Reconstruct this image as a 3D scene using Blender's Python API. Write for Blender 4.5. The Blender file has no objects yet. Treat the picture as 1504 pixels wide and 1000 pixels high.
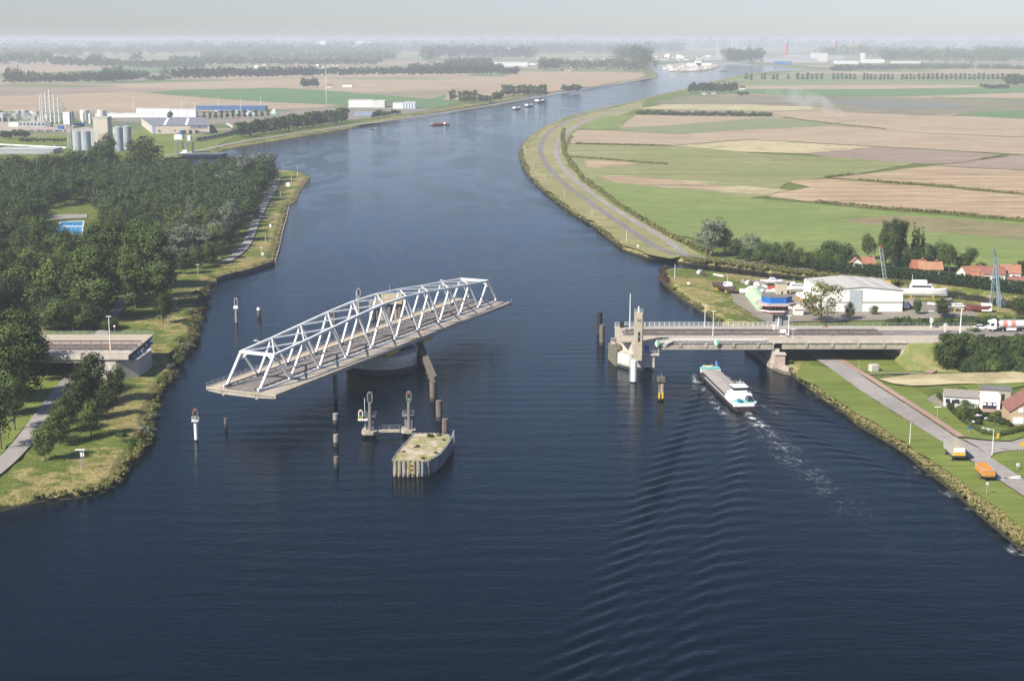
import bpy, math, random
import numpy as np
from mathutils import Vector, Matrix

random.seed(7); rng = np.random.default_rng(11)
S = bpy.context.scene
COL = S.collection
R = math.radians

# ------------------------------------------------------------------ camera
F, CH = 2110.0, 100.0                      # focal length in photo pixels, height over the water
TH = math.atan2(442.0, F)
CT, ST = math.cos(TH), math.sin(TH)
cam = bpy.data.cameras.new('camera'); cam_o = bpy.data.objects.new('camera', cam); COL.objects.link(cam_o)
cam.sensor_width = 36; cam.lens = F/1504*36; cam.clip_start = 1; cam.clip_end = 200000
cam_o.location = (0, 0, CH); cam_o.rotation_euler = (math.pi/2-TH, 0, 0)
S.camera = cam_o

# ------------------------------------------------------------------ sky, sun, exposure
SUN_EL, SUN_AZ = R(40), R(229)             # azimuth of the sun measured from +Y clockwise
SKY_STR, SUN_STR, HAZE_D = 0.070, 5.0, 0.00012
HAZE_C = (.73, .785, .86, 1)
w = bpy.data.worlds.new("World"); S.world = w; w.use_nodes = True
nt = w.node_tree; nt.nodes.clear()
sk = nt.nodes.new('ShaderNodeTexSky'); sk.sky_type = 'NISHITA'; sk.sun_disc = False
sk.sun_elevation = SUN_EL; sk.sun_rotation = SUN_AZ; sk.air_density = 1.0; sk.dust_density = 0.3; sk.ozone_density = 6.0; sk.altitude = 50
bg = nt.nodes.new('ShaderNodeBackground'); bg.inputs[1].default_value = SKY_STR
out = nt.nodes.new('ShaderNodeOutputWorld')
tint = nt.nodes.new('ShaderNodeMix'); tint.data_type = 'RGBA'; tint.blend_type = 'MULTIPLY'; tint.inputs[0].default_value = 1.0
tint.inputs[7].default_value = (.975, .93, 1.06, 1)     # the grey-lilac cast of the September haze
nt.links.new(sk.outputs[0], tint.inputs[6]); nt.links.new(tint.outputs[2], bg.inputs[0]); nt.links.new(bg.outputs[0], out.inputs[0])
sun = bpy.data.lights.new('sun', 'SUN'); sun_o = bpy.data.objects.new('sun', sun); COL.objects.link(sun_o)
sun.energy = SUN_STR; sun.angle = R(0.6); sun.color = (1.0, 0.93, 0.82)
sd = Vector((math.sin(SUN_AZ)*math.cos(SUN_EL), math.cos(SUN_AZ)*math.cos(SUN_EL), math.sin(SUN_EL)))
sun_o.rotation_euler = sd.to_track_quat('Z', 'Y').to_euler(); sun_o.location = (-200, 100, 400)
S.view_settings.view_transform = 'Standard'; S.view_settings.look = 'None'
S.view_settings.exposure = 0.75; S.view_settings.gamma = 1.0
S.cycles.max_bounces = 6; S.cycles.diffuse_bounces = 2; S.cycles.glossy_bounces = 3; S.cycles.volume_bounces = 1
S.cycles.transparent_max_bounces = 6; S.cycles.use_denoising = True; S.cycles.use_adaptive_sampling = True

# ------------------------------------------------------------------ helpers
LAND = 2.0
def G(u, v, z=0.0):
    "ground point seen at pixel u,v of the 1504x1000 photograph"
    a, b = u-752.0, v-500.0
    dy = F*CT-b*ST; dz = -F*ST-b*CT
    t = (z-CH)/dz
    return (a*t, dy*t, z)
def GL(pts, z=LAND): return [G(u, v, z) for u, v in pts]
def HZ(v, y):
    "height of the point seen at row v above ground distance y"
    k = (500.0-v)/F
    return (k*y*CT-y*ST)/(CT+k*ST)+CH

def tag(o, label=None, cat=None, group=None, kind=None):
    if label: o['label'] = label
    if cat: o['category'] = cat
    if group: o['group'] = group
    if kind: o['kind'] = kind
    return o
def empty(name, loc, rz=0, label=None, cat=None, group=None, scale=1):
    o = bpy.data.objects.new(name, None); COL.objects.link(o)
    o.location = loc; o.rotation_euler = (0, 0, rz); o.scale = (scale,)*3 if not hasattr(scale, '__len__') else scale
    return tag(o, label, cat, group)
def dup(root, loc=None, rz=None, scale=None, label=None, group=None):
    r = root.copy(); COL.objects.link(r)
    if loc is not None: r.location = loc
    if rz is not None: r.rotation_euler = (0, 0, rz)
    if scale is not None: r.scale = scale if hasattr(scale, '__len__') else (scale,)*3
    if label: r['label'] = label
    if group: r['group'] = group
    for ch in root.children:
        c = ch.copy(); COL.objects.link(c); c.parent = r
        for g in ch.children:
            d = g.copy(); COL.objects.link(d); d.parent = c
    return r

MATS = {}
def new_mat(name):
    m = bpy.data.materials.new(name); m.use_nodes = True; MATS[name] = m
    t = m.node_tree; b = t.nodes['Principled BSDF']
    return m, t, b
def node(t, ty, **k):
    n = t.nodes.new(ty)
    for a, v in k.items():
        if a.startswith('i_'):
            key = a[2:]; key = int(key) if key.isdigit() else key.replace('_', ' ')
            n.inputs[key].default_value = v
        else: setattr(n, a, v)
    return n
def ramp(t, fac, stops):
    r = t.nodes.new('ShaderNodeValToRGB'); e = r.color_ramp.elements
    while len(e) < len(stops): e.new(0.5)
    for k, (p, c) in enumerate(stops):
        e[k].position = p; e[k].color = (*c, 1) if hasattr(c, '__len__') else (c, c, c, 1)
    t.links.new(fac, r.inputs[0]); return r.outputs[0]
def noise(t, vec, scale, detail=3, rough=.55, dist=0):
    n = node(t, 'ShaderNodeTexNoise'); n.inputs['Scale'].default_value = scale; n.inputs['Detail'].default_value = detail
    n.inputs['Roughness'].default_value = rough; n.inputs['Distortion'].default_value = dist
    t.links.new(vec, n.inputs['Vector']); return n.outputs[0]
def mapping(t, vec, scale=(1, 1, 1), rz=0):
    m = t.nodes.new('ShaderNodeMapping'); m.inputs['Scale'].default_value = scale; m.inputs['Rotation'].default_value = (0, 0, rz)
    t.links.new(vec, m.inputs['Vector']); return m.outputs[0]
def mixc(t, fac, a, b, mode='MIX'):
    m = t.nodes.new('ShaderNodeMix'); m.data_type = 'RGBA'; m.blend_type = mode
    for s, v in ((m.inputs[0], fac), (m.inputs[6], a), (m.inputs[7], b)):
        if isinstance(v, (int, float)): s.default_value = v
        elif isinstance(v, tuple): s.default_value = (*v, 1) if len(v) == 3 else v
        else: t.links.new(v, s)
    return m.outputs[2]
def math_n(t, op, a, b=0.0, clamp=False):
    m = t.nodes.new('ShaderNodeMath'); m.operation = op; m.use_clamp = clamp
    for s, v in ((m.inputs[0], a), (m.inputs[1], b)):
        if isinstance(v, (int, float)): s.default_value = v
        else: t.links.new(v, s)
    return m.outputs[0]
def pos(t):
    g = t.nodes.new('ShaderNodeNewGeometry'); return g.outputs['Position']
def bump(t, b, h, dist, strength=1.0):
    n = t.nodes.new('ShaderNodeBump'); n.inputs['Distance'].default_value = dist; n.inputs['Strength'].default_value = strength
    t.links.new(h, n.inputs['Height']); t.links.new(n.outputs[0], b.inputs['Normal']); return n
def mat(name, col, rough=.7, var=.18, scale=.6, metal=0.0, streak=0.0, stain=None, spec=.4):
    "painted / concrete / metal surface with worn tone variation"
    if name in MATS: return MATS[name]
    m, t, b = new_mat(name); p = pos(t)
    n1 = noise(t, p, scale, 5, .65); n2 = noise(t, mapping(t, p, (1, 1, .12)), scale*4, 3, .6)
    f = ramp(t, n1, [(.3, 1-var), (.7, 1+var*.6)])
    c = mixc(t, 1.0, tuple(col), f, 'MULTIPLY')
    if streak: c = mixc(t, 1.0, c, ramp(t, n2, [(.35, 1-streak), (.65, 1.0)]), 'MULTIPLY')
    if stain: c = mixc(t, math_n(t, 'MULTIPLY', ramp(t, noise(t, p, scale*1.7, 6, .7), [(.5, 0.0), (.68, 1.0)]), .6), c, stain)
    t.links.new(c, b.inputs['Base Color']); b.inputs['Roughness'].default_value = rough; b.inputs['Metallic'].default_value = metal
    b.inputs['Specular IOR Level'].default_value = spec
    return m

class MB:
    "collects shapes into ONE mesh"
    def __init__(s): s.v = []; s.f = []; s.m = []; s.mi = 0
    def add(s, vs, fs):
        o = len(s.v); s.v += [tuple(x) for x in vs]; s.f += [tuple(i+o for i in f) for f in fs]; s.m += [s.mi]*len(fs); return s
    def box(s, x0, x1, y0, y1, z0, z1):
        v = [(x, y, z) for z in (z0, z1) for y in (y0, y1) for x in (x0, x1)]
        return s.add(v, [(0, 2, 3, 1), (4, 5, 7, 6), (0, 1, 5, 4), (2, 6, 7, 3), (0, 4, 6, 2), (1, 3, 7, 5)])
    def bar(s, p, q, w, h=None, up=(0, 0, 1)):
        "square bar from p to q"
        h = h or w; p = Vector(p); q = Vector(q); d = (q-p).normalized(); u = Vector(up)
        if abs(d.dot(u)) > .99: u = Vector((0, 1, 0))
        a = d.cross(u).normalized(); u = a.cross(d)
        a = a*w/2; u = u*h/2
        v = [p-a-u, p+a-u, p+a+u, p-a+u, q-a-u, q+a-u, q+a+u, q-a+u]
        return s.add(v, [(0, 1, 2, 3), (7, 6, 5, 4), (0, 4, 5, 1), (1, 5, 6, 2), (2, 6, 7, 3), (3, 7, 4, 0)])
    def tube(s, p, q, r0, r1=None, n=8, caps=True):
        r1 = r0 if r1 is None else r1; p = Vector(p); q = Vector(q); d = (q-p).normalized()
        u = Vector((0, 0, 1)) if abs(d.z) < .9 else Vector((1, 0, 0)); a = d.cross(u).normalized(); b = d.cross(a)
        v = []
        for c, r in ((p, r0), (q, r1)):
            for k in range(n):
                t = 2*math.pi*k/n; v.append(c+a*math.cos(t)*r+b*math.sin(t)*r)
        f = [(k, k+n, (k+1) % n+n, (k+1) % n) for k in range(n)]
        if caps: f += [tuple(range(n)), tuple(range(2*n-1, n-1, -1))]
        return s.add(v, f)
    def lathe(s, prof, n=16, c=(0, 0)):
        v = []; 
        for r, z in prof:
            for k in range(n):
                t = 2*math.pi*k/n; v.append((c[0]+r*math.cos(t), c[1]+r*math.sin(t), z))
        f = []
        for i in range(len(prof)-1):
            for k in range(n):
                k2 = (k+1) % n; f.append((i*n+k, i*n+k2, (i+1)*n+k2, (i+1)*n+k))
        f.append(tuple(range((len(prof)-1)*n, len(prof)*n))); f.append(tuple(range(n-1, -1, -1)))
        return s.add(v, f)
    def prism(s, poly, z0, z1):
        "vertical prism over an xy polygon; z1 may be a list"
        n = len(poly); a = sum(poly[i][0]*poly[(i+1) % n][1]-poly[(i+1) % n][0]*poly[i][1] for i in range(n))
        if a < 0: poly = poly[::-1]
        zt = z1 if hasattr(z1, '__len__') else [z1]*n
        v = [(p[0], p[1], z0) for p in poly]+[(p[0], p[1], z) for p, z in zip(poly, zt)]
        return s.add(v, [tuple(range(n-1, -1, -1)), tuple(range(n, 2*n))]+[(i, (i+1) % n, (i+1) % n+n, i+n) for i in range(n)])
    def extr(s, prof, x0, x1):
        "profile of (y,z) points extruded along x"
        n = len(prof); v = [(x0, y, z) for y, z in prof]+[(x1, y, z) for y, z in prof]
        a = sum(prof[i][0]*prof[(i+1) % n][1]-prof[(i+1) % n][0]*prof[i][1] for i in range(n))
        f = [tuple(range(n-1, -1, -1)), tuple(range(n, 2*n))]+[(i, (i+1) % n, (i+1) % n+n, i+n) for i in range(n)]
        if a < 0: f = [t[::-1] for t in f]
        return s.add(v, f)
    def mat(s, i): s.mi = i; return s
    def build(s, name, m, parent=None, smooth=False, bevel=0):
        me = bpy.data.meshes.new(name); me.from_pydata(s.v, [], s.f)
        for x in (m if isinstance(m, (list, tuple)) else [m]): me.materials.append(x)
        me.polygons.foreach_set('material_index', s.m)
        if smooth: me.polygons.foreach_set('use_smooth', [True]*len(s.f))
        me.update()
        o = bpy.data.objects.new(name, me); COL.objects.link(o)
        if parent is not None: o.parent = parent
        if bevel:
            b = o.modifiers.new('bevel', 'BEVEL'); b.width = bevel; b.segments = 1; b.limit_method = 'ANGLE'
        return o
def grid_mesh(name, P, m, attrs=None, smooth=True, keep=None):
    "P: (rows, cols, 3) array"
    r, c, _ = P.shape
    idx = np.arange(r*c).reshape(r, c)
    q = np.stack([idx[:-1, :-1], idx[:-1, 1:], idx[1:, 1:], idx[1:, :-1]], -1).reshape(-1, 4)
    if keep is not None: q = q[keep.reshape(-1)]
    return quad_mesh(name, P.reshape(-1, 3), q, m, attrs, smooth)
def quad_mesh(name, V, Q, m, attrs=None, smooth=True, link=True):
    me = bpy.data.meshes.new(name); me.vertices.add(len(V)); me.vertices.foreach_set('co', np.ascontiguousarray(V, np.float32).ravel())
    me.loops.add(len(Q)*4); me.loops.foreach_set('vertex_index', np.ascontiguousarray(Q, np.int32).ravel())
    me.polygons.add(len(Q)); me.polygons.foreach_set('loop_start', np.arange(0, len(Q)*4, 4, dtype=np.int32))
    me.polygons.foreach_set('loop_total', np.full(len(Q), 4, np.int32))
    me.polygons.foreach_set('use_smooth', np.full(len(Q), smooth))
    me.materials.append(m)
    for k, a in (attrs or {}).items():
        at = me.attributes.new(k, 'FLOAT', 'POINT'); at.data.foreach_set('value', np.ascontiguousarray(a, np.float32).ravel())
    me.update(calc_edges=True)
    if not link: return me
    o = bpy.data.objects.new(name, me); COL.objects.link(o); return o
def vnoise(x, y, s, seed=0):
    "cheap smooth value noise"
    x = x/s; y = y/s; xi = np.floor(x).astype(np.int64); yi = np.floor(y).astype(np.int64); fx = x-xi; fy = y-yi
    fx = fx*fx*(3-2*fx); fy = fy*fy*(3-2*fy)
    def h(a, b):
        n = (a*374761393+b*668265263+seed*982451653) & 0x7fffffff
        n = (n ^ (n >> 13))*1274126177 & 0x7fffffff
        return ((n ^ (n >> 16)) & 0xffff)/65535.0
    return (h(xi, yi)*(1-fx)+h(xi+1, yi)*fx)*(1-fy)+(h(xi, yi+1)*(1-fx)+h(xi+1, yi+1)*fx)*fy

# ------------------------------------------------------------------ shoreline (photo pixels, at water level)
WATER = [(-700, 1500), (-420, 960), (-200, 830), (-60, 770), (0, 752), (60, 737), (105, 733), (150, 725), (180, 709), (195, 683), (215, 660), (227, 645), (222, 622), (232, 595), (240, 575),
 (262, 552), (260, 535), (280, 512), (292, 498), (291, 478), (302, 450), (308, 430), (316, 416), (322, 411), (362, 401), (402, 388), (409, 365), (413, 345), (420, 320), (423, 305), (436, 297), (441, 285), (456, 262), (446, 255), (425, 252), (400, 252),
 (300, 258), (240, 252), (238, 236), (262, 234), (318, 225), (350, 217), (430, 204), (520, 188.5), (580, 177), (640, 166.5), (700, 156), (760, 146.5), (800, 139), (862, 129), (930, 120), (958, 116.5), (968, 113.5),
 (966, 109), (958, 103), (952, 97), (960, 93.5), (968, 96.5), (978, 102), (984, 106), (1010, 106.5), (1040, 104.5), (1056, 100), (1058, 96), (1046, 93), (1000, 93), (1040, 91), (1065, 91), (1090, 93), (1130, 97), (1180, 102), (1270, 104.5), (1330, 104.5), (1330, 105.6), (1184, 104.8), (1150, 105), (1110, 107.5), (1090, 110.5), (1060, 117), (1030, 125), (1004, 132),
 (957, 142), (910, 153.5), (864, 164), (830, 173), (798, 187), (777, 202), (767, 212), (763, 222), (766, 241), (775, 258), (790, 275), (819, 299), (845, 318), (862, 326), (885, 345), (915, 368), (950, 379), (990, 384.5), (1020, 389),
 (1060, 392), (1100, 398), (1150, 404), (1190, 409), (1260, 417), (1330, 424), (1400, 430), (1454, 439), (1504, 447), (1600, 460), (1640, 470), (1600, 478), (1504, 462), (1454, 449), (1400, 442), (1330, 437), (1260, 427), (1180, 416), (1120, 411), (1060, 403.5), (1010, 398.5), (985, 397.5), (970, 400), (965, 407),
 (975, 419), (1000, 440), (1020, 452), (1040, 466), (1062, 481), (1085, 498), (1102, 516), (1118, 528), (1132, 540), (1160, 550), (1180, 566), (1200, 582), (1225, 598), (1240, 608), (1258, 625), (1283, 639), (1310, 655), (1330, 668), (1352, 687), (1380, 708), (1402, 726), (1432, 752), (1460, 776), (1504, 812), (1640, 920), (1900, 1150), (2300, 1500)]
WP = np.array([G(u, v, 0)[:2] for u, v in WATER])
def sdist(X, Y, P=WP):
    "signed distance, positive on land (outside the water polygon)"
    d2 = np.full(X.shape, 1e18); ins = np.zeros(X.shape, bool)
    n = len(P)
    for i in range(n):
        ax, ay = P[i]; bx, by = P[(i+1) % n]
        ex, ey = bx-ax, by-ay; L = ex*ex+ey*ey+1e-12
        t = np.clip(((X-ax)*ex+(Y-ay)*ey)/L, 0, 1)
        dx = X-ax-t*ex; dy = Y-ay-t*ey
        np.minimum(d2, dx*dx+dy*dy, out=d2)
        c = ((ay > Y) != (by > Y)); 
        if c.any():
            xi = ax+(Y-ay)*ex/(ey if ey != 0 else 1e-9)
            ins ^= c & (X < xi)
    return np.where(ins, -1, 1)*np.sqrt(d2)

# ------------------------------------------------------------------ ground sheet
def view_grid(us, vs, z):
    U, V = np.meshgrid(us, vs); a = U-752.0; b = V-500.0
    dy = F*CT-b*ST; dz = -F*ST-b*CT; t = (z-CH)/dz
    return a*t, dy*t
us = np.concatenate([np.linspace(-2600, -120, 40), np.arange(-60, 1566, 2.6), np.linspace(1620, 4100, 40)])
vs = np.concatenate([np.linspace(2600, 1060, 30), np.arange(1030, 520, -2.0), np.arange(520, 240, -1.1), np.arange(240, 130, -.6), np.arange(130, 70, -.35), np.array([68, 66, 64.5, 63, 62, 61.2, 60.5])])
X, Y = view_grid(us, vs, 1.0)
SDG = sdist(X, Y)
Z = np.clip(SDG*.55, -2.0, 2.0)
rough = (vnoise(X, Y, 2.3, 1)*.5+vnoise(X, Y, 5.1, 2)*.5)
Z = np.where(SDG > 0, Z*(1-.0*rough)-np.clip(.42*rough, 0, 1)*np.clip(SDG/1.5, 0, 1)*(Y < 1500), Z)

m_ground, t, b = new_mat('ground')
p = pos(t)
at = node(t, 'ShaderNodeAttribute', attribute_name='shore'); sh = at.outputs['Fac']
n1 = noise(t, p, .035, 5, .6); n2 = noise(t, p, .22, 6, .7); n3 = noise(t, mapping(t, p, (1, 1, 1)), 1.1, 4, .75)
dry = ramp(t, n2, [(.42, (.24, .21, .075)), (.62, (.36, .30, .125))])
grn = ramp(t, n2, [(.3, (.085, .125, .022)), (.55, (.145, .18, .04)), (.75, (.20, .215, .07))])
e = math_n(t, 'ADD', math_n(t, 'MULTIPLY', sh, -.022), .62)
e = math_n(t, 'ADD', e, math_n(t, 'MULTIPLY', math_n(t, 'SUBTRACT', n1, .5), 2.4))
e = math_n(t, 'ADD', e, math_n(t, 'MULTIPLY', math_n(t, 'SUBTRACT', n2, .5), 1.6))
fac = ramp(t, e, [(.3, 0.0), (.55, 1.0)])
c = mixc(t, fac, grn, dry)
c = mixc(t, ramp(t, n3, [(.35, 0.75), (.5, 0.0)]), c, (.05, .055, .018))
edge = ramp(t, math_n(t, 'ADD', sh, math_n(t, 'MULTIPLY', n2, 3.0)), [(0.0, 1.0), (1.0, 1.0)])
edge = ramp(t, math_n(t, 'MULTIPLY', math_n(t, 'ADD', sh, math_n(t, 'MULTIPLY', math_n(t, 'SUBTRACT', n2, .5), 5.0)), .5), [(.35, 1.0), (.7, 0.0)])
c = mixc(t, edge, c, (.045, .042, .025))
vo = t.nodes.new('ShaderNodeTexVoronoi'); vo.inputs['Scale'].default_value = 1.0; t.links.new(mapping(t, p, (.0016, .0042, 0), .12), vo.inputs['Vector'])
sx = t.nodes.new('ShaderNodeSeparateColor'); t.links.new(vo.outputs['Color'], sx.inputs[0])
patch = ramp(t, sx.outputs[0], [(0.0, (.30, .24, .16)), (.28, (.14, .19, .075)), (.45, (.34, .27, .18)), (.6, (.18, .21, .09)), (.75, (.25, .21, .15)), (.9, (.12, .17, .07))]); 
t.nodes[patch.node.name].color_ramp.interpolation = 'CONSTANT'
sp = t.nodes.new('ShaderNodeSeparateXYZ'); t.links.new(p, sp.inputs[0])
c = mixc(t, math_n(t, 'MULTIPLY', ramp(t, math_n(t, 'MULTIPLY', sh, .004), [(.3, 0.0), (.5, 1.0)]), ramp(t, math_n(t, 'MULTIPLY', sp.outputs[1], .0004), [(.55, 0.0), (.65, 1.0)])), c, patch)
t.links.new(c, b.inputs['Base Color']); b.inputs['Roughness'].default_value = .95; b.inputs['Specular IOR Level'].default_value = .1
bump(t, b, n3, .8, .8)
ground = grid_mesh('ground', np.stack([X, Y, Z], -1), m_ground, {'shore': SDG})
tag(ground, kind='structure')

# ------------------------------------------------------------------ water sheet with the wake of the barge
K0 = 1.02
BOW = np.array(G(1037, 547, 0)[:2]); STERN = np.array(G(1096, 604, 0)[:2])
AX = (BOW-STERN); SHIP_L = float(np.linalg.norm(AX)); AX = AX/SHIP_L
us2 = np.concatenate([np.linspace(-2600, -120, 30), np.arange(-60, 1566, 3.6), np.linspace(1620, 4100, 30)])
vs2 = np.concatenate([np.linspace(2600, 1060, 30), np.arange(1030, 540, -1.15), np.arange(540, 240, -1.3), np.arange(240, 80, -1.5)])
WX, WY = view_grid(us2, vs2, 0.0)
def kelvin(src, amp, x, y, c0=.9):
    rx = x-src[0]; ry = y-src[1]
    s = -(rx*AX[0]+ry*AX[1]); n = rx*AX[1]-ry*AX[0]       # s: distance behind, n: sideways
    r = np.hypot(s, n); h = np.zeros_like(s)
    th = np.linspace(-1.28, 1.28, 420); dth = th[1]-th[0]
    for a in th:
        k = K0/math.cos(a)**2
        wgt = (.12+1.5*math.tan(a)**2)*math.exp(-c0*math.tan(a)**2)*math.cos(min(abs(a)/1.28, 1)*math.pi/2)
        h += wgt*np.cos(k*(s*math.cos(a)+n*math.sin(a)))
    h *= dth*amp
    ang = np.abs(np.arctan2(n, s))
    m = np.clip((.44-ang)/.07, 0, 1)*(.30+.95*np.exp(-((ang-.30)/.075)**2))*np.clip(s/8, 0, 1)*np.exp(-r/1500)
    return h*m
m0 = (WY > 150) & (WY < 460) & (np.abs(WX) < 240)
hx = WX[m0].astype(np.float32); hy = WY[m0].astype(np.float32)
hh = kelvin(BOW, .75, hx, hy)+kelvin(STERN, .42, hx, hy)
WZ = np.zeros_like(WX)
mod = .25+.7*vnoise(hx, hy, 13, 5)+.7*vnoise(hx, hy, 31, 15)
WZ[m0] = hh*mod
WZ += .03*(np.sin(WY*.9+6*vnoise(WX, WY, 30, 3))*vnoise(WX, WY, 18, 4))*(WY < 700)
SDW = sdist(WX, WY)
WZ *= np.clip((-SDW-1)/6, .15, 1)
# foam mask: propeller wash behind the stern and bow feathers
s_ = -((WX-STERN[0])*AX[0]+(WY-STERN[1])*AX[1]); n_ = (WX-STERN[0])*AX[1]-(WY-STERN[1])*AX[0]
bend = -.0011*np.clip(s_, 0, 200)**2*.6
foam = 1.5*np.clip(1.2-np.abs(n_-bend*0)/np.clip(1.2+s_*.07, .5, 9), 0, 1)*np.clip(s_*.6, 0, 1)*np.exp(-np.clip(s_, 0, None)/22)
foam += .26*np.clip(1-np.abs(n_+.02*s_+3*np.sin(s_*.05))/np.clip(1.5+s_*.05, .5, 9), 0, 1)*(s_ > 2)*np.exp(-np.clip(s_, 0, None)/24)
sb = -((WX-BOW[0])*AX[0]+(WY-BOW[1])*AX[1]); nb = (WX-BOW[0])*AX[1]-(WY-BOW[1])*AX[0]
for sg in (-1, 1):
    foam += .9*np.clip(1-np.abs(sg*nb-3.4-.24*sb)/(.8+.02*np.clip(sb, 0, 99)), 0, 1)*(sb > -1)*np.exp(-np.clip(sb, 0, None)/13)
    foam += .5*np.clip(1-np.abs(sg*nb-4.6-.05*sb)/1.6, 0, 1)*(sb > 3)*(sb < SHIP_L+4)
near_r = (np.abs(SDW) < 2.6) & (WX > 62) & (WY < 415) & (WY > 270)
foam += .4*near_r*np.clip(vnoise(WX, WY, 7, 9)*2.2-1.1, 0, 1)
m_water, t, b = new_mat('canal_water')
p = pos(t)
calm = noise(t, mapping(t, p, (.011, .0042, 1)), 1.0, 3, .55, 2.6)
calmf = ramp(t, calm, [(.47, 1.0), (.54, .38), (.58, .38), (.65, 1.0)])
r1 = noise(t, mapping(t, p, (.22, .75, 1)), 1.0, 3, .6, .4); r2 = noise(t, mapping(t, p, (.9, 1.9, 1), .3), 1.0, 3, .6)
r3 = noise(t, mapping(t, p, (.03, .12, 1), -.1), 1.0, 3, .6)
h = math_n(t, 'ADD', math_n(t, 'MULTIPLY', r1, .55), math_n(t, 'MULTIPLY', r2, .28))
h = math_n(t, 'ADD', h, math_n(t, 'MULTIPLY', r3, .7))
sy = t.nodes.new('ShaderNodeSeparateXYZ'); t.links.new(p, sy.inputs[0])
calmf = mixc(t, ramp(t, math_n(t, 'MULTIPLY', sy.outputs[1], .001), [(.48, 0.0), (.65, 1.0)]), (1.0, 1.0, 1.0), calmf)
bn = bump(t, b, h, .26, .75); t.links.new(math_n(t, 'MULTIPLY', calmf, .75), bn.inputs['Strength'])
at = node(t, 'ShaderNodeAttribute', attribute_name='foam')
fn = math_n(t, 'MULTIPLY', ramp(t, noise(t, mapping(t, p, (1, .6, 1)), .7, 6, .8, .6), [(.48, 0.0), (.62, 1.0)]), ramp(t, noise(t, p, .16, 3, .6), [(.42, 0.0), (.6, 1.4)]))
fo = math_n(t, 'MULTIPLY', at.outputs['Fac'], fn, True)
b.inputs['IOR'].default_value = 1.155; b.inputs['Specular IOR Level'].default_value = .4
deep = ramp(t, noise(t, p, .012, 3, .5), [(.35, (.0001, .0038, .0085)), (.65, (.0002, .0055, .0120))])
c = mixc(t, fo, deep, (.75, .78, .78))
t.links.new(c, b.inputs['Base Color'])
t.links.new(mixc(t, fo, (.08, .08, .08), (.8, .8, .8)), b.inputs['Roughness'])
water = grid_mesh('canal_water', np.stack([WX, WY, WZ], -1), m_water, {'foam': np.clip(foam, 0, 1)})
water.name = 'water'; tag(water, kind='structure')

# ------------------------------------------------------------------ fields: flat sheets of crop on the polder
def field_mat(name, col, col2, streak=.2, rz=0.0, sc=.05, speck=None):
    m, t, b = new_mat(name); p = pos(t)
    n1 = noise(t, p, .006, 5, .65); n2 = noise(t, mapping(t, p, (.015*sc/.05, sc*3, 1), rz), 1.0, 4, .7); n3 = noise(t, p, .09, 5, .75)
    c = mixc(t, ramp(t, n1, [(.35, 0.0), (.65, 1.0)]), tuple(col), tuple(col2))
    c = mixc(t, 1.0, c, ramp(t, n2, [(.34, 1-streak), (.62, 1+streak*.35)]), 'MULTIPLY')
    c = mixc(t, 1.0, c, ramp(t, n3, [(.3, .84), (.7, 1.10)]), 'MULTIPLY')
    n4 = noise(t, mapping(t, p, (.006, sc*9, 1), rz), 1.0, 2, .5)
    c = mixc(t, 1.0, c, ramp(t, n4, [(.36, 1-streak*.6), (.42, 1.0)]), 'MULTIPLY')
    if speck: c = mixc(t, ramp(t, noise(t, p, .03, 5, .75), [(.52, 0.0), (.6, .85)]), c, speck)
    t.links.new(c, b.inputs['Base Color']); b.inputs['Roughness'].default_value = .95; b.inputs['Specular IOR Level'].default_value = .1
    return m
FM = dict(
 grass=field_mat('grass_field', (.165, .225, .06), (.21, .255, .085), .2, .12, .08),
 lawn=field_mat('lawn', (.135, .185, .035), (.19, .215, .06), .2, 1.1, .12),
 olive=field_mat('olive_meadow', (.21, .235, .085), (.28, .27, .13), .3, .05),
 stubble=field_mat('stubble_field', (.39, .285, .17), (.44, .33, .215), .42, .075, .04),
 pink=field_mat('pale_stubble_field', (.37, .285, .19), (.42, .33, .225), .3, -.05),
 dike=field_mat('dike_grass', (.24, .235, .095), (.34, .30, .155), .25, .8, .15, (.17, .19, .06)),
 brown=field_mat('ploughed_field', (.275, .21, .16), (.32, .25, .195), .25, .1),
 cream=field_mat('hay_field', (.50, .43, .25), (.42, .37, .22), .22, .1, .05, (.30, .25, .14)),
 dgreen=field_mat('beet_field', (.10, .185, .07), (.13, .205, .085), .12, -.06),
 sage=field_mat('sage_field', (.19, .225, .11), (.22, .24, .125), .12, .03),
 marsh=field_mat('marsh', (.20, .19, .115), (.25, .225, .15), .3, .02, .03, (.13, .14, .08)),
 heath=field_mat('rough_reeds', (.27, .20, .115), (.22, .2, .10), .2, .1, .08, (.14, .16, .06)),
 dirt=field_mat('bare_dirt', (.42, .36, .29), (.36, .31, .24), .1, .1),
 yard=field_mat('yard_gravel', (.27, .235, .20), (.215, .20, .155), .1, .1, .1),
)
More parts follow.
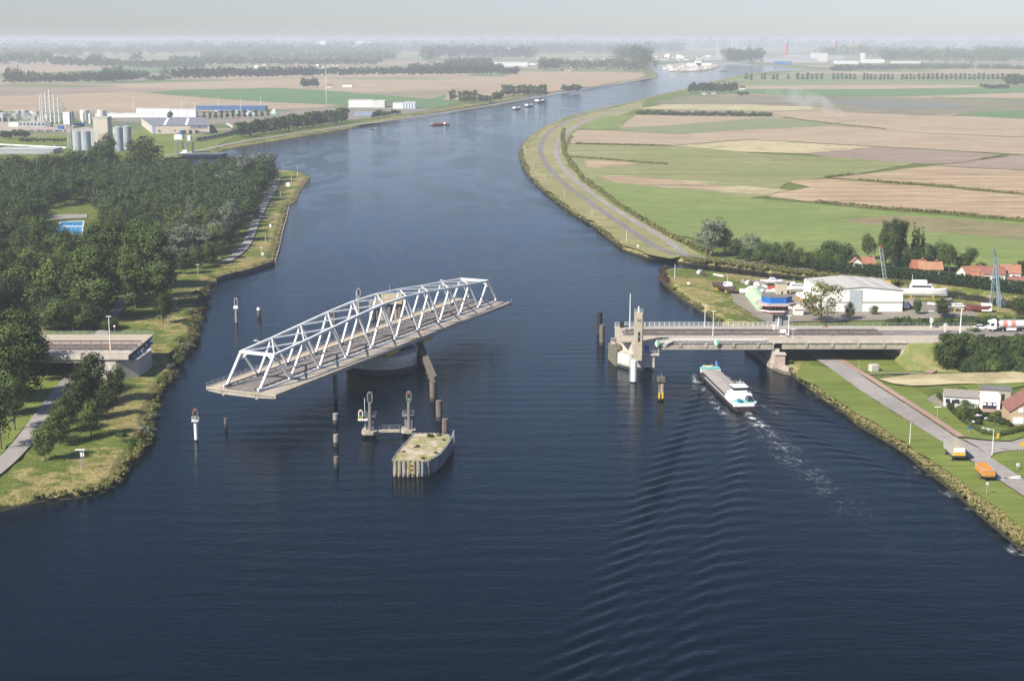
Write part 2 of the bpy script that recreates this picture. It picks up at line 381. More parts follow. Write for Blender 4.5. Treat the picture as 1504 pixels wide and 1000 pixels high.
FIELDS = [
 ('dike', [(1000,377),(985,380),(950,373),(918,361),(888,338),(848,313),(822,294),(794,272),(780,256),(773,240),(770,222),(783,204),(803,189),(834,175),(866,167),(912,156),(950,146),(940,160),(900,172),(860,184),(838,198),(829,212),(828,228),(836,246),(858,268),(886,288),(918,309),(950,330),(985,350),(1020,368),(1040,380)]),
 ('grass', [(857,265),(900,269),(986,277),(1049,283),(1100,291),(1200,300),(1290,309),(1400,318),(1504,327),(1700,345),(1900,420),(1504,412),(1400,396),(1250,383),(1080,362),(1010,348),(975,342),(940,326),(900,301)]),
 ('sage', [(857,264),(900,268),(986,276),(1049,282),(1060,290),(986,283),(900,278),(872,275)]),
 ('olive', [(835,212),(932,214),(1009,215),(1100,225),(1218,231),(1342,240),(1300,248),(1258,256),(1213,261),(1165,265),(1140,280),(1133,288),(1100,291),(1049,283),(986,277),(900,269),(857,265),(845,250),(832,235)]),
 ('stubble', [(860,235),(900,236),(935,240),(880,247),(863,246)]),
 ('stubble', [(880,257),(930,259),(1000,265),(1050,272),(1110,277),(1060,279),(990,276),(900,267)]),
 ('sage', [(890,250),(935,243),(1010,244),(1100,251),(1140,262),(1090,270),(1000,264),(930,257)]),
 ('cream', [(1055,277),(1085,273),(1160,279),(1120,285),(1060,282)]),
 ('cream', [(985,264),(1040,267),(1068,269),(1020,268)]),
 ('stubble', [(1213,261),(1258,257),(1342,247),(1369,244),(1504,251),(1900,271),(1900,321),(1504,285),(1380,273),(1261,264)]),
 ('stubble', [(1150,265),(1213,262.8),(1261,266),(1380,275),(1504,287),(1900,324),(1900,362),(1504,323),(1400,313),(1290,306),(1200,297),(1128,289),(1145,282),(1190,275)]),
 ('brown', [(1181,226),(1288,216),(1380,221),(1482,228),(1441,233.5),(1390,241),(1355,241),(1218,231)]),
 ('brown', [(1485,228.5),(1504,228),(1900,248),(1900,268),(1504,250),(1369,243.5),(1392,241.5),(1443,234)]),
 ('cream', [(986,215),(1031,211),(1100,205.5),(1215,212),(1286,216),(1181,225.5),(1100,224)]),
 ('pink', [(837,211),(841,196),(850,191),(900,192),(960,196),(1002,197.8),(1100,191),(1215,186),(1300,192),(1367,197),(1504,202.5),(1900,222),(1900,246),(1504,227),(1380,220),(1288,215),(1215,211),(1100,204.7),(1031,210),(986,214),(932,213)]),
 ('grass', [(854,189.5),(864,182),(880,174),(896,170),(931,170),(905,188),(880,190.5)]),
 ('pink', [(907,188),(934,169.5),(1000,170),(1114,173.5),(976,185)]),
 ('sage', [(907,189),(976,185.6),(1114,174.2),(1150,175),(1250,180.5),(1215,185),(1100,190.3),(1003,197),(960,195)]),
 ('cream', [(936,160),(976,153.5),(1100,154),(1200,157.5),(1190,162),(1130,163),(1000,161)]),
 ('pink', [(1136,163.5),(1250,166),(1365,170),(1253,177),(1221,181),(1146,171.5)]),
 ('pink', [(1257,177.7),(1366,170.7),(1430,171.4),(1504,175.3),(1900,196),(1900,219),(1504,201.5),(1367,196),(1300,191),(1224,181.8)]),
 ('dgreen', [(1397,170),(1423,166),(1504,161.5),(1900,152),(1900,190),(1504,174.5),(1430,170.8)]),
 ('marsh', [(965,151),(1003,141),(1100,140),(1300,143),(1504,147),(1900,152),(1900,151),(1504,161),(1423,165.6),(1365,169.4),(1250,165),(1200,157),(1100,153.3),(976,152.8)]),
 ('dgreen', [(1010,128.5),(1104,131.5),(1300,131.5),(1504,129),(1900,126),(1900,136),(1504,136),(1330,142),(1200,142.5),(1104,138),(1020,139)]),
 ('pink', [(1333,142.3),(1504,136.4),(1900,136.4),(1900,145),(1504,144.5),(1400,143.5)]),
 ('pink', [(1075,126.5),(1300,124.5),(1437,125.6),(1430,128.7),(1300,131),(1104,131),(1075,129)]),
 ('sage', [(1045,122),(1300,118.5),(1500,121),(1900,120),(1900,125.5),(1504,128.5),(1440,125.3),(1300,124),(1075,126)]),
 ('pink', [(1225,106.5),(1330,107),(1420,108),(1420,110),(1300,110),(1240,110)]),
 ('sage', [(1100,111),(1240,111),(1504,110.5),(1900,110),(1900,117),(1504,120),(1300,117.8),(1060,120.5)]),
 ('heath', [(1229,324),(1299,317.5),(1339,317.5),(1504,330),(1700,346),(1700,372),(1504,353),(1396,342),(1288,331)]),
 # left bank
 ('pink', [(-400,142),(0,142),(88,140),(138,137),(186,134),(250,141),(400,150.5),(500,154.5),(470,158),(300,164),(100,165),(-400,160)]),
 ('dgreen', [(221,136),(266,132),(400,129.5),(424,130),(483,134),(536,138),(600,143),(655,148),(584,151),(499,154),(400,150),(330,145.5),(250,140)]),
 ('brown', [(-400,126),(0,127),(186,129.3),(262,131.5),(221,135),(190,133.5),(141,136.5),(88,139.5),(0,141.5),(-400,141.5)]),
 ('pink', [(160,124.5),(346,118.5),(400,117),(520,114.5),(700,113),(780,113),(750,125),(720,133),(640,133),(540,137),(485,133.3),(424,129),(266,131),(186,129)]),
 ('sage', [(470,114.5),(600,114),(700,116),(600,117.5),(500,117)]),
 ('stubble', [(745,106),(790,105),(944,107),(948,111),(936,115.5),(870,127.5),(803,135.5),(750,141),(690,148),(650,147),(655,139),(720,133),(750,125),(742,113)]),
 ('dgreen', [(655,139.5),(690,145),(680,149.5),(640,158.5),(600,163),(585,157),(612,150)]),
 ('pink', [(-400,97),(0,97),(168,98),(160,103),(60,107.5),(0,108),(-400,108)]),
 ('dgreen', [(60,108),(170,101),(200,99),(300,101),(240,108.5),(150,110)]),
 ('pink', [(300,110.5),(480,108),(690,108.5),(690,112.5),(400,116),(330,117.5)]),
 ('dirt', [(-400,178),(0,179),(60,182),(100,184),(150,189),(178,193),(120,194.5),(60,194),(0,193),(-400,194)]),
 ('yard', [(90,160),(250,166),(420,164),(480,158),(600,158),(640,161),(560,172),(520,176),(400,176),(300,184),(190,180),(100,175)]),
 ('lawn', [(-300,204),(0,204),(100,199),(190,200),(190,211),(100,214),(0,214),(-300,214)]),
 ('lawn', [(190,196),(210,190),(300,192),(320,196),(344,201),(322,212),(318,219),(262,231),(240,232),(215,225)]),
 # near right bank
 ('lawn', [(1168,552),(1180,534),(1222,541),(1262,571),(1305,601),(1338,621),(1390,653),(1430,680),(1464,704),(1504,730),(1700,862),(1800,1000),(1504,776),(1440,728),(1390,690),(1338,656),(1300,630),(1264,610),(1228,586),(1200,566)]),
 ('lawn', [(1236,527),(1262,520),(1322,522),(1365,533),(1367,544),(1330,549),(1280,549),(1262,543),(1248,535)]),
 ('cream', [(1290,556),(1340,549),(1504,545),(1800,548),(1800,558),(1504,561),(1420,563),(1340,566),(1312,563)]),
 ('lawn', [(1408,566),(1440,563),(1504,561),(1504,566),(1480,572),(1430,575)]),
 ('lawn', [(1456,672.5),(1459,666),(1484,661.5),(1504,660.5),(1800,664),(1800,880),(1504,702)]),
 ('lawn', [(1411,641),(1376,616),(1338,591),(1309,573.5),(1300,566),(1340,569),(1378,590),(1400,606),(1440,626),(1470,633),(1504,634),(1504,641),(1484,647),(1456,646)]),
 ('yard', [(1360,585),(1378,577),(1396,578),(1410,592),(1403,603),(1385,598)]),
 ('yard', [(1090,452),(1112,466),(1130,474),(1172,472),(1300,470),(1440,464),(1420,452),(1330,440),(1270,432),(1180,423),(1130,418),(1090,424),(1072,432),(1076,442)]),
 # near left bank
 ('lawn', [(0,668),(19,648),(42,622),(64,597),(95,562),(112,545),(92,538),(60,545),(0,600)]),
]
rf_ = random.Random(31)
def wobble(P3):
    out = []; n = len(P3)
    for i in range(n):
        a, b = Vector(P3[i]), Vector(P3[(i+1) % n]); L = (b-a).length; y = max(200, min(a.y, b.y)); step = max(4.0, y*.012); k = max(1, min(60, int(L/step)))
        d = (b-a).normalized() if L > 0 else Vector((1, 0, 0)); nn = Vector((-d.y, d.x, 0)); ph = rf_.uniform(0, 6)
        for j in range(k):
            o = 0 if j == 0 else rf_.uniform(-1, 1)*y*.0011+math.sin(j*.55+ph)*y*.0009
            q = a.lerp(b, j/k)+nn*o; out.append((q.x, q.y, q.z))
    return out
for k, (ty, poly) in enumerate(FIELDS):
    P3 = wobble(GL(poly, LAND+.10+.004*(k % 12)+(.06 if ty in ('cream', 'heath') or k in (1, 3, 4, 5) else 0)))
    o = MB().add([(x, y, z) for x, y, z in P3], [tuple(range(len(P3)))]).build({'lawn': 'grass_verge', 'yard': 'yard', 'dirt': 'yard', 'marsh': 'marsh'}.get(ty, 'field'), FM[ty])
    tag(o, kind='structure')
m_pond, t, b = new_mat('pond_water'); b.inputs['Base Color'].default_value = (.17, .165, .13, 1); b.inputs['Roughness'].default_value = .55
bump(t, b, noise(t, mapping(t, pos(t), (.2, .6, 1)), 1.0, 3), .3)
for poly in ([(1204,149),(1250,147.5),(1290,147.5),(1340,150.5),(1385,151.5),(1425,157),(1400,159),(1330,160.6),(1290,160),(1262,155.5),(1235,153)], [(1090,150.3),(1170,151),(1200,152.6),(1120,152.3)]):
    o = MB().add(GL(poly, LAND+.32), [tuple(range(len(poly)))]).build('marsh_water', m_pond); tag(o, kind='structure')

# ------------------------------------------------------------------ roads and paths
def asphalt(name, col, lo=.8, sc=.4):
    m, t, b = new_mat(name); p = pos(t)
    c = mixc(t, 1.0, tuple(col), ramp(t, noise(t, p, sc, 6, .7), [(.3, lo), (.7, 1.12)]), 'MULTIPLY')
    c = mixc(t, 1.0, c, ramp(t, noise(t, p, sc*.08, 4, .6), [(.35, .86), (.65, 1.1)]), 'MULTIPLY')
    t.links.new(c, b.inputs['Base Color']); b.inputs['Roughness'].default_value = .9; b.inputs['Specular IOR Level'].default_value = .2
    return m
A_GREY = asphalt('road_asphalt', (.205, .19, .18)); A_PALE = asphalt('pale_road', (.30, .275, .25)); A_RED = asphalt('red_cycle_paving', (.36, .24, .19)); A_DARK = asphalt('dark_asphalt', (.15, .145, .145))
def smooth_line(P, it=2):
    P = [Vector(p) for p in P]
    for _ in range(it):
        Q = [P[0]]
        for a, b in zip(P[:-1], P[1:]): Q += [a.lerp(b, .25), a.lerp(b, .75)]
        P = Q+[P[-1]]
    return P
def ribbon(name, pts, width, m, z=LAND+.22, kind='structure', world=False, thick=0):
    P = smooth_line(pts if world else [G(u, v, z) for u, v in pts])
    v = []; wl = width if hasattr(width, '__len__') else (width, width)
    for i, p in enumerate(P):
        d = (P[min(i+1, len(P)-1)]-P[max(i-1, 0)]); n = Vector((-d.y, d.x, 0)).normalized()
        ww = wl[0]+(wl[1]-wl[0])*i/(len(P)-1)
        v += [p+n*ww/2, p-n*ww/2]
    o = MB().add(v, [(2*i+1, 2*i+3, 2*i+2, 2*i) for i in range(len(P)-1)]).build(name, m)
    return tag(o, kind=kind)
def sheet(name, pts, m, z=LAND+.22):
    return tag(MB().add(GL(pts, z), [tuple(range(len(pts)))[::-1]]).build(name, m), kind='structure')
ribbon('road', [(960,143),(910,154),(870,164),(845,172),(828,180),(805,193.6),(791.6,214),(797,234),(812,254.6),(834.6,275),(861.7,293),(895.6,318),(922.7,336),(947.6,353),(968,365),(986,371.5),(1004,374.6),(1027,378),(1100,385.7),(1150,391),(1200,397)], (5, 3.5), A_GREY)
ribbon('road', [(935,158),(905,163),(880,170),(855,180),(828,197),(816.5,211.6),(816.5,229.7),(825.5,245.5),(843.6,264.8),(870.8,285),(900,305.4),(931.8,324.7),(963.4,342.7),(986,357.4),(1008.6,374.4)], (5, 3.6), A_PALE, LAND+.25)
ribbon('path', [(862,180),(838,196),(829,212),(830,232),(845,252),(868,272),(900,293),(935,314),(962,330),(990,345),(1015,355)], 2.2, MATS['rough_reeds'], LAND+.18)
sheet('road', [(1115,478),(1175,512),(1224,544),(1262,571.6),(1305.7,600),(1338,620),(1390,652),(1430,678),(1464,702),(1504,728),(1700,862),(1700,818),(1504,703),(1456,672),(1436,657),(1400.7,640),(1338,598),(1281,562),(1233.5,528),(1205,508),(1160,478)], A_PALE, LAND+.24)
sheet('road', [(1414,644),(1456,647.5),(1484,648.5),(1504,643),(1570,625),(1570,648),(1504,660),(1484,661),(1459,665),(1455,671.5),(1436,656)], A_PALE, LAND+.246)
ribbon('cycle_path', [(1215,514),(1233.5,526.5),(1248.7,537),(1281,556),(1309.5,575),(1338,592.5),(1376,617),(1412,641)], 2.0, A_RED, LAND+.252)
ribbon('path', [(1262,549),(1320,548),(1364,547)], .9, A_PALE, LAND+.258)
ribbon('path', [(1362,547.5),(1371,543),(1374,535)], 2.6, A_RED, LAND+.262)
ribbon('path', [(-80,735),(-20,700),(10,675),(28,656),(44,636),(66,604),(90,573),(112,545),(125,520),(150,488),(165,465),(178,445),(196,430),(215,415)], (5.2, 4.0), A_PALE, LAND+.24)
ribbon('path', [(330,385),(350,372),(362,360),(371,338),(377,322),(386,305),(394,290),(402,278),(408,262)], 4.2, A_PALE, LAND+.24)
ribbon('path', [(340,314),(371,316),(400,322)], 3, A_PALE, LAND+.26)
ribbon('road', [(238,229),(290,222),(330,213),(371,205.5),(443,195),(509.6,185.4),(576,176.5),(642.6,167),(700,158),(750,149.8),(803,139),(856,131),(900,124),(936,118.3),(955,115)], (6, 9), A_PALE, LAND+.3)
ribbon('track', [(1072,452),(1085,462),(1108,474),(1140,484)], .7, MATS['rough_reeds'], LAND+.3)
ribbon('track', [(1078,448),(1094,459),(1118,471),(1146,480)], .7, MATS['rough_reeds'], LAND+.3)
# give-way line on the junction
mw = mat('white_paint', (.78, .78, .75), .6, .1, 1.0)
for dv in (0, 3.2): sheet('road_marking', [(1463,701.5-dv*.6+1),(1499,700+dv-2),(1499,701.5+dv-2),(1465,703-dv*.6+1)], mw, LAND+.262)
# ------------------------------------------------------------------ vegetation
def leaf_mat(name, lo, mid, hi, rnd=.35):
    m, t, b = new_mat(name); p = pos(t)
    oi_ = t.nodes.new('ShaderNodeObjectInfo').outputs['Random']
    n = noise(t, p, .35, 4, .7); n2 = noise(t, p, 1.6, 2, .6)
    f = math_n(t, 'ADD', math_n(t, 'MULTIPLY', n, .65), math_n(t, 'MULTIPLY', n2, .35))
    c = ramp(t, f, [(.33, lo), (.5, mid), (.67, hi)])
    c = mixc(t, 1.0, c, ramp(t, oi_, [(0.0, 1-rnd), (1.0, 1+rnd*.7)]), 'MULTIPLY')
    hs = t.nodes.new('ShaderNodeHueSaturation'); t.links.new(c, hs.inputs['Color'])
    t.links.new(math_n(t, 'ADD', .485, math_n(t, 'MULTIPLY', noise(t, mapping(t, p, (.03, .03, 0)), 1.0, 1), .03)), hs.inputs['Hue'])
    t.links.new(hs.outputs[0], b.inputs['Base Color']); b.inputs['Roughness'].default_value = .75; b.inputs['Specular IOR Level'].default_value = .18
    tr = t.nodes.new('ShaderNodeBsdfTranslucent'); t.links.new(hs.outputs[0], tr.inputs['Color'])
    mx = t.nodes.new('ShaderNodeMixShader'); mx.inputs[0].default_value = .12
    o = t.nodes['Material Output']; t.links.new(b.outputs[0], mx.inputs[1]); t.links.new(tr.outputs[0], mx.inputs[2]); t.links.new(mx.outputs[0], o.inputs['Surface'])
    return m
LF_DARK = leaf_mat('leaves_dark', (.022, .042, .015), (.042, .068, .021), (.080, .108, .034), .5)
LF_MID = leaf_mat('leaves_mid', (.033, .055, .015), (.064, .094, .024), (.12, .148, .042), .45)
LF_GREY = leaf_mat('leaves_grey', (.078, .098, .064), (.14, .165, .108), (.23, .25, .18), .3)
LF_LIGHT = leaf_mat('leaves_light', (.10, .12, .025), (.16, .175, .04), (.24, .23, .07), .15)
LF_CON = leaf_mat('leaves_conifer', (.022, .044, .020), (.034, .062, .024), (.058, .085, .032), .15)
LF_RED = leaf_mat('leaves_red', (.05, .03, .03), (.085, .05, .045), (.12, .08, .06), .1)
LF_REED = leaf_mat('reed_brown', (.075, .072, .03), (.12, .115, .042), (.19, .165, .07), .25)
LF_YG = leaf_mat('leaves_olive', (.055, .075, .018), (.115, .14, .03), (.20, .215, .06), .3)
LF_STRAW = leaf_mat('straw_reeds', (.17, .15, .06), (.30, .26, .11), (.42, .36, .18), .1)
LF_OLIVE = leaf_mat('olive_reeds', (.10, .105, .03), (.17, .17, .055), (.25, .235, .09), .1)
BARK = mat('bark', (.13, .10, .075), .9, .3, 1.5)

def leaf_cloud(C, Rr, n_per, size, seed=0, up=.25, flat=.8):
    "leaf quads around clump centres C with radii Rr -> V, Q arrays"
    g = np.random.default_rng(seed); k = len(C); N = k*n_per
    d = g.normal(size=(N, 3)); d /= np.linalg.norm(d, axis=1)[:, None]; d[:, 2] = d[:, 2]*.9+up*g.random(N)
    rad = (.55+.5*g.random(N)**.6)
    ci = np.repeat(np.arange(k), n_per)
    P = C[ci]+d*(Rr[ci]*rad)[:, None]*np.array([1, 1, flat])
    cc = C.mean(0); o_ = P-cc; o_ /= (np.linalg.norm(o_, axis=1)[:, None]+1e-6)
    nn = d*.75+o_*(.55 if k > 12 else 0)+g.normal(size=(N, 3))*.38; nn /= np.linalg.norm(nn, axis=1)[:, None]
    a = np.cross(nn, g.normal(size=(N, 3))); a /= np.linalg.norm(a, axis=1)[:, None]; b = np.cross(nn, a)
    s = size*(.6+.8*g.random(N))[:, None]; a *= s*.5; b *= s*.5*(.55+.4*g.random(N))[:, None]
    V = np.stack([P-a-b*.2, P+b, P+a+b*.2, P-b], 1).reshape(-1, 3)
    return V, np.arange(N*4).reshape(-1, 4)
def clumps(shape, w, h, z0, k, seed, r):
    g = np.random.default_rng(seed); C = []; Rr = []
    lobes = [(g.uniform(-.28, .28), g.uniform(-.28, .28), g.uniform(.3, .85)) for _ in range(5)]
    while len(C) < k:
        x, y, z = g.uniform(-1, 1, 3); q = (z+1)/2
        if shape == 'round': lim = math.sqrt(max(0, 1-(abs(z)**2.2)))*(.93+.07*g.random())
        elif shape == 'tall': lim = (.62+.38*math.sin(min(1, q*1.35+.15)*math.pi*.62))*(1 if q < .82 else math.sqrt(max(0, 1-((q-.82)/.18)**2))*.95)*(.8+.2*math.sin(9*q+seed))
        elif shape == 'column': lim = min(1, (1-q)*2.4, .35+q*3)
        elif shape == 'cone': lim = max(.0, min(1, (1-q)*1.5))**.8
        else: lim = math.sqrt(max(0, 1-q**2))
        th = math.atan2(y, x); lim *= .82+.18*math.sin(3*th+seed+3*q)
        rr = math.hypot(x, y)
        if rr > lim: continue
        if rr < lim*.45 and q < .7 and g.random() < .75: continue
        C.append((x*(w/2-r*.55), y*(w/2-r*.55), z0+r*.5+q*(h-z0-r*1.1))); Rr.append(r*g.uniform(.65, 1.25))
    return np.array(C), np.array(Rr)
def trunk_mesh(h, z0, r, seed, n=5):
    g = random.Random(seed); mb = MB(); mb.tube((0, 0, -.3), (g.uniform(-.3, .3), g.uniform(-.3, .3), h*.62), r, r*.35, 7)
    for i in range(n):
        a = 6.28*i/n+g.random(); z = z0*.8+(h*.5-z0*.8)*i/n; l = h*.24
        mb.tube((0, 0, z), (math.cos(a)*l*.6, math.sin(a)*l*.6, z+l*.8), r*.42, r*.12, 5)
    return mb
PROTO = {}
def proto(kind, name, shape, w, h, z0, k, n_per, size, r, lm, seed, trunk_r=.28):
    if shape in ('round', 'tall') and k > 40: k = int(k*.72); r *= 1.16
    C, Rr = clumps(shape, w, h, z0, k, seed, r)
    V, Q = leaf_cloud(C, Rr, n_per, size, seed)
    me = quad_mesh('crown', V, Q, lm, smooth=False, link=False)
    tm = None
    if trunk_r:
        o = trunk_mesh(h, z0, trunk_r, seed).build('trunk', BARK); tm = o.data; bpy.data.objects.remove(o)
    PROTO.setdefault(kind, []).append(dict(name=name, crown=me, trunk=tm, w=w, h=h))
for s in range(5): proto('broad', 'broadleaf_tree', 'round', 12, 14, 1.0, 58, 62, .62, 1.9, LF_DARK if s % 2 else LF_MID, 20+s)
for s in range(4): proto('wood', 'broadleaf_tree', 'round', 11, 17, 2.5, 56, 60, .62, 1.9, [LF_DARK, LF_MID, LF_MID, LF_YG][s], 40+s)
for s in range(3): proto('poplar', 'poplar_tree', 'tall', 15, 29, 1.2, 170, 75, .66, 2.1, LF_MID, 60+s, .5)
for s in range(3): proto('young', 'broadleaf_tree', 'round', 8.5, 10.5, .5, 60, 80, .42, 1.25, LF_MID, 80+s, .18)
for s in range(2): proto('willow', 'willow_tree', 'round', 12, 14, .8, 80, 80, .46, 1.5, LF_GREY, 90+s)
for s in range(2): proto('greywood', 'willow_tree', 'tall', 9, 15, 1.5, 55, 60, .55, 1.5, LF_GREY, 95+s)
for s in range(2): proto('lombardy', 'lombardy_poplar', 'column', 4, 18, .6, 46, 60, .45, .9, LF_MID, 100+s)
for s in range(2): proto('conifer', 'conifer_tree', 'column', 3.0, 6.5, .2, 30, 60, .3, .62, LF_CON, 110+s, .12)
proto('light', 'tree', 'round', 13, 13, 1.2, 62, 50, .48, 1.35, LF_LIGHT, 120, .25)
for s in range(4): proto('bush', 'bush', 'dome', 5, 3, 0, 22, 60, .36, .8, [LF_MID, LF_DARK, LF_REED, LF_GREY][s], 130+s, 0)
proto('redbush', 'bush', 'dome', 5, 3, 0, 22, 60, .34, .8, LF_RED, 140, 0)
for s in range(2): proto('far', 'poplar_tree', 'tall', 9, 17, 1.5, 26, 22, 1.5, 1.7, LF_MID, 150+s, .3)
for s in range(2): proto('farround', 'deciduous_tree', 'round', 12, 12, 1, 26, 22, 1.5, 1.9, LF_DARK, 160+s, .3)
tcount = 0
def tree(kind, x, y, h=None, w=None, label='', group=None, z=LAND, rz=None, var=None, cat='tree', lean=0):
    global tcount; tcount += 1
    ps = PROTO[kind]; p = ps[(tcount*7+3) % len(ps) if var is None else var]
    sh = (h or p['h'])/p['h']; sw = (w or p['w']*sh)/p['w']
    cr = bpy.data.objects.new('crown', p['crown']); COL.objects.link(cr)
    if p['trunk'] is None:
        cr.name = p['name']; cr.location = (x, y, z-.1); cr.scale = (sw, sw, sh); cr.rotation_euler = (0, 0, rz if rz is not None else random.random()*6.28)
        return tag(cr, label, cat, group)
    e = empty(p['name'], (x, y, z), rz if rz is not None else random.random()*6.28, label, cat, group, (sw, sw, sh))
    tr = bpy.data.objects.new('trunk', p['trunk']); COL.objects.link(tr); tr.parent = e; cr.parent = e
    return e
def tree_px(kind, u, vb, vt, wpx, label, group=None, **k):
    x, y, _ = G(u, vb, LAND); h = HZ(vt, y)-LAND; w = wpx*y/F*1.16
    return tree(kind, x, y, h, w, label, group, **k)
def in_poly(x, y, P):
    c = False; n = len(P)
    for i in range(n):
        ax, ay = P[i][:2]; bx, by = P[(i+1) % n][:2]
        if (ay > y) != (by > y) and x < ax+(y-ay)*(bx-ax)/(by-ay): c = not c
    return c
def fill(poly_px, sp, seed, excl=()):
    P = GL(poly_px); E_ = [GL(e) for e in excl]; g = random.Random(seed)
    xs = [p[0] for p in P]; ys = [p[1] for p in P]; out = []
    y = min(ys); row = 0
    while y < max(ys):
        x = min(xs)+(sp/2 if row % 2 else 0)
        while x < max(xs):
            a, b = x+g.uniform(-.32, .32)*sp, y+g.uniform(-.32, .32)*sp
            if in_poly(a, b, P) and not any(in_poly(a, b, e) for e in E_): out.append((a, b))
            x += sp
        y += sp*.87; row += 1
    return out
# the wood on the left bank
POOL_EX = [(62, 372), (60, 308), (128, 300), (160, 330), (150, 372)]
PATH_EX = [(110, 560), (150, 455), (185, 425), (225, 405), (240, 415), (215, 435), (182, 470)]
W1 = [(-120, 300), (0, 266), (60, 262), (115, 268), (140, 256), (215, 262), (300, 264), (380, 258), (402, 266), (394, 284), (378, 306), (362, 332), (348, 356), (325, 372), (296, 381), (262, 394), (236, 405), (160, 408), (-120, 408)]
W2 = [(-120, 410), (90, 408), (150, 425), (146, 458), (112, 474), (60, 477), (-120, 480)]
pts = fill(W1, 10.2, 3, (POOL_EX, PATH_EX))+fill(W2, 9.2, 4, (PATH_EX,))
pts = [p for p in pts if abs(p[0]/p[1]) < .40]
pts.sort(key=lambda p: p[1])
def wood_label(x, y):
    u = 752+F*x/(y*CT+0*ST)  # rough
    if y < 560: return 'dark green broadleaf tree in the dense wood just behind the left bridge abutment', 'trees behind the left abutment'
    if x/y < -.27 and y < 800: return 'dark broadleaf tree in the wood around the outdoor swimming pool', 'trees around the swimming pool'
    if x/y > -.215: return 'green broadleaf tree at the canal edge of the wood, beside the waterside path', 'trees beside the waterside path'
    if y > 800: return 'broadleaf tree at the back of the wood, below the grain silos', 'trees below the silos'
    return 'dark green broadleaf tree in the middle of the wood on the left bank', 'trees in the middle of the wood'
NIND = 270
g_ = random.Random(5)
for (x, y) in pts[:NIND]:
    l, gr = wood_label(x, y)
    h = g_.uniform(9.5, 20)*(1.1 if y < 560 else .95)
    edge_grey = x/y > -.25 and g_.random() < .55
    tree('greywood' if edge_grey else 'wood' if g_.random() < .7 else 'broad', x, y, h, g_.uniform(10, 17), l if not edge_grey else 'grey-green willow among the darker trees of the left wood', gr if not edge_grey else 'grey-green willows in the wood')
far = pts[NIND:]
gm_ = np.random.default_rng(8)
def mass(name, plist, hr, wr, n_cl, n_per, size, m, kind='stuff', z=LAND, ident=None):
    "one mesh of many tree crowns too far off to tell apart"
    VV = []; N = 0
    for i, (x, y) in enumerate(plist):
        h = hr[0]+(hr[1]-hr[0])*gm_.random() if not callable(hr) else hr(i); wd = wr[0]+(wr[1]-wr[0])*gm_.random()
        C = gm_.normal(size=(n_cl, 3)); C /= np.linalg.norm(C, axis=1)[:, None]; C *= gm_.random((n_cl, 1))**.4
        C = C*np.array([wd*.36, wd*.36, h*.40])+np.array([x, y, z+h*.56])
        V, Q = leaf_cloud(C, np.full(n_cl, wd*.21), n_per, size, int(gm_.integers(1e9))); VV.append(V)
    V = np.concatenate(VV); Q = np.arange(len(V)).reshape(-1, 4)
    o = quad_mesh(name, V, Q, m, smooth=False); return tag(o, kind=kind)
if far:
    mass('forest', [p for i, p in enumerate(far) if i % 3], (12, 19), (10, 14), 22, 30, 1.0, LF_DARK)
    mass('forest', [p for i, p in enumerate(far) if i % 3 == 0], (12, 18), (10, 14), 22, 30, .95, LF_MID)
TP = 'tall poplar towering over the path at the edge of the left wood'
for (u, vb, vt, wp) in [(140, 470, 356, 78), (163, 446, 320, 66), (200, 452, 338, 60), (232, 452, 326, 66), (118, 455, 365, 60), (212, 425, 318, 60), (182, 425, 322, 60)]:
    tree_px('poplar', u, vb, vt, wp, TP, 'tall poplars over the path')
tree_px('young', 240, 474, 428, 28, 'small round tree standing alone on the grass in front of the tall poplars')
for (u, vb, vt, wp) in [(272, 402, 366, 30), (290, 394, 358, 30), (308, 388, 352, 32), (326, 380, 350, 28)]:
    tree_px('young', u, vb, vt, wp, 'small round tree in the short row behind the reedy left bank', 'short row of small trees behind the bank')
for (u, vb, vt, wp) in [(382, 268, 222, 34), (398, 262, 221, 26), (360, 275, 226, 36), (378, 322, 300, 16), (340, 290, 250, 40)]:
    tree_px('greywood', u, vb, vt, wp, 'silvery grey-green tree at the point of the left wood', 'silvery trees at the point')
for (u, vb, vt, wp) in [(214, 262, 197, 60), (150, 262, 212, 44), (115, 270, 217, 55), (80, 275, 224, 60), (30, 275, 226, 66), (160, 245, 192, 30)]:
    tree_px('broad', u, vb, vt, wp, 'large dark round tree in front of the grain silos', 'large round trees in front of the silos')
for (u, vb, vt, wp) in [(38, 592, 448, 82), (8, 612, 470, 70), (52, 560, 478, 55), (-12, 590, 460, 70), (22, 632, 545, 50), (2, 660, 560, 44)]:
    tree_px('poplar' if vt < 475 else 'wood', u, vb, vt, wp, 'big dark tree beside the curving path, in front of the left viaduct', 'big trees by the curving path')
for (u, vb, vt, wp) in [(137, 592, 511, 54), (171, 588, 535, 36), (156, 611, 563, 36), (134, 641, 584, 42), (112, 618, 560, 46), (96, 634, 580, 40), (87, 652, 596, 42), (66, 676, 618, 46), (120, 600, 540, 40)]:
    tree_px('young', u, vb, vt, wp, 'young round tree in the double row on the grass beside the curving path', 'double row of young trees by the path')
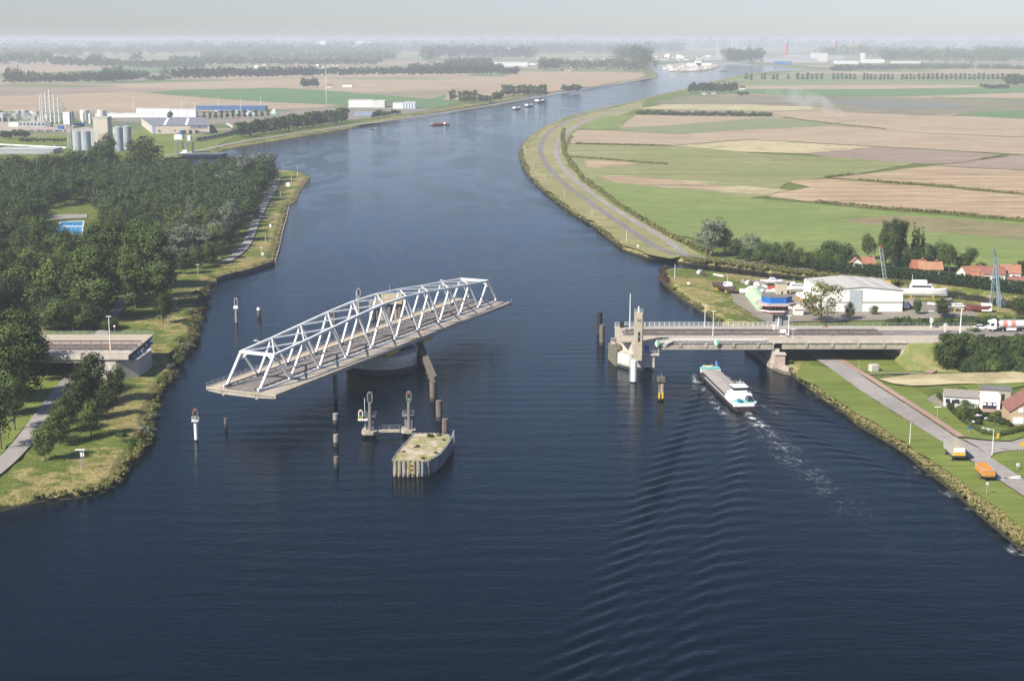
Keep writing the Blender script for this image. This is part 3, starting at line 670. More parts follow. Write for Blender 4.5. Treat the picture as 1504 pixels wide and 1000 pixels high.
# shrubs on the left bank
for i, (u, v, s) in enumerate([(255, 520, 6), (266, 530, 6), (276, 510, 6), (284, 498, 5), (288, 486, 5), (262, 503, 6), (250, 540, 5), (292, 470, 5), (298, 456, 5), (303, 440, 5), (290, 448, 6), (280, 462, 6), (276, 478, 6), (286, 432, 5), (272, 446, 5), (246, 552, 5), (237, 562, 4), (222, 626, 5), (214, 634, 6), (206, 642, 6), (196, 652, 5), (186, 650, 4), (226, 612, 4), (230, 598, 4), (180, 642, 5), (212, 652, 5), (380, 308, 4), (374, 316, 4), (388, 296, 4), (384, 285, 4), (380, 345, 3), (376, 330, 3.5)]):
    x, y, _ = G(u, v, 1.4)
    tree('bush', x, y, s*.4, s*.95, 'low leafy shrub on the reedy edge of the left bank', 'shrubs along the left bank', z=1.2, cat='bush', var=[0, 0, 3, 2][i % 4])
# right bank trees behind the creek
def TR(kind, u, vb, vt, wp, l, g=None, **k): return tree_px(kind, u, vb, vt, wp, l, g, **k)
TR('willow', 1044, 376, 312, 50, 'large silver-grey willow, tallest tree at the canal end of the creek bank', var=0)
TR('willow', 1103, 382, 340, 34, 'smaller grey willow between the big willow and the green trees by the creek', var=1)
for (u, vb, vt, wp) in [(1132, 391, 366, 24), (1148, 393, 368, 24), (1164, 394, 372, 24), (1180, 394, 374, 22), (1210, 395, 372, 24), (1228, 396, 370, 26), (1252, 396, 372, 24), (1094, 384, 362, 22), (1112, 388, 366, 24), (1064, 376, 334, 26), (1082, 380, 348, 26), (1122, 386, 354, 26), (1138, 388, 354, 26), (1156, 390, 352, 26), (1172, 392, 362, 22), (1200, 392, 364, 24), (1218, 393, 352, 32), (1240, 394, 354, 32), (1186, 390, 368, 18)]:
    TR('broad', u, vb, vt, wp, 'green broadleaf tree in the row behind the creek bank', 'green trees behind the creek')
TR('broad', 1275, 382, 342, 26, 'dark pointed tree behind the pair of orange roofs')
for (u, vb, vt, wp) in [(1300, 390, 322, 26), (1312, 392, 317, 26), (1323, 390, 322, 22)]:
    TR('poplar', u, vb, vt, wp, 'tall dark poplar behind the long hedge', 'tall dark poplars behind the hedge')
TR('lombardy', 1340, 386, 319, 8, 'slender lombardy poplar beside the dark poplars', 'slender lombardy poplars'); TR('lombardy', 1346, 386, 320, 8, 'slender lombardy poplar beside the dark poplars', 'slender lombardy poplars')
o = TR('lombardy', 1353, 384, 327, 8, 'thin yellowing poplar on the end of the poplar group')
for ch in o.children:
    if ch.name.startswith('crown'): ch.data = ch.data.copy(); ch.data.materials[0] = LF_LIGHT
for (u, vb, vt, wp) in [(1345, 396, 362, 28), (1362, 398, 354, 32), (1380, 398, 352, 32), (1394, 400, 358, 26), (1412, 398, 370, 24), (1424, 397, 362, 24), (1442, 398, 384, 18), (1499, 406, 382, 22), (1512, 408, 378, 24), (1330, 392, 360, 26)]:
    TR('broad', u, vb, vt, wp, 'broad dark tree behind the long clipped hedge', 'broad dark trees behind the hedge')
xa = G(1196, 399, LAND); xm = G(1324, 410, LAND); xb = G(1512, 434, LAND)
NH = 52
for i in range(NH):
    f = i/(NH-1); a, b_ = (xa, xm) if f < .42 else (xm, xb); q = f/.42 if f < .42 else (f-.42)/.58
    x = a[0]+(b_[0]-a[0])*q; y = a[1]+(b_[1]-a[1])*q
    tree('conifer', x, y, random.uniform(6.6, 7.4), 4.0, 'dark green conifer in the long clipped hedge beside the creek', 'conifers of the long hedge')
TR('light', 1206, 474, 411, 70, 'open yellow-green tree between the control tower and the white boat shed')
TR('young', 1384, 466, 436, 30, 'round dark green tree in front of the white yacht')
TR('young', 1347, 462, 440, 16, 'small sapling behind the road, right of the white boat shed')
TR('young', 1247, 470, 442, 16, 'small staked tree in front of the white boat shed')
TR('young', 1284, 462, 448, 16, 'bushy little tree at the corner of the white boat shed')
TR('broad', 1496, 462, 434, 30, 'dark tree beside the steel derrick, at the picture edge')
TR('young', 1418, 620, 586, 32, 'bright green round tree in front of the white bungalow')
for i in range(42):
    u = 1302+i*5.2; x, y, _ = G(u, 478+random.uniform(-7, 4), LAND+2)
    tree('bush', x, y, random.uniform(2.5, 4.5), random.uniform(6, 8), 'dark green bush in the thicket between the main road and the boatyard', 'bushes behind the main road', z=LAND+.5, cat='bush', var=i % 2)

# dense bushes on the embankment slope, foreground right
for (u, vb, vt, wp, lab) in [(1394, 541, 487, 50, 'big rounded dark bush at the left end of the embankment thicket'), (1380, 538, 500, 26, 'lower lobe of dark bush touching the wing wall grass'), (1432, 516, 477, 36, 'round dark bush standing above the thicket beside the main road'), (1462, 500, 480, 18, 'small round bush at the road edge in front of the tanker lorry')]:
    x, y, _ = G(u, vb, LAND+.5); tree('young', x, y, (HZ(vt, y)-LAND), wp*y/F*1.1, lab, z=LAND-.3)
for i in range(190):
    f = random.uniform(0, 1); y = 434.4-12.5*f; z = 8.6-6.8*f; x = random.uniform(133.5+3*f, 185)
    tree('bush', x, y, random.uniform(2.6, 4.4), random.uniform(5, 7.5), 'dark green bush in the thicket covering the road embankment', 'bushes covering the road embankment', z=z-.3, cat='bush', var=(0, 1, 1)[i % 3])

for i in range(13):
    u = 66+i*8.2; x, y, _ = G(u, 483+(i % 3)*1.5, LAND)
    tree('broad' if i < 11 else 'young', x, y, random.uniform(8, 11.5) if i < 9 else random.uniform(4, 6), random.uniform(10, 13) if i < 9 else 7, 'dark tree crowded against the far parapet of the left viaduct', 'trees against the left viaduct parapet')
# ------------------------------------------------------------------ bridge works
M_WHITE = mat('truss_white', (.76, .78, .765), .45, .07, .5, streak=.08, stain=(.42, .40, .36))
M_CONC = mat('concrete', (.40, .36, .29), .9, .22, .35, streak=.22, stain=(.22, .19, .15))
M_CONCP = mat('pale_concrete', (.56, .52, .45), .9, .18, .5, streak=.25, stain=(.30, .26, .20))
M_CONCD = mat('wet_concrete', (.055, .055, .05), .6, .35, 1.2, streak=.3)
M_DECK = mat('deck_paving', (.44, .375, .285), .9, .16, .35, streak=.06)
M_ROAD = asphalt('bridge_asphalt', (.215, .19, .175), .78)
M_RUST = mat('rusty_rail', (.10, .065, .05), .8, .3, 1.0)
M_GALV = mat('galvanised_steel', (.36, .38, .39), .5, .15, 1.5, stain=(.26, .24, .21))
M_DGAL = mat('weathered_steel', (.21, .20, .185), .7, .25, 1.2, streak=.3, stain=(.14, .12, .10))
M_WOOD = mat('pile_timber', (.19, .155, .125), .9, .35, 1.1, streak=.35, stain=(.08, .07, .06))
M_PALEW = mat('pale_pile', (.35, .31, .26), .9, .3, 1.1, streak=.3)
M_PAINT = mat('white_coat', (.76, .77, .75), .5, .08, .8, streak=.12)
M_YELL = mat('yellow_coat', (.62, .42, .05), .5, .15, 1.0, streak=.15)
M_BLACK = mat('black_coat', (.025, .025, .028), .5, .2, 1.0)
M_REDP = mat('red_coat', (.48, .06, .035), .5, .1, 1.0)
M_GREEN = mat('green_coat', (.12, .50, .28), .5, .1, 1.0)
M_BLUE = mat('blue_coat', (.03, .13, .42), .4, .1, 1.0)
M_GREYM = mat('grey_steel', (.20, .215, .225), .5, .15, 1.0, streak=.15)
M_GLASS, t, b = new_mat('dark_glass'); b.inputs['Base Color'].default_value = (.025, .03, .05, 1); b.inputs['Roughness'].default_value = .12

def railing(pts, h=1.1, n_rails=3, step=2.4, name='railing', m=None, parent=None, w=.05, post=.07):
    mb = MB(); P = [Vector(p) for p in pts]
    for a, c in zip(P[:-1], P[1:]):
        L = (c-a).length; k = max(1, round(L/step))
        for i in range(k+1):
            q = a.lerp(c, i/k); mb.bar(q, q+Vector((0, 0, h)), post)
        for r in range(n_rails):
            z = Vector((0, 0, h*(r+1)/n_rails)); mb.bar(a+z, c+z, w)
    return mb.build(name, m or M_GALV, parent)
def guard_rail(x0, x1, y, z, m, parent, step=3.0, two=False):
    mb = MB(); k = int(abs(x1-x0)/step)
    for i in range(k+1):
        x = x0+(x1-x0)*i/k; mb.box(x-.07, x+.07, y-.1, y+.1, z, z+.75)
    mb.box(x0, x1, y-.14, y-.10, z+.5, z+.85); mb.box(x0, x1, y+.10, y+.14, z+.5, z+.85)
    return mb.build('guard_rail', m, parent)
# ---- swing bridge, standing open
SB = empty('swing_bridge', (-41.0, 437.0, 0), R(65.5), 'open steel truss swing bridge painted pale grey-white, turned along the canal on its round pier', 'bridge')
XL, ZD = 74.4, 9.0
mb = MB(); mb.box(-XL, XL, -11, 11, ZD-.45, ZD); mb.box(-XL, XL, -11.05, -10.7, ZD-.75, ZD+.12); mb.box(-XL, XL, 10.7, 11.05, ZD-.75, ZD+.12)
mb.build('deck', M_DECK, SB)
mb = MB()
for y in (-4.8, 5.8): mb.box(-XL+.3, XL-.3, y-.35, y+.35, ZD-1.9, ZD-.46)
for i in range(21):
    x = -XL+.4+i*(2*XL-.8)/20
    mb.box(x-.18, x+.18, -4.4, 5.4, ZD-1.5, ZD-.47)
    for s, y0 in ((-1, -5.2), (1, 6.2)):
        v = [(x-.18, y0, ZD-.47), (x+.18, y0, ZD-.47), (x+.18, y0, ZD-1.5), (x-.18, y0, ZD-1.5), (x-.18, s*10.9, ZD-.76), (x+.18, s*10.9, ZD-.76), (x+.18, s*10.9, ZD-1.05), (x-.18, s*10.9, ZD-1.05)]
        mb.add(v, [(0, 1, 2, 3), (4, 7, 6, 5), (0, 4, 5, 1), (1, 5, 6, 2), (2, 6, 7, 3), (3, 7, 4, 0)])
mb.build('floor_beams', M_CONC, SB).name = 'floor_frame'
MB().box(-XL, XL, -4.2, 5.2, ZD+.005, ZD+.03).build('roadway', M_ROAD, SB)
mb = MB()
for y in (-3.8, 4.8): mb.box(-XL, XL, y-.08, y+.08, ZD+.034, ZD+.038)
x = -XL+1
while x < XL-4: mb.box(x, x+3, .45, .57, ZD+.034, ZD+.038); x += 9
mb.build('lane_marking', mw, SB)
mb = MB(); mb.box(-XL, XL, -5.9, -5.2, ZD+.004, ZD+.05); mb.box(-XL, XL, 6.2, 6.6, ZD+.004, ZD+.05); mb.build('kerb_strip', mat('blue_grey_strip', (.20, .21, .24), .8), SB)
for y in (-4.35, 5.3): guard_rail(-XL+.3, XL-.3, y, ZD+.03, M_RUST, SB)
railing([(-XL, -10.9, ZD+.1), (XL, -10.9, ZD+.1)], 1.1, 4, 2.6, parent=SB, w=.04, post=.06)
railing([(-XL, 10.9, ZD+.1), (XL, 10.9, ZD+.1)], 1.1, 4, 2.6, parent=SB, w=.04, post=.06)
NX = [-XL+1.8+14.78*k for k in range(11)]
TXH = [8.3, 9.2, 10.3, 11.4, 12.2, 12.2, 11.4, 10.2, 9.2, 8.2]
TX = [(NX[k]+NX[k+1])/2 for k in range(10)]
tops = {}
for y in (-4.8, 5.8):
    T = [Vector((TX[k], y, ZD+TXH[k])) for k in range(10)]; tops[y] = T
    Bt = [Vector((NX[k], y, ZD+.1)) for k in range(11)]
    mb = MB()
    for a, c in zip(T[:-1], T[1:]): mb.bar(a, c, .72, .62)
    for p in T: mb.box(p.x-.45, p.x+.45, y-.33, y+.33, p.z-.6, p.z+.28)
    mb.build('top_chord', M_WHITE, SB)
    mb = MB(); mb.box(-XL+1, XL-1, y-.3, y+.3, ZD+.002, ZD+.28)
    for p in Bt: mb.box(max(-XL+.6, p.x-.9), min(XL-.6, p.x+.9), y-.34, y+.34, ZD+.281, ZD+.85)
    mb.build('bottom_chord', M_WHITE, SB)
    for k in range(10):
        MB().bar(Bt[k], T[k], .62 if k == 0 else .5, .62 if k == 0 else .5, up=(0, 1, 0)).build('end_post' if k == 0 else 'diagonal', M_WHITE, SB)
        MB().bar(T[k], Bt[k+1], .62 if k == 9 else .5, .62 if k == 9 else .5, up=(0, 1, 0)).build('end_post' if k == 9 else 'diagonal', M_WHITE, SB)
for k in range(9):
    a, c = tops[-4.8], tops[5.8]
    MB().bar(a[k], c[k+1], .32, .36).build('lateral_brace', M_WHITE, SB)
    MB().bar(c[k], a[k+1], .32, .36).build('lateral_brace', M_WHITE, SB)
for k in (0, 9):
    a, c = tops[-4.8][k], tops[5.8][k]; mb = MB().bar(a, c, .7, .8)
    d = (c-a).normalized()
    for p, s in ((a, 1), (c, -1)): mb.bar(p+d*s*2.2+Vector((0, 0, -.1)), p+Vector((0, 0, -1.9)), .4, .4)
    mb.build('portal_beam', M_WHITE, SB)
for x in (-56, -18, 18, 56):
    o = MB().bar((x, 5.9, ZD+9.2), (x, 7.4, ZD+9.5), .1).box(x-.5, x+.5, 7.2, 7.7, ZD+9.4, ZD+9.6).build('lamp', M_PAINT, SB)
for x in (-9, 14):      # yellow machinery housings under the deck edge
    MB().box(x-3.4, x+3.4, -9.6, -7.2, ZD-2.4, ZD-1.1).build('machinery_cover', M_YELL, SB)
MB().box(-6, 6, -5, 6, 6.0, ZD-1.9).build('pivot_frame', M_GREYM, SB)
# ---- round pier
PR_ = empty('pivot_pier', (-40.6, 437.0, 0), 0, 'big round concrete pier under the swing bridge with dark wet waterline band', 'pier')
MB().lathe([(11.0, 1.6), (11.0, 5.2), (11.35, 5.2), (11.35, 5.6), (10.6, 5.6), (10.6, 5.4), (4.5, 5.4), (4.5, 6.0)], 48).build('drum', mat('brightened_pier_paint', (.74, .69, .58), .9, .12, .5, streak=.22, stain=(.4, .35, .27)), PR_, smooth=False)  # pale coat, colour raised to stand in for light missing under the deck
MB().lathe([(11.12, -3), (11.12, 1.6)], 48).build('waterline_band', M_CONCD, PR_)
ring = [(11.2*math.cos(R(a)), 11.2*math.sin(R(a)), 5.6) for a in range(0, 361, 12)]
railing(ring, 1.1, 2, 3, parent=PR_, m=M_PAINT, w=.07, post=.08)
mb = MB()
for a in range(0, 360, 45):
    c_, s_2 = math.cos(R(a)), math.sin(R(a)); mb.box(c_*8-.5, c_*8+.5, s_2*8-.5, s_2*8+.5, 5.4, 6.6)
mb.build('roller_track', M_GREYM, PR_)
# ---- piles and fenders in the water
def pile(u, vw, vt, wpx, label, m=None, group=None, extra=None, wet=1.1):
    x, y, _ = G(u, vw, 0); z = HZ(vt, y); r = wpx*y/F/2
    e = empty('mooring_pile', (x, y, 0), random.random()*3, label, 'pile', group)
    MB().tube((0, 0, wet), (0, 0, z), r, r, 14).build('shaft', m or M_WOOD, e); MB().tube((0, 0, -3), (0, 0, wet), r*1.01, r*1.01, 14).build('wet_base', M_CONCD, e)
    if extra == 'cap': MB().tube((0, 0, z), (0, 0, z+.7), r*.9, r*.7, 10).build('cap', M_PAINT, e)
    if extra == 'red': MB().tube((0, 0, z), (0, 0, z+.8), r*1.05, r*.9, 10).build('cap', M_PAINT, e); MB().tube((0, 0, z+.8), (0, 0, z+1.1), r*.5, r*.5, 8).build('lamp', M_REDP, e)
    if extra == 'ladder':
        mb = MB(); mb.bar((r+.3, -.25, 0), (r+.3, -.25, z), .07); mb.bar((r+.3, .25, 0), (r+.3, .25, z), .07)
        for i in range(int(z/.4)): mb.bar((r+.3, -.25, .3+i*.4), (r+.3, .25, .3+i*.4), .05)
        mb.build('ladder', M_GALV, e)
    return e
pile(493, 622, 607, 8, 'short pale timber pile, second from the bridge in the row of three', M_PALEW)
pile(493.5, 655, 638, 7.5, 'short timber pile in the middle of the line in front of the bridge', M_PALEW)
pile(494, 686, 670, 7.5, 'weathered timber pile nearest the viewer, left of the gravel island', M_WOOD)
pile(493, 592, 548, 6.5, 'tall thin pile just in front of the swing bridge deck', M_WOOD)
pile(636, 589, 560, 10, 'thick timber pile at the end of the long fender beam', M_WOOD)
pile(645, 617, 588, 10, 'thick timber pile halfway between fender beam and gravel island', M_WOOD)
pile(654, 640, 615, 10, 'thick timber pile touching the back of the gravel island', M_WOOD)
pile(884, 507, 477, 8, 'grey pile with a ladder, front one of the pair left of the bridge head', M_WOOD, extra='ladder')
pile(880.5, 490, 459, 8, 'dark taller pile, rear one of the pair left of the bridge head', M_BLACK)
pile(930.5, 561, 529, 9.5, 'smooth white steel pile with ladder in front of the concrete tower', M_PAINT, extra='ladder', wet=.3)
pile(332, 628, 614, 5, 'small dark pile standing alone in open water left of the bridge', M_WOOD)
pile(380.5, 466, 455, 6, 'short pile with red and white cap near the left bank', M_WOOD, extra='red')
# fender beam on piles
a0, a1 = Vector(G(614, 500, 3.6)), Vector(G(637, 556, 3.2))
fb = empty('fender_beam', (a0.x, a0.y, 0), 0, 'long narrow timber fender beam on piles beside the round pier', 'fender')
MB().bar(a0-Vector((a0.x, a0.y, 0)), a1-Vector((a0.x, a0.y, 0)), 1.9, 1.3).build('beam', M_WOOD, fb)
for i in range(9):
    q = a0.lerp(a1, i/8)-Vector((a0.x, a0.y, 0)); MB().tube((q.x, q.y, -3), (q.x, q.y, 2.7), .45, .45, 10).build('pile', M_WOOD, fb)
q = a1-Vector((a0.x, a0.y, 0)); MB().tube((q.x, q.y-.3, -3), (q.x, q.y-.3, 4.2), 1.0, 1.0, 12).build('end_pile', M_WOOD, fb)

def signal_head(mb_parent, x, y, z, h, w, red=True, frame=None):
    "oval navigation signal board with lamps, facing the viewer"
    mb = MB(); pr = []
    for k in range(14):
        a = 2*math.pi*k/14; pr.append((x+math.cos(a)*w/2, z+h/2+(math.copysign(abs(math.sin(a))**.6, math.sin(a)))*h/2))
    n = len(pr)
    mb.add([(px_, y-.18, pz) for px_, pz in pr]+[(px_, y+.18, pz) for px_, pz in pr], [tuple(range(n)), tuple(range(2*n-1, n-1, -1))]+[(i, i+n, (i+1) % n+n, (i+1) % n) for i in range(n)])
    o = mb.build('signal_board', frame or M_GALV, mb_parent)
    mb = MB(); mb.box(x-w*.27, x+w*.27, y-.22, y-.185, z+h*.14, z+h*.86); mb.build('dark_face', M_BLACK, mb_parent)
    if red:
        for zz, c in ((z+h*.82, M_REDP), (z+h*.3, M_GREEN)): MB().tube((x, y-.34, zz), (x, y-.2, zz), w*.17, w*.17, 8).build('lamp', c, mb_parent)
# single white signal pile left, and one behind
x, y, _ = G(288.5, 647, 0); z = HZ(618, y)
e = empty('signal_pile', (x, y, 0), 0, 'white pile carrying an oval red-lit signal board, nearest the left bank', 'signal')
MB().tube((0, 0, .3), (0, 0, z), .5, .5, 12).build('post', M_PAINT, e); MB().tube((0, 0, -3), (0, 0, .35), .52, .52, 12).build('wet_base', M_CONCD, e)
MB().box(-.9, .9, -.9, .9, z, z+.25).build('platform', M_PAINT, e); signal_head(e, 0, 0, z+.3, HZ(601, y)-z, 1.4, True, M_WOOD)
railing([(-.85, -.85, z+.25), (.85, -.85, z+.25), (.85, .85, z+.25), (-.85, .85, z+.25), (-.85, -.85, z+.25)], .9, 2, 1, parent=e, m=M_PAINT)
x, y, _ = G(347.5, 473, 0); z = HZ(453, y)
e = empty('signal_pile', (x, y, 0), 0, 'concrete signal pile with dark board standing in the water off the left bank bend', 'signal')
MB().tube((0, 0, -3), (0, 0, z), .55, .5, 12).build('post', M_PALEW, e); MB().box(-.8, .8, -.8, .8, z, z+.9).build('cabinet', M_PAINT, e); signal_head(e, 0, 0, z+.9, 3.0, 1.3, False)
# twin signal platform in front of the pier
def to_xyz(u, v, z): return Vector(G(u, v, z))
e0 = to_xyz(571, 630, 0)
e = empty('signal_platform', (e0.x, e0.y, 0), 0, 'low concrete platform with walkway carrying two tall signal columns, behind the gravel island', 'platform')
for (uc, vb, vt, hw, nm) in [(543, 634, 574, 11.5, 0), (600, 632, 573, 11.0, 1)]:
    p = to_xyz(uc, vb-1, 1.4)-e0; zt = HZ(vt, p.y+e0.y); k = hw*e0.y/F
    MB().prism([(p.x-k, p.y-1.2), (p.x-k*.55, p.y-2.0), (p.x+k*.55, p.y-2.0), (p.x+k, p.y-1.2), (p.x+k, p.y+2.2), (p.x-k, p.y+2.2)], .9, 1.7).build('base_slab', M_CONC, e)
    for sx in (-1, 1): MB().tube((p.x+sx*k*.5, p.y+.6, -3), (p.x+sx*k*.5, p.y+.6, .9), .6, .6, 10).build('support_pile', M_CONCD, e)
    MB().box(p.x-k*.55, p.x+k*.5, p.y+.6, p.y+1.9, 1.7, 4.9).build('cabinet', M_GREYM, e)
    MB().tube((p.x+.25, p.y-.6, 1.7), (p.x+.25, p.y-.6, zt-3.0), .48, .45, 12).build('column', M_DGAL, e)
    MB().box(p.x-k*.8, p.x+k*.8, p.y-.2, p.y+2.1, 4.9, 5.05).build('gallery', M_DGAL, e)
    railing([(p.x-k*.8, p.y-.2, 5.05), (p.x+k*.8, p.y-.2, 5.05), (p.x+k*.8, p.y+2.1, 5.05), (p.x-k*.8, p.y+2.1, 5.05)], 1.0, 2, 1.3, parent=e)
    signal_head(e, p.x+.25, p.y-.6, zt-3.1, 3.1, 1.5, nm == 1, M_DGAL if nm else M_GREYM)
    if nm == 0:
        mb = MB(); 
        for yy in (0, .5): mb.bar((p.x-1.2, p.y+yy, 1.7), (p.x-1.2, p.y+yy, zt-2.0), .08)
        for i in range(18): mb.bar((p.x-1.2, p.y, 2+i*.42), (p.x-1.2, p.y+.5, 2+i*.42), .06)
        mb.build('ladder', M_PAINT, e)
        MB().box(p.x-2.9, p.x-.4, p.y-.9, p.y+.5, 4.4, 4.75).build('side_bracket', M_PAINT, e)
        signal_head(e, p.x-2.2, p.y-.5, 4.8, 2.4, 1.25, True, M_PAINT)
        MB().box(p.x-2.8, p.x-1.6, p.y-.72, p.y-.68, 4.8, 5.4).build('warning_plate', M_YELL, e)
p = to_xyz(543, 633, 1.4)-e0; q = to_xyz(600, 631, 1.4)-e0
MB().box(p.x+2.2, q.x-2.2, p.y-.2, p.y+1.3, 1.1, 1.6).build('walkway', M_CONC, e)
railing([(p.x+2.2, p.y+1.25, 1.6), (q.x-2.2, p.y+1.25, 1.6)], 1.05, 2, 2.4, parent=e)
# gravel island of sheet piling
ztop = 3.9
TOPP = [(607, 635), (636, 634.5), (661, 637), (663, 645), (656, 655), (650, 662), (641, 669.5), (630, 675.5), (616, 677), (595, 677), (575, 676.5), (575.5, 674), (582, 664), (590, 654), (599, 645)]
P3 = [to_xyz(u, v, ztop) for u, v in TOPP]; cx = sum(p.x for p in P3)/len(P3); cy = sum(p.y for p in P3)/len(P3)
isl = empty('gravel_island', (cx, cy, 0), 0, 'small artificial island of grey sheet piling topped with sand and weeds', 'island')
PL = [(p.x-cx, p.y-cy) for p in P3]
m_sand, t, b = new_mat('island_sand'); p = pos(t)
c = mixc(t, ramp(t, noise(t, p, .25, 5, .7), [(.46, 0.0), (.55, 1.0)]), (.48, .40, .30), (.27, .25, .09)); c = mixc(t, 1.0, c, ramp(t, noise(t, p, 1.5, 4, .7), [(.3, .75), (.7, 1.1)]), 'MULTIPLY')
t.links.new(c, b.inputs['Base Color']); b.inputs['Roughness'].default_value = 1
MB().prism([(x*.97, y*.97) for x, y in PL], -2, ztop-.25).build('fill', m_sand, isl)
# sheet piling with trapezoidal corrugation
def corrug(poly, z0, z1, pitch, depth, thick=.12):
    mb = MB(); n = len(poly); pts = []
    for i in range(n):
        a = Vector(poly[i]+(0,)); c_ = Vector(poly[(i+1) % n]+(0,)); L = (c_-a).length; k = max(1, round(L/pitch)); d = (c_-a).normalized(); nn = Vector((d.y, -d.x, 0))
        for j in range(k):
            for f, o_ in ((0, 0), (.3, 0), (.45, 1), (.85, 1)):
                pts.append(a+d*(L*(j+f)/k)-nn*depth*o_)
    m_ = len(pts); v = [(p.x, p.y, z0) for p in pts]+[(p.x, p.y, z1) for p in pts]
    return mb.add(v, [(i, (i+1) % m_, (i+1) % m_+m_, i+m_) for i in range(m_)])
PLc = PL if sum(PL[i][0]*PL[(i+1) % len(PL)][1]-PL[(i+1) % len(PL)][0]*PL[i][1] for i in range(len(PL))) < 0 else PL[::-1]
corrug(PLc, .7, ztop, 1.15, -.38).build('sheet_piling', mat('sheet_pile_grey', (.27, .27, .265), .7, .2, .8, streak=.35, stain=(.17, .12, .09)), isl)
corrug([(x*1.0, y*1.0) for x, y in PLc], -3, .7, 1.15, -.38).build('wet_piling', M_CONCD, isl)
mb = MB()       # timber-like fender grid on the channel side
edge = [to_xyz(u, v, 0)-Vector((cx, cy, 0)) for u, v in [(617, 699.5), (631, 695), (643, 688), (653, 676), (660, 665), (664, 652)]]
for zz in (.8, 1.75, 2.7, 3.6):
    for a, c_ in zip(edge[:-1], edge[1:]): mb.bar((a.x+.5, a.y-.75, zz), (c_.x+.5, c_.y-.75, zz), .24, .24)
for a, c_ in zip(edge[:-1], edge[1:]):
    L = (c_-a).length; k = max(1, round(L/1.25))
    for i in range(k+1): q = a.lerp(c_, i/k); mb.box(q.x+.37, q.x+.63, q.y-.93, q.y-.65, .3, 3.75)
mb.build('fender_grid', M_GALV, isl)
p = to_xyz(603.5, 699, 0)-Vector((cx, cy, 0))
MB().box(p.x-.6, p.x+.6, p.y-.75, p.y-.6, .9, 3.5).build('marker_board', M_YELL, isl)
mb = MB()
for i, (dx, dz) in enumerate([(-.3, 1.2), (.3, 1.7), (-.3, 2.2), (.3, 2.7), (-.25, 3.1)]): mb.box(p.x+dx-.28, p.x+dx+.28, p.y-.79, p.y-.755, dz-.2, dz+.2)
mb.build('marker_checks', M_BLACK, isl)
for (u, v, s) in [(612, 655, 1.9), (632, 640, 2.4), (652, 645, 1.5), (622, 672, 1.6), (640, 664, 1.4), (592, 662, 1.3), (645, 638, 1.8)]:
    x, y, _ = G(u, v, ztop); tree('bush', x, y, s*.35, s, 'low weedy tuft growing on the sand of the gravel island', 'weeds on the gravel island', z=ztop-.2, cat='bush', var=0)
# rear signal platform beyond the swing bridge
x, y, _ = G(567, 470, 0)
e = empty('rear_signal_platform', (x, y, 0), 0, 'pile cluster with yellow decked platform standing behind the truss', 'platform')
for i, (dx, dy, r_) in enumerate([(-5.2, 0, .9), (-3.2, 1, .9), (-1.0, 0, 1.0), (1.4, 0, 1.0), (3.6, .8, .9), (5.2, 0, .9)]): MB().tube((dx, dy, -3), (dx, dy, HZ(448, y)), r_, r_, 12).build('pile', M_WOOD if i % 2 else M_PALEW, e)
MB().box(-6, 0, -1.6, 2, HZ(447, y), HZ(444, y)).build('lower_deck', M_PALEW, e)
MB().box(-1.5, 6, -1.8, 2.4, HZ(445, y), HZ(432, y)).build('yellow_platform', mat('ochre', (.50, .40, .19), .7, .15, .8), e)
railing([(-6, -1.6, HZ(444, y)), (-1.5, -1.6, HZ(444, y))], 1.1, 3, 1.2, parent=e)
MB().tube((1.5, 0, HZ(432, y)), (1.5, 0, HZ(418, y)), .12, .08, 6).build('mast', M_GALV, e)
x, y, _ = G(527.5, 468, 0)
e = empty('signal_pile', (x, y, 0), 0, 'grey oval signal board on a column, seen through the left of the truss centre', 'signal')
MB().tube((0, 0, -3), (0, 0, HZ(436, y)), .55, .5, 10).build('post', M_PALEW, e); signal_head(e, 0, 0, HZ(436, y), 3.2, 1.5, False)
MB().tube((-.9, .2, 0), (-.9, .2, HZ(428, y)), .1, .1, 6).build('ladder_pole', M_PAINT, e)
pile(492, 478, 457, 5, 'brown pile seen through the truss left of the rear signal platform', M_WOOD)

# ---- right bridge head and fixed spans
FBR = empty('canal_viaduct', (80, 445, 0), 0, 'concrete road bridge on the right bank ending in a bridge head over the water', 'bridge')
ox, oy = 80, 445
def L(x, y, z=0): return (x-ox, y-oy, z)
YN, YF, XE = 434.2, 456.2, 150.0
mb = MB(); mb.box(33.2-ox, XE-ox, YN-oy, YF-oy, ZD-.5, ZD); mb.build('deck', M_DECK, FBR)
mb = MB(); mb.box(43.5-ox, 81-ox, YN-oy+.02, YN-oy+1.4, 6.15, ZD-.501); mb.box(43.5-ox, 81-ox, 6, 8, 6.15, ZD-.501); mb.box(83.5-ox, 121-ox, YN-oy+.02, YN-oy+1.4, 6.3, ZD-.501); mb.box(83.5-ox, 121-ox, 6, 8, 6.3, ZD-.501)
mb.box(43.5-ox, 121-ox, -2, 0, 6.4, ZD-.501)
for x in (52, 60, 68.5, 76, 91, 99, 107, 115): mb.box(x-.45-ox, x+.45-ox, YN-oy-.25, YN-oy+.018, 6.9, ZD-.75)
mb.build('girder', M_CONC, FBR)
mb = MB(); mb.box(38-ox, XE-ox, YN-oy-.35, YN-oy-.003, ZD-.75, ZD+.16); mb.box(33.2-ox, XE-ox, YF-oy+.003, YF-oy+.35, ZD-.7, ZD+.16); mb.build('edge_beam', M_CONCP, FBR)
mb = MB(); mb.box(35-ox, XE+40-ox, 441.6-oy, 450.6-oy, ZD+.004, ZD+.03); mb.build('roadway', M_ROAD, FBR)
mb = MB()
for y in (442.1, 450.1): mb.box(35-ox, XE+40-ox, y-oy-.08, y-oy+.08, ZD+.034, ZD+.038)
x = 37
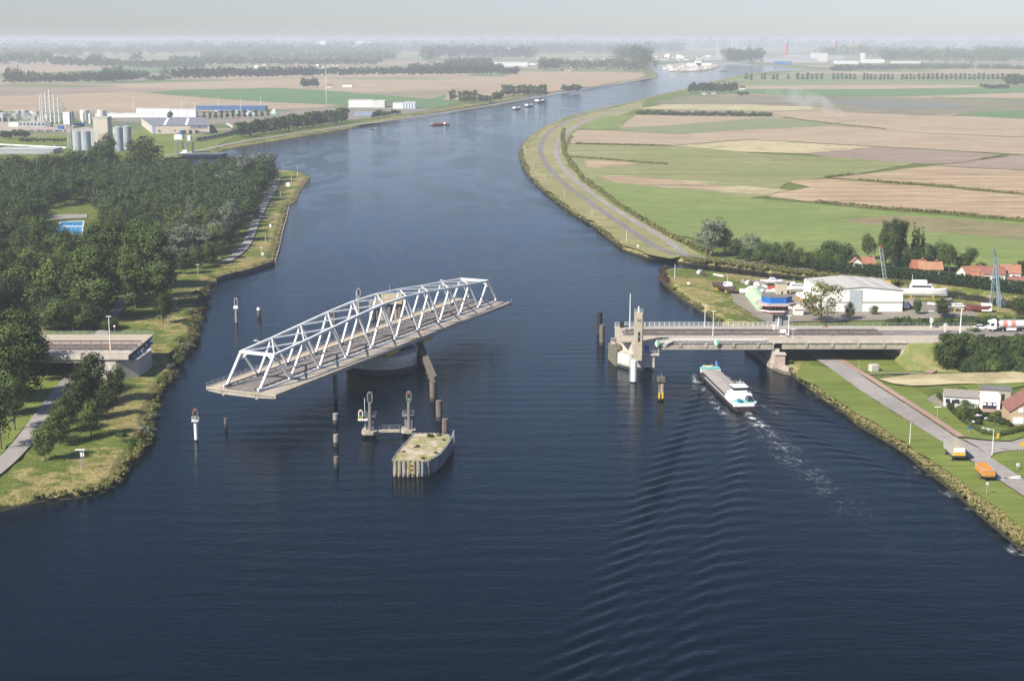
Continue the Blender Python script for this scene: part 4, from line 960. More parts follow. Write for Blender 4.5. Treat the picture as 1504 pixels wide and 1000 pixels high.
while x < 185: mb.box(x-ox, x+3-ox, 446.05-oy, 446.2-oy, ZD+.034, ZD+.038); x += 9
mb.build('lane_marking', mw, FBR)
for y in (441.3, 450.9, 446.9): guard_rail(36-ox, 116-ox, y-oy, ZD+.03, M_RUST if y != 450.9 else M_GALV, FBR)
mb = MB(); mb.box(36-ox, XE-ox, 451.3-oy, 451.8-oy, ZD+.003, ZD+.14); mb.box(36-ox, XE-ox, 440.4-oy, 440.9-oy, ZD+.003, ZD+.14); mb.build('kerb', M_CONCP, FBR)
railing([L(33.4, YF, ZD+.15), L(86, YF, ZD+.15)], 1.3, 3, 1.6, parent=FBR, m=M_PAINT, w=.08, post=.12)
railing([L(86, YF, ZD+.15), L(150, YF+.1, ZD+.15)], 1.1, 2, 2.4, parent=FBR, w=.05)
railing([L(44.5, YN-.2, ZD+.15), L(121, YN-.2, ZD+.15)], 1.0, 2, 2.4, parent=FBR, w=.045)
mb = MB(); mb.bar(L(47, YN-.7, 8.2), L(50, YN-.7, 9.7), .18); mb.bar(L(50, YN-.7, 9.7), L(78.5, YN-.7, 9.7), .2); mb.bar(L(78.5, YN-.7, 9.7), L(81, YN-.7, 8.0), .18); mb.bar(L(46.5, YN-.7, 7.6), L(50, YN-.7, 9.2), .14); mb.bar(L(50, YN-.7, 9.2), L(78.2, YN-.7, 9.2), .16)
mb.build('service_pipe', M_PAINT, FBR)
# bridge head pier
pp = [G(896, 527.5, 0), G(907, 538, 0), G(925.5, 543.2, 0), G(961, 543.6, 0)]
px_ = [(p[0]-ox, p[1]-oy) for p in pp]
MB().prism(px_+[(px_[3][0]-.5, 13), (px_[0][0]+1, 13)], .9, [5.0, 4.4, 4.6, 4.6, 4.6, 5.0]).build('pier', M_CONCP, FBR)
MB().prism([(x*1.0+(.08 if i > 1 else -.08), y-.08) for i, (x, y) in enumerate(px_)]+[(px_[3][0]-.4, 13.1), (px_[0][0]+.9, 13.1)], -3, .9).build('wet_base', M_CONCD, FBR)
MB().prism([(px_[2][0]+.6, -11), (px_[3][0]+.2, -11), (px_[3][0]+.2, 11), (px_[2][0]-3.2, 11), (px_[2][0]-2.0, -4)], 4.62, ZD-.5).build('abutment', M_CONCP, FBR)
mb = MB().box(px_[2][0]+.2, px_[3][0]+1.4, -12.9, -11.02, 4.7, 5.15); mb.build('ledge', M_CONCP, FBR)
railing([(px_[2][0]+3.6, -12.8, 5.15), (px_[3][0]+1.3, -12.8, 5.15), (px_[3][0]+1.3, -11.2, 5.15)], 1.1, 2, 1.3, parent=FBR, m=M_PAINT)
d = MB().box(px_[2][0]+4.4, px_[2][0]+5.8, -11.1, -11.02, 5.2, 7.5).build('door', M_BLUE, FBR)
a, c_ = Vector((*px_[1], 0)), Vector((*px_[2], 0)); dn = Vector((c_-a)).normalized(); nn = Vector((dn.y, -dn.x, 0))
mb = MB(); q0 = a+dn*.4+nn*.12; q1 = c_-dn*.5+nn*.12; mb.bar((q0.x, q0.y, 3.0), (q1.x, q1.y, 3.0), .1, 2.8); mb.build('white_panel', M_PAINT, FBR)
a, c_ = Vector((*px_[0], 0)), Vector((*px_[1], 0)); dn = Vector((c_-a)).normalized(); nn = Vector((dn.y, -dn.x, 0))
mb = MB(); q0 = a-dn*.3+nn*.3; q1 = c_-dn*.2+nn*.3; mb.bar((q0.x, q0.y, 2.4), (q1.x, q1.y, 2.4), .6, 6.0); mb.build('fender_wall', mat('mossy_timber', (.21, .20, .14), .9, .3, .9, streak=.35), FBR)
rr = random.Random(4); mb = MB()
for i in range(34):
    x = px_[0][0]+rr.uniform(1.2, 4.6); y = rr.uniform(-6, 9); z = 4.8+rr.uniform(0, 1.8); s = rr.uniform(.25, .6)
    if rr.random() < .5: mb.box(x-s, x+s, y-s, y+s, 4.6, z)
    else: mb.tube((x, y, z-.3), (x+rr.uniform(-1, 1), y+rr.uniform(-1, 1), z+.3), .18, .18, 6)
mb.build('lock_machinery', mat('brown_machinery', (.20, .155, .11), .8, .4, 1.5), FBR)
# right bank pier, quay ledge, far abutment
pb = G(1142, 531, LAND)
MB().box(pb[0]-2.0-ox, pb[0]+.2-ox, YN-oy+.4, YN-oy+2.6, 0, 6.3).build('column', M_CONCP, FBR)
MB().box(pb[0]-1.4-ox, pb[0]+1.6-ox, YN-oy-2.2, YN-oy+.35, 0, 4.9).build('brick_plinth', mat('pink_brick', (.44, .33, .27), .9, .12, 1.2), FBR)
MB().box(pb[0]-1.7-ox, pb[0]+1.9-ox, YN-oy-2.5, YN-oy+.36, 4.902, 5.3).build('plinth_cap', M_CONCP, FBR)
MB().box(pb[0]-2.2-ox, pb[0]-.2-ox, YN-oy+2.62, YF-oy-.5, 0, 6.3).build('pier_wall', M_CONCP, FBR)
MB().box(120.5-ox, 123-ox, YN-oy+.1, YF-oy-.1, 1.0, ZD-.502).build('far_abutment', M_CONCP, FBR)
MB().add([L(120.4, YN-.02, 1.0), L(121.5, YN-.02, ZD-.5), L(134, YN-.02, ZD-.5), L(121.5, YN-.02, 1.0), L(120.4, YN+.6, 1.0), L(121.5, YN+.6, ZD-.5), L(134, YN+.6, ZD-.5), L(121.5, YN+.6, 1.0)], [(0, 1, 2, 3), (7, 6, 5, 4), (1, 5, 6, 2), (2, 6, 7, 3)]).build('wing_wall', M_CONC, FBR)
# diamond navigation signs on the girder
for u, v in ((965, 504.5), (1052.5, 503)):
    p = G(u, v, 7.9); x = p[0]*(YN-.9)/p[1]; z = HZ(v, YN-.9); s = .98
    e = empty('diamond_sign', (x, YN-.9, z), 0, 'white and green diamond navigation sign, %s on the right bridge girder' % ('left one' if u < 1000 else 'right one'), 'sign')
    MB().add([(0, -.05, s*1.25), (-s, -.05, 0), (0, -.05, -s*1.25), (0, .05, s*1.25), (-s, .05, 0), (0, .05, -s*1.25)], [(0, 1, 2), (5, 4, 3), (0, 3, 4, 1), (1, 4, 5, 2), (2, 5, 3, 0)]).build('white_half', M_PAINT, e)
    MB().add([(0, -.05, s*1.25), (s, -.05, 0), (0, -.05, -s*1.25), (0, .05, s*1.25), (s, .05, 0), (0, .05, -s*1.25)], [(2, 1, 0), (3, 4, 5), (1, 4, 3, 0), (2, 5, 4, 1), (0, 3, 5, 2)]).build('green_half', M_GREEN, e)
    MB().bar((0, .06, .3), (0, .9, .5), .12).build('bracket', M_GALV, e)
# concrete signal tower on the bridge head
tx = G(937.5, 520, 5)[0]*430.6/G(937.5, 520, 5)[1]
e = empty('concrete_tower', (tx, 430.6, 5.15), 0, 'slim beige concrete tower with signal lights at the bridge head corner', 'tower')
zt = HZ(459, 430.6)-5.15
MB().prism([(-1.35, -1.1), (1.0, -1.1), (1.35, -.7), (1.35, 1.1), (-1.35, 1.1)], -1.4, zt).build('shaft', mat('tower_concrete', (.50, .435, .315), .9, .15, .5, streak=.15), e)
MB().box(-.75, .75, -1.14, -1.09, zt-2.6, zt-1.9).build('louvre', M_GREYM, e)
mb = MB().box(-.32, .32, -1.2, -1.09, zt*.34, zt*.56); mb.build('signal_panel', M_BLACK, e)
MB().tube((0, -1.32, zt*.46), (0, -1.2, zt*.46), .2, .2, 8).build('green_lamp', M_GREEN, e); MB().tube((0, -1.3, zt*.38), (0, -1.2, zt*.38), .16, .16, 8).build('red_lamp', M_REDP, e)
railing([(-1.3, -1.05, zt), (1.0, -1.05, zt), (1.3, 1.05, zt), (-1.3, 1.05, zt), (-1.3, -1.05, zt)], .95, 2, 1.2, parent=e, m=M_PAINT)
MB().tube((-.1, 0, zt), (-.1, 0, zt+1.9), .3, .22, 8).build('radar_post', M_PAINT, e)
x, y, _ = G(912, 490, ZD); e = tag(MB().box(-.7, .7, -.4, .4, 0, 2.0).build('control_cabinet', M_BLACK), 'dark rounded control cabinet at the end of the bridge head rail', 'cabinet'); e.location = (G(913, 480, ZD)[0], 454.6, ZD)

# ---- left viaduct on the left bank
xr = G(193, 523, ZD)[0]; yl0, yl1 = 412.0, 445.0
LV = empty('left_viaduct', (-150, 428, 0), 0, 'concrete road viaduct ending at the left bank, half hidden by trees', 'bridge')
o2x, o2y = -150, 428
LY0, LY1 = 413.0, 436.5
x1 = -112.5; 
yl = G(120, 523, ZD)[1]; yh = G(120, 491, ZD)[1]
LY0, LY1 = yl, yh
def L2(x, y, z=0): return (x-o2x, y-o2y, z)
MB().box(-210-o2x, -113-o2x, LY0-o2y, LY1-o2y, ZD-.5, ZD).build('deck', M_DECK, LV)
MB().box(-210-o2x, -112.6-o2x, LY0-o2y-.35, LY0-o2y-.003, ZD-1.0, ZD+.2).build('edge_beam', M_CONCP, LV)
mb = MB().box(-210-o2x, -117-o2x, LY0-o2y+.2, LY0-o2y+1.2, 6.9, ZD-.501); mb.box(-137-o2x, -136-o2x, LY0-o2y-.3, LY0-o2y+.19, 7.1, ZD-1.01); mb.build('girder', M_CONC, LV)
mb = MB().box(-230-o2x, -113.4-o2x, LY0-o2y+8, LY0-o2y+17.5, ZD+.004, ZD+.03); mb.build('roadway', M_ROAD, LV)
for y in (LY0+7.2, LY0+12.7, LY0+18.2): guard_rail(-200-o2x, -113.5-o2x, y-o2y, ZD+.03, M_RUST, LV)
mb = MB()
for y in (LY0+8.5, LY0+17): mb.box(-210-o2x, -113.4-o2x, y-o2y-.07, y-o2y+.07, ZD+.034, ZD+.038)
mb.build('lane_marking', mw, LV)
mb = MB(); mb.box(-200-o2x, -112.8-o2x, LY0+5.4-o2y, LY0+6.0-o2y, ZD+.003, ZD+.35); mb.build('kerb', M_CONCP, LV)
railing([L2(-200, LY0-.2, ZD+.2), L2(-113, LY0-.2, ZD+.2)], 1.0, 3, 2.4, parent=LV)
railing([L2(-200, LY1-.1, ZD), L2(-113, LY1-.1, ZD)], 1.1, 3, 2.4, parent=LV)
MB().prism([(-124.5-o2x, LY0-o2y+.1), (-116.5-o2x, LY0-o2y+.1), (-111-o2x, LY0-o2y+4), (-110.2-o2x, LY0+17-o2y), (-114-o2x, LY1-.2-o2y), (-124.5-o2x, LY1-.2-o2y)], .5, 7.2).build('abutment', M_CONCP, LV)
MB().prism([(-124.5-o2x, LY0-o2y+.12), (-116.6-o2x, LY0-o2y+.12), (-115-o2x, LY0-o2y+1.4), (-113.5-o2x, LY1-.3-o2y), (-124.5-o2x, LY1-.3-o2y)], 7.202, ZD-.502).build('bearing_shelf', M_CONC, LV)
rr = random.Random(9); mb = MB()
for i in range(16):
    y = LY0+3+i*1.5; s = rr.uniform(.3, .6); mb.box(-113.4-o2x, -112.2+rr.uniform(0, .8)-o2x, y-s-o2y, y+s-o2y, 7.203, 7.4+rr.uniform(.2, 1.1))
mb.build('latch_machinery', M_GREYM, LV)
MB().box(-170-o2x, -168-o2x, LY0+.5-o2y, LY1-.5-o2y, 1, 8.4).build('inner_pier', M_CONC, LV)
# road embankments
def embank(x0, x1, yn, yf, side, zt=ZD-.02):
    s = 13 if side > 0 else 13
    mb = MB(); X0, X1 = x0, x1; sg = 1 if X1 > X0 else -1
    P = [(X0, yn, zt), (X1, yn, zt), (X1, yf, zt), (X0, yf, zt), (X0-4*sg, yn-s, LAND-.4), (X1, yn-s, LAND-.4), (X1, yf+s, LAND-.4), (X0-4*sg, yf+s, LAND-.4)]
    mb.add(P, [(0, 1, 2, 3), (4, 5, 1, 0), (3, 2, 6, 7), (4, 0, 3, 7)]); o = mb.build('embankment', m_emb); return tag(o, kind='structure')
m_emb, t, b = new_mat('embankment_grass'); p = pos(t)
c = mixc(t, ramp(t, noise(t, p, .12, 5, .7), [(.4, 0.0), (.6, 1.0)]), (.14, .19, .035), (.27, .235, .095)); c = mixc(t, 1.0, c, ramp(t, noise(t, p, 1.1, 4, .7), [(.3, .7), (.7, 1.1)]), 'MULTIPLY')
t.links.new(c, b.inputs['Base Color']); b.inputs['Roughness'].default_value = .95
embank(123, 420, 435, 457, 1); embank(-175, -500, LY0+.5, LY1, 1)
for (x0, x1) in ((150, 420),):
    o = MB().box(x0, x1, 434.6, 457.2, ZD-.3, ZD-.012).build('road_shoulder', FM['heath']); tag(o, kind='structure')
    o = MB().box(x0+40-.01, x1, 441.6, 450.6, ZD-.1, ZD+.03).build('road', M_ROAD); tag(o, kind='structure')
    mb = MB(); x = x0+41
    while x < x1-4: mb.box(x, x+3, 446.05, 446.2, ZD+.034, ZD+.038); x += 9
    tag(mb.build('road_marking', mw), kind='structure')
tag(MB().box(-500, -230, LY0+8, LY0+17.5, ZD-.1, ZD+.02).build('road', M_ROAD), kind='structure')
# access road rising to the bridge level behind the parapet
tag(MB().add([(101, 457.3, ZD-.6), (150, 457.3, ZD-.05), (150, 470, LAND+4.4), (122, 470, LAND+4.0), (101, 462, LAND+5)], [(0, 1, 2, 3, 4)]).build('road', A_PALE), kind='structure')
# quay edging
def quay(name, px_pts, z0, z1, th, m, label, cat='quay wall', zref=0.0):
    P = [Vector(G(u, v, zref)) for u, v in px_pts]; mb = MB()
    for a, c_ in zip(P[:-1], P[1:]): mb.bar((a.x, a.y, (z0+z1)/2), (c_.x, c_.y, (z0+z1)/2), th, z1-z0)
    o = mb.build(name, m); return tag(o, label, cat)
quay('quay_wall', [(318, 414), (330, 409.5), (345, 405.5), (362, 402), (382, 395.5), (403, 388.5)], -2, 1.7, .5, M_CONCD, 'dark vertical sheet pile wall along the bend of the left bank')
quay('quay_wall', [(404, 387), (410, 366), (414, 346), (421, 321), (424, 306)], -2, 1.0, .5, mat('quay_pale', (.34, .29, .2), .9), 'low pale retaining edge below the grass on the left bank point')
quay('quay_wall', [(1096, 512), (1108, 520), (1118, 528), (1133, 539.5), (1142, 543), (1161, 548)], -2, 1.9, 1.6, M_CONC, 'concrete quay ledge round the foot of the right bank pier')
quay('quay_wall', [(1136, 543), (1150, 549), (1162, 551)], -2, .8, .5, M_WOOD, 'timber piling strip in front of the right bank quay ledge')
# ------------------------------------------------------------------ vessels
def hull(L_, B, D, z0, sheer=.4, bow=.22, stern=.08, n=22, transom=.75, flare=.86):
    "hull along +x (bow), returns MB with bottom, sides and deck"
    mb = MB(); ring = []
    for i in range(n+1):
        f = i/n; x = -L_/2+L_*f
        if f < stern: w = transom+(1-transom)*math.sin(f/stern*math.pi/2)
        elif f > 1-bow: w = max(0, math.cos((f-(1-bow))/bow*math.pi/2))**.62
        else: w = 1
        w = max(w, .03)
        zt = z0+D+sheer*(max(0, (f-.7)/.3)**2+.4*max(0, (.2-f)/.2)**2)
        ring.append([(x, -B/2*w, zt), (x, -B/2*w*flare, z0+D*.4), (x, -B/2*w*.55, z0), (x, B/2*w*.55, z0), (x, B/2*w*flare, z0+D*.4), (x, B/2*w, zt)])
    for i in range(n):
        a, b2 = ring[i], ring[i+1]; v = a+b2
        mb.add(v, [(0, 1, 7, 6), (1, 2, 8, 7), (2, 3, 9, 8), (3, 4, 10, 9), (4, 5, 11, 10), (5, 0, 6, 11)])
    mb.add(ring[0], [(0, 5, 4, 3, 2, 1)])
    return mb, ring
M_HULL = mat('barge_hull', (.035, .03, .032), .5, .2, .8, stain=(.09, .05, .04)); M_HATCH = mat('hatch_cover', (.36, .33, .30), .75, .1, .4, streak=.05, stain=(.26, .24, .22))
M_TURQ = mat('turquoise_deck', (.20, .50, .46), .6, .12, 1.0); M_SHIPW = mat('ship_white', (.82, .82, .80), .4, .05, 1.0, stain=(.6, .56, .5))
hd = math.atan2(AX[1], AX[0]); mid = (BOW+STERN)/2
SH = empty('cargo_barge', (mid[0], mid[1], 0), hd, 'loaded river barge with grey hatch covers and white wheelhouse passing under the bridge', 'barge')
LS, BS = SHIP_L+1.0, 6.7
mb, rg = hull(LS, BS, 2.0, -.9, .9, .14, .1, 30, .82, .97); mb.build('hull', M_HULL, SH)
mb = MB(); 
for s in (-1, 1): mb.bar((-LS/2+6, s*(BS/2-.35), 1.12), (LS/2-6, s*(BS/2-.35), 1.12), .55, .06)
mb.build('side_deck', M_GALV, SH)
MB().box(-LS/2+12.2, LS/2-6.6, -BS/2+.75, BS/2-.75, .9, 1.9).build('coaming', M_HULL, SH)
hx0, hx1 = -LS/2+12, LS/2-6.4; mb = MB(); nh = 9
for i in range(nh):
    a = hx0+(hx1-hx0)*i/nh; c_ = hx0+(hx1-hx0)*(i+1)/nh-.06; zz = 2.0+(.12 if i in (4, 5) else 0)
    mb.extr([(-BS/2+.6, 1.85), (BS/2-.6, 1.85), (BS/2-.6, zz), (0, zz+.28), (-BS/2+.6, zz)], a, c_)
mb.build('hatch_cover', M_HATCH, SH)
MB().prism([(-LS/2+.3, -2.2), (-LS/2+1.6, -BS/2+.1), (-LS/2+11.6, -BS/2+.1), (-LS/2+11.6, BS/2-.1), (-LS/2+1.6, BS/2-.1), (-LS/2+.3, 2.2)], 1.1, 2.25).build('aft_bulwark', M_SHIPW, SH)
MB().prism([(-LS/2+.7, -2.0), (-LS/2+1.8, -BS/2+.5), (-LS/2+5.2, -BS/2+.5), (-LS/2+5.2, BS/2-.5), (-LS/2+1.8, BS/2-.5), (-LS/2+.7, 2.0)], 2.2, 2.3).build('aft_deck', M_TURQ, SH)
MB().box(-LS/2+5.3, -LS/2+10.8, -BS/2+.5, BS/2-.5, 2.2, 3.5).build('accommodation', M_SHIPW, SH)
wh = MB().box(-LS/2+7.2, -LS/2+10.4, -1.9, 1.9, 3.5, 5.2).build('wheelhouse', M_SHIPW, SH)
MB().box(-LS/2+7.17, -LS/2+10.43, -1.93, 1.93, 4.25, 4.9).build('window_band', M_GLASS, wh)
MB().box(-LS/2+6.8, -LS/2+10.8, -2.2, 2.2, 5.2, 5.35).build('wheelhouse_roof', M_SHIPW, SH)
mb = MB().bar((-LS/2+8, 0, 5.35), (-LS/2+8, 0, 7.2), .12); mb.bar((-LS/2+8, -1.2, 6.4), (-LS/2+8, 1.2, 6.4), .25, .12); mb.build('radar_mast', M_SHIPW, SH)
for x in (3.1, 4.4, 5.9): 
    for s in (-1, 1): MB().tube((-LS/2+x, s*(BS/2-.12), 1.75), (-LS/2+x, s*(BS/2-.06), 1.75), .22, .22, 8).build('porthole', M_GLASS, SH)
bt = MB().prism([(-LS/2+2.2+1.4*math.cos(a*.6283), 1.45+.65*math.sin(a*.6283)) for a in range(10)], 2.3, 2.9).build('dinghy', mat('dinghy_blue', (.03, .13, .25), .5), SH)
car = MB().box(-LS/2+2.0, -LS/2+5.0, -2.3, -.8, 2.45, 3.0); car.prism([(-LS/2+2.5, -2.15), (-LS/2+4.4, -2.15), (-LS/2+4.4, -.95), (-LS/2+2.5, -.95)], 3.0, 3.5)
cb = car.build('parked_car', mat('car_navy', (.03, .035, .06), .25), SH)
mb = MB()
for x in (2.6, 4.4):
    for y in (-2.32, -.78): mb.tube((-LS/2+x, y-.05, 2.5), (-LS/2+x, y+.05, 2.5), .3, .3, 10)
mb.build('car_wheel', M_BLACK, SH)
MB().box(-LS/2+10.9, -LS/2+11.4, 1.6, 2.6, 2.2, 3.4).build('life_ring', mat('orange_coat', (.75, .22, .04), .5), SH)
MB().prism([(LS/2-6.0, -BS/2+.2), (LS/2-3.2, -BS/2*.75), (LS/2-.9, -.9), (LS/2-.9, .9), (LS/2-3.2, BS/2*.75), (LS/2-6.0, BS/2-.2)], 1.2, 2.3).build('bow_bulwark', M_SHIPW, SH)
MB().box(LS/2-6.1, LS/2-4.4, -BS/2+.5, BS/2-.5, 2.3, 2.8).build('bow_deckhouse', M_TURQ, SH)
for y in (-1.2, 1.3): MB().tube((LS/2-3, y, 2.3), (LS/2-3, y, 3.0), .25, .3, 8).build('winch', M_YELL, SH)
MB().bar((LS/2-4, -2.1, 2.3), (LS/2-4, -2.1, 4.4), .08).build('flag_pole', M_SHIPW, SH); MB().add([(LS/2-4, -2.1, 4.3), (LS/2-4, -2.1, 2.9), (LS/2-4.9, -2.5, 2.8), (LS/2-4.9, -2.5, 4.2)], [(0, 1, 2, 3)]).build('flag', M_BLUE, SH)
MB().bar((-LS/2+.4, 0, 2.3), (-LS/2-.5, 0, 4.0), .07).build('stern_staff', M_SHIPW, SH)

def motorboat(x, y, rz, L_=10, B=3.2, label='', hullm=None, z=0, name='motorboat', cabin=.45, cat='boat', fly=False, support=True, cabx=0.0, mast=0):
    e = empty(name, (x, y, z), rz, label, cat)
    base = .9 if support else -.5
    mb, rg = hull(L_, B, 1.3*L_/10, base, .35*L_/10, .38, .06); mb.build('hull', hullm or M_SHIPW, e, smooth=False)
    zt = base+1.3*L_/10
    c0, c1 = -L_*cabin*.55+cabx, L_*cabin*.45+cabx
    cb_ = MB().extr([(c0, zt-.1), (c1, zt-.1), (c1-L_*.07, zt+.11*L_), (c0+L_*.03, zt+.11*L_)], -B*.33, B*.33)
    cb_.v = [(p[1], p[0], p[2]) for p in cb_.v]; cb_.f = [f[::-1] for f in cb_.f]
    c = cb_.build('cabin', M_SHIPW, e)
    MB().box(c0+L_*.04, c1-L_*.07, -B*.335, B*.335, zt+.05*L_, zt+.09*L_).build('window_band', M_GLASS, c)
    if fly: MB().box(c0+L_*.05, c1-L_*.16, -B*.26, B*.26, zt+.11*L_, zt+.19*L_).build('flybridge', M_SHIPW, e); MB().bar((c0+1, 0, zt+.19*L_), (c0+1, 0, zt+.3*L_), .12).build('mast', M_SHIPW, e)
    if mast: MB().tube((c0+1, 0, zt), (c0+1, 0, zt+mast), .1, .05, 6).build('mast', M_SHIPW, e)
    if support:
        for xx in (-L_*.25, L_*.2): MB().box(xx-.2, xx+.2, -B*.4, B*.4, 0, base+.15).build('cradle', M_YELL, e)
    return e
def g2(u, v, z=LAND): return G(u, v, z)[:2]
# boatyard
x, y = g2(1068, 431)
tr_ = motorboat(x-.5, y+3, R(-62), 13, 4.2, 'dark old fishing boat with white wheelhouse laid up on a slipway near the spit', mat('old_hull', (.09, .06, .055), .7, .3, 1), LAND+.3, 'fishing_boat', .22, cabx=2.2, mast=4.5)
x, y = g2(1104, 434); motorboat(x, y, R(172), 9.5, 3.2, 'white cabin boat with side windows lying next to the green tunnel shelter', None, LAND+.2)
x, y = g2(1133, 420); motorboat(x, y, R(178), 9, 3, 'low white boat hull stored behind the red boat', None, LAND+.3, cabin=.3)
x, y = g2(1142, 429); motorboat(x, y, R(175), 8, 2.8, 'red hulled boat on the yard behind the control tower', M_REDP, LAND+.2, cabin=.3)
x, y = g2(1136, 433); motorboat(x, y, R(160), 6, 2.4, 'small white boat behind the roof of the control tower', None, LAND+.1)
x, y = g2(1168, 432); motorboat(x, y, R(180), 11, 3.6, 'white motor cruiser on a yellow cradle against the boat shed', None, LAND+.6, cabin=.5, fly=False)
x, y = g2(1176, 441); motorboat(x, y, R(100), 8, 3, 'small white cruiser half hidden by the yellow-green tree', None, LAND+.2)
x, y = g2(1162, 415); motorboat(x, y, R(170), 12, 3.4, 'blue and yellow workboat moored behind the yard', mat('work_blue', (.08, .14, .22), .5, .2, 1), -.2, 'workboat', .3, support=False, mast=3)
x, y = g2(1362, 440, 1); motorboat(x-1.5, y+1.5, R(-4), 19, 4.6, 'large white motor yacht beside the creek, right of the boat shed', None, LAND-.6, 'motor_yacht', .5, fly=True)
x, y = g2(1434, 457); e = empty('wreck_hull', (x, y, LAND), R(172), 'rust-red old ship hull with white deckhouse on the bank behind the road', 'boat')
mb, rg = hull(9.5, 3.6, 2.1, .1, .6, .35, .1); mb.build('hull', mat('rust_red', (.17, .055, .045), .8, .3, 1), e)
w_ = MB().box(-5.2, -1.6, -1.5, 1.5, .3, 2.9).build('deckhouse', M_PAINT, e)
for i in range(3): MB().box(-4.9+i*1.1, -4.2+i*1.1, 1.48, 1.54, 1.5, 2.3).build('window', M_GLASS, w_)
x, y = g2(1407, 457); motorboat(x, y, R(10), 7, 2.8, 'small white boat beside the rust-red hull', None, LAND+.3, cabin=.6)
x, y = g2(1330, 454); motorboat(x, y, R(80), 5.5, 2.4, 'little white boat in the shade of the boat shed corner', None, LAND)
rr = random.Random(3)
for i, (u, v) in enumerate([(1028, 402), (1034, 404), (1092, 416), (1098, 418), (1103, 419), (1108, 417), (1111, 420), (1146, 438), (1160, 446)]):
    x, y = g2(u, v); e = tag(MB().box(-1.2, 1.2, -.8, .8, 0, 1.0).prism([(-1.0, -.6), (.7, -.7), (.9, .5), (-.6, .7)], 1.0, 1.5).build('scrap_heap', [M_PAINT, M_RUST, M_PALEW][i % 3]), 'pile of yard junk and boat parts on the spit grass', 'junk', 'yard junk on the spit'); e.location = (x, y, LAND+.1); e.rotation_euler.z = rr.random()*3
o = quay('timber_beam', [(1048, 404.5), (1063, 407.5)], LAND+.2, LAND+.8, .6, M_PAINT, 'long white spar lying on the gravel of the spit', 'spar', LAND)
# ships on the canal, far
def small_ship(u, v, Lm, label, rz, red=False, house_front=False):
    x, y, _ = G(u, v, 0); e = empty('cargo_ship', (x, y, 0), rz, label, 'ship')
    mb, rg = hull(Lm, Lm*.2, Lm*.07, -.5, Lm*.03, .25, .1); mb.build('hull', mat('hull_red', (.25, .05, .045), .6) if red else M_HULL, e)
    MB().box(-Lm*.12, Lm*.38, -Lm*.07, Lm*.07, Lm*.05, Lm*.085).build('hatch', M_REDP if red else M_GALV, e)
    MB().box(-Lm*.45, -Lm*.25, -Lm*.075, Lm*.075, Lm*.05, Lm*.11).build('superstructure', M_SHIPW, e)
    MB().box(-Lm*.42, -Lm*.28, -Lm*.08, Lm*.08, Lm*.11, Lm*.135).build('bridge_deck', mat('orange_coat', (.75, .22, .04), .5) if red else M_SHIPW, e)
    MB().box(Lm*.38, Lm*.46, -Lm*.04, Lm*.04, Lm*.05, Lm*.11).build('forecastle', M_SHIPW, e)
    return e
small_ship(646, 184, 25, 'red coaster with orange and white superstructure sailing up the middle of the canal', R(212), True)
small_ship(547, 190, 11, 'small white launch close to the far left bank', R(200))
small_ship(759, 161, 30, 'cream coloured barge, nearest of the three in the upper canal', R(72))
small_ship(777, 157, 32, 'white barge in the middle of the three in the upper canal', R(72)); small_ship(793, 151, 40, 'white tanker barge, farthest of the three in the upper canal', R(72))
small_ship(1062, 105, 34, 'pale ship turning at the far port basin', R(20))
# moored barge at the quay below the cranes
x, y, _ = G(298, 231.5, 0); e = empty('moored_barge', (x, y, 0), R(10), 'long dark blue barge moored at the industrial quay', 'barge')
mb, rg = hull(42, 9, 3.4, -.5, .5, .15, .08); mb.build('hull', mat('hull_blue', (.035, .05, .09), .6), e)
MB().box(-14, 18, -3.4, 3.4, 2.8, 4.0).build('hold', M_GREYM, e)
x, y, _ = G(277, 231, 0); e = empty('white_barge', (x, y, 0), R(8), 'white accommodation vessel moored behind the dark blue barge', 'barge')
mb, rg = hull(18, 6, 2.2, -.4, .5, .2, .1); mb.build('hull', M_HULL, e); a_ = MB().box(-7, 3, -2.6, 2.6, 1.8, 4.2).build('deckhouse', M_SHIPW, e); MB().box(-6.6, 2.6, -2.65, -2.6, 2.6, 3.4).build('window_band', M_GLASS, a_); MB().box(-5, -1, -2, 2, 4.2, 6.2).build('wheelhouse', M_SHIPW, e)
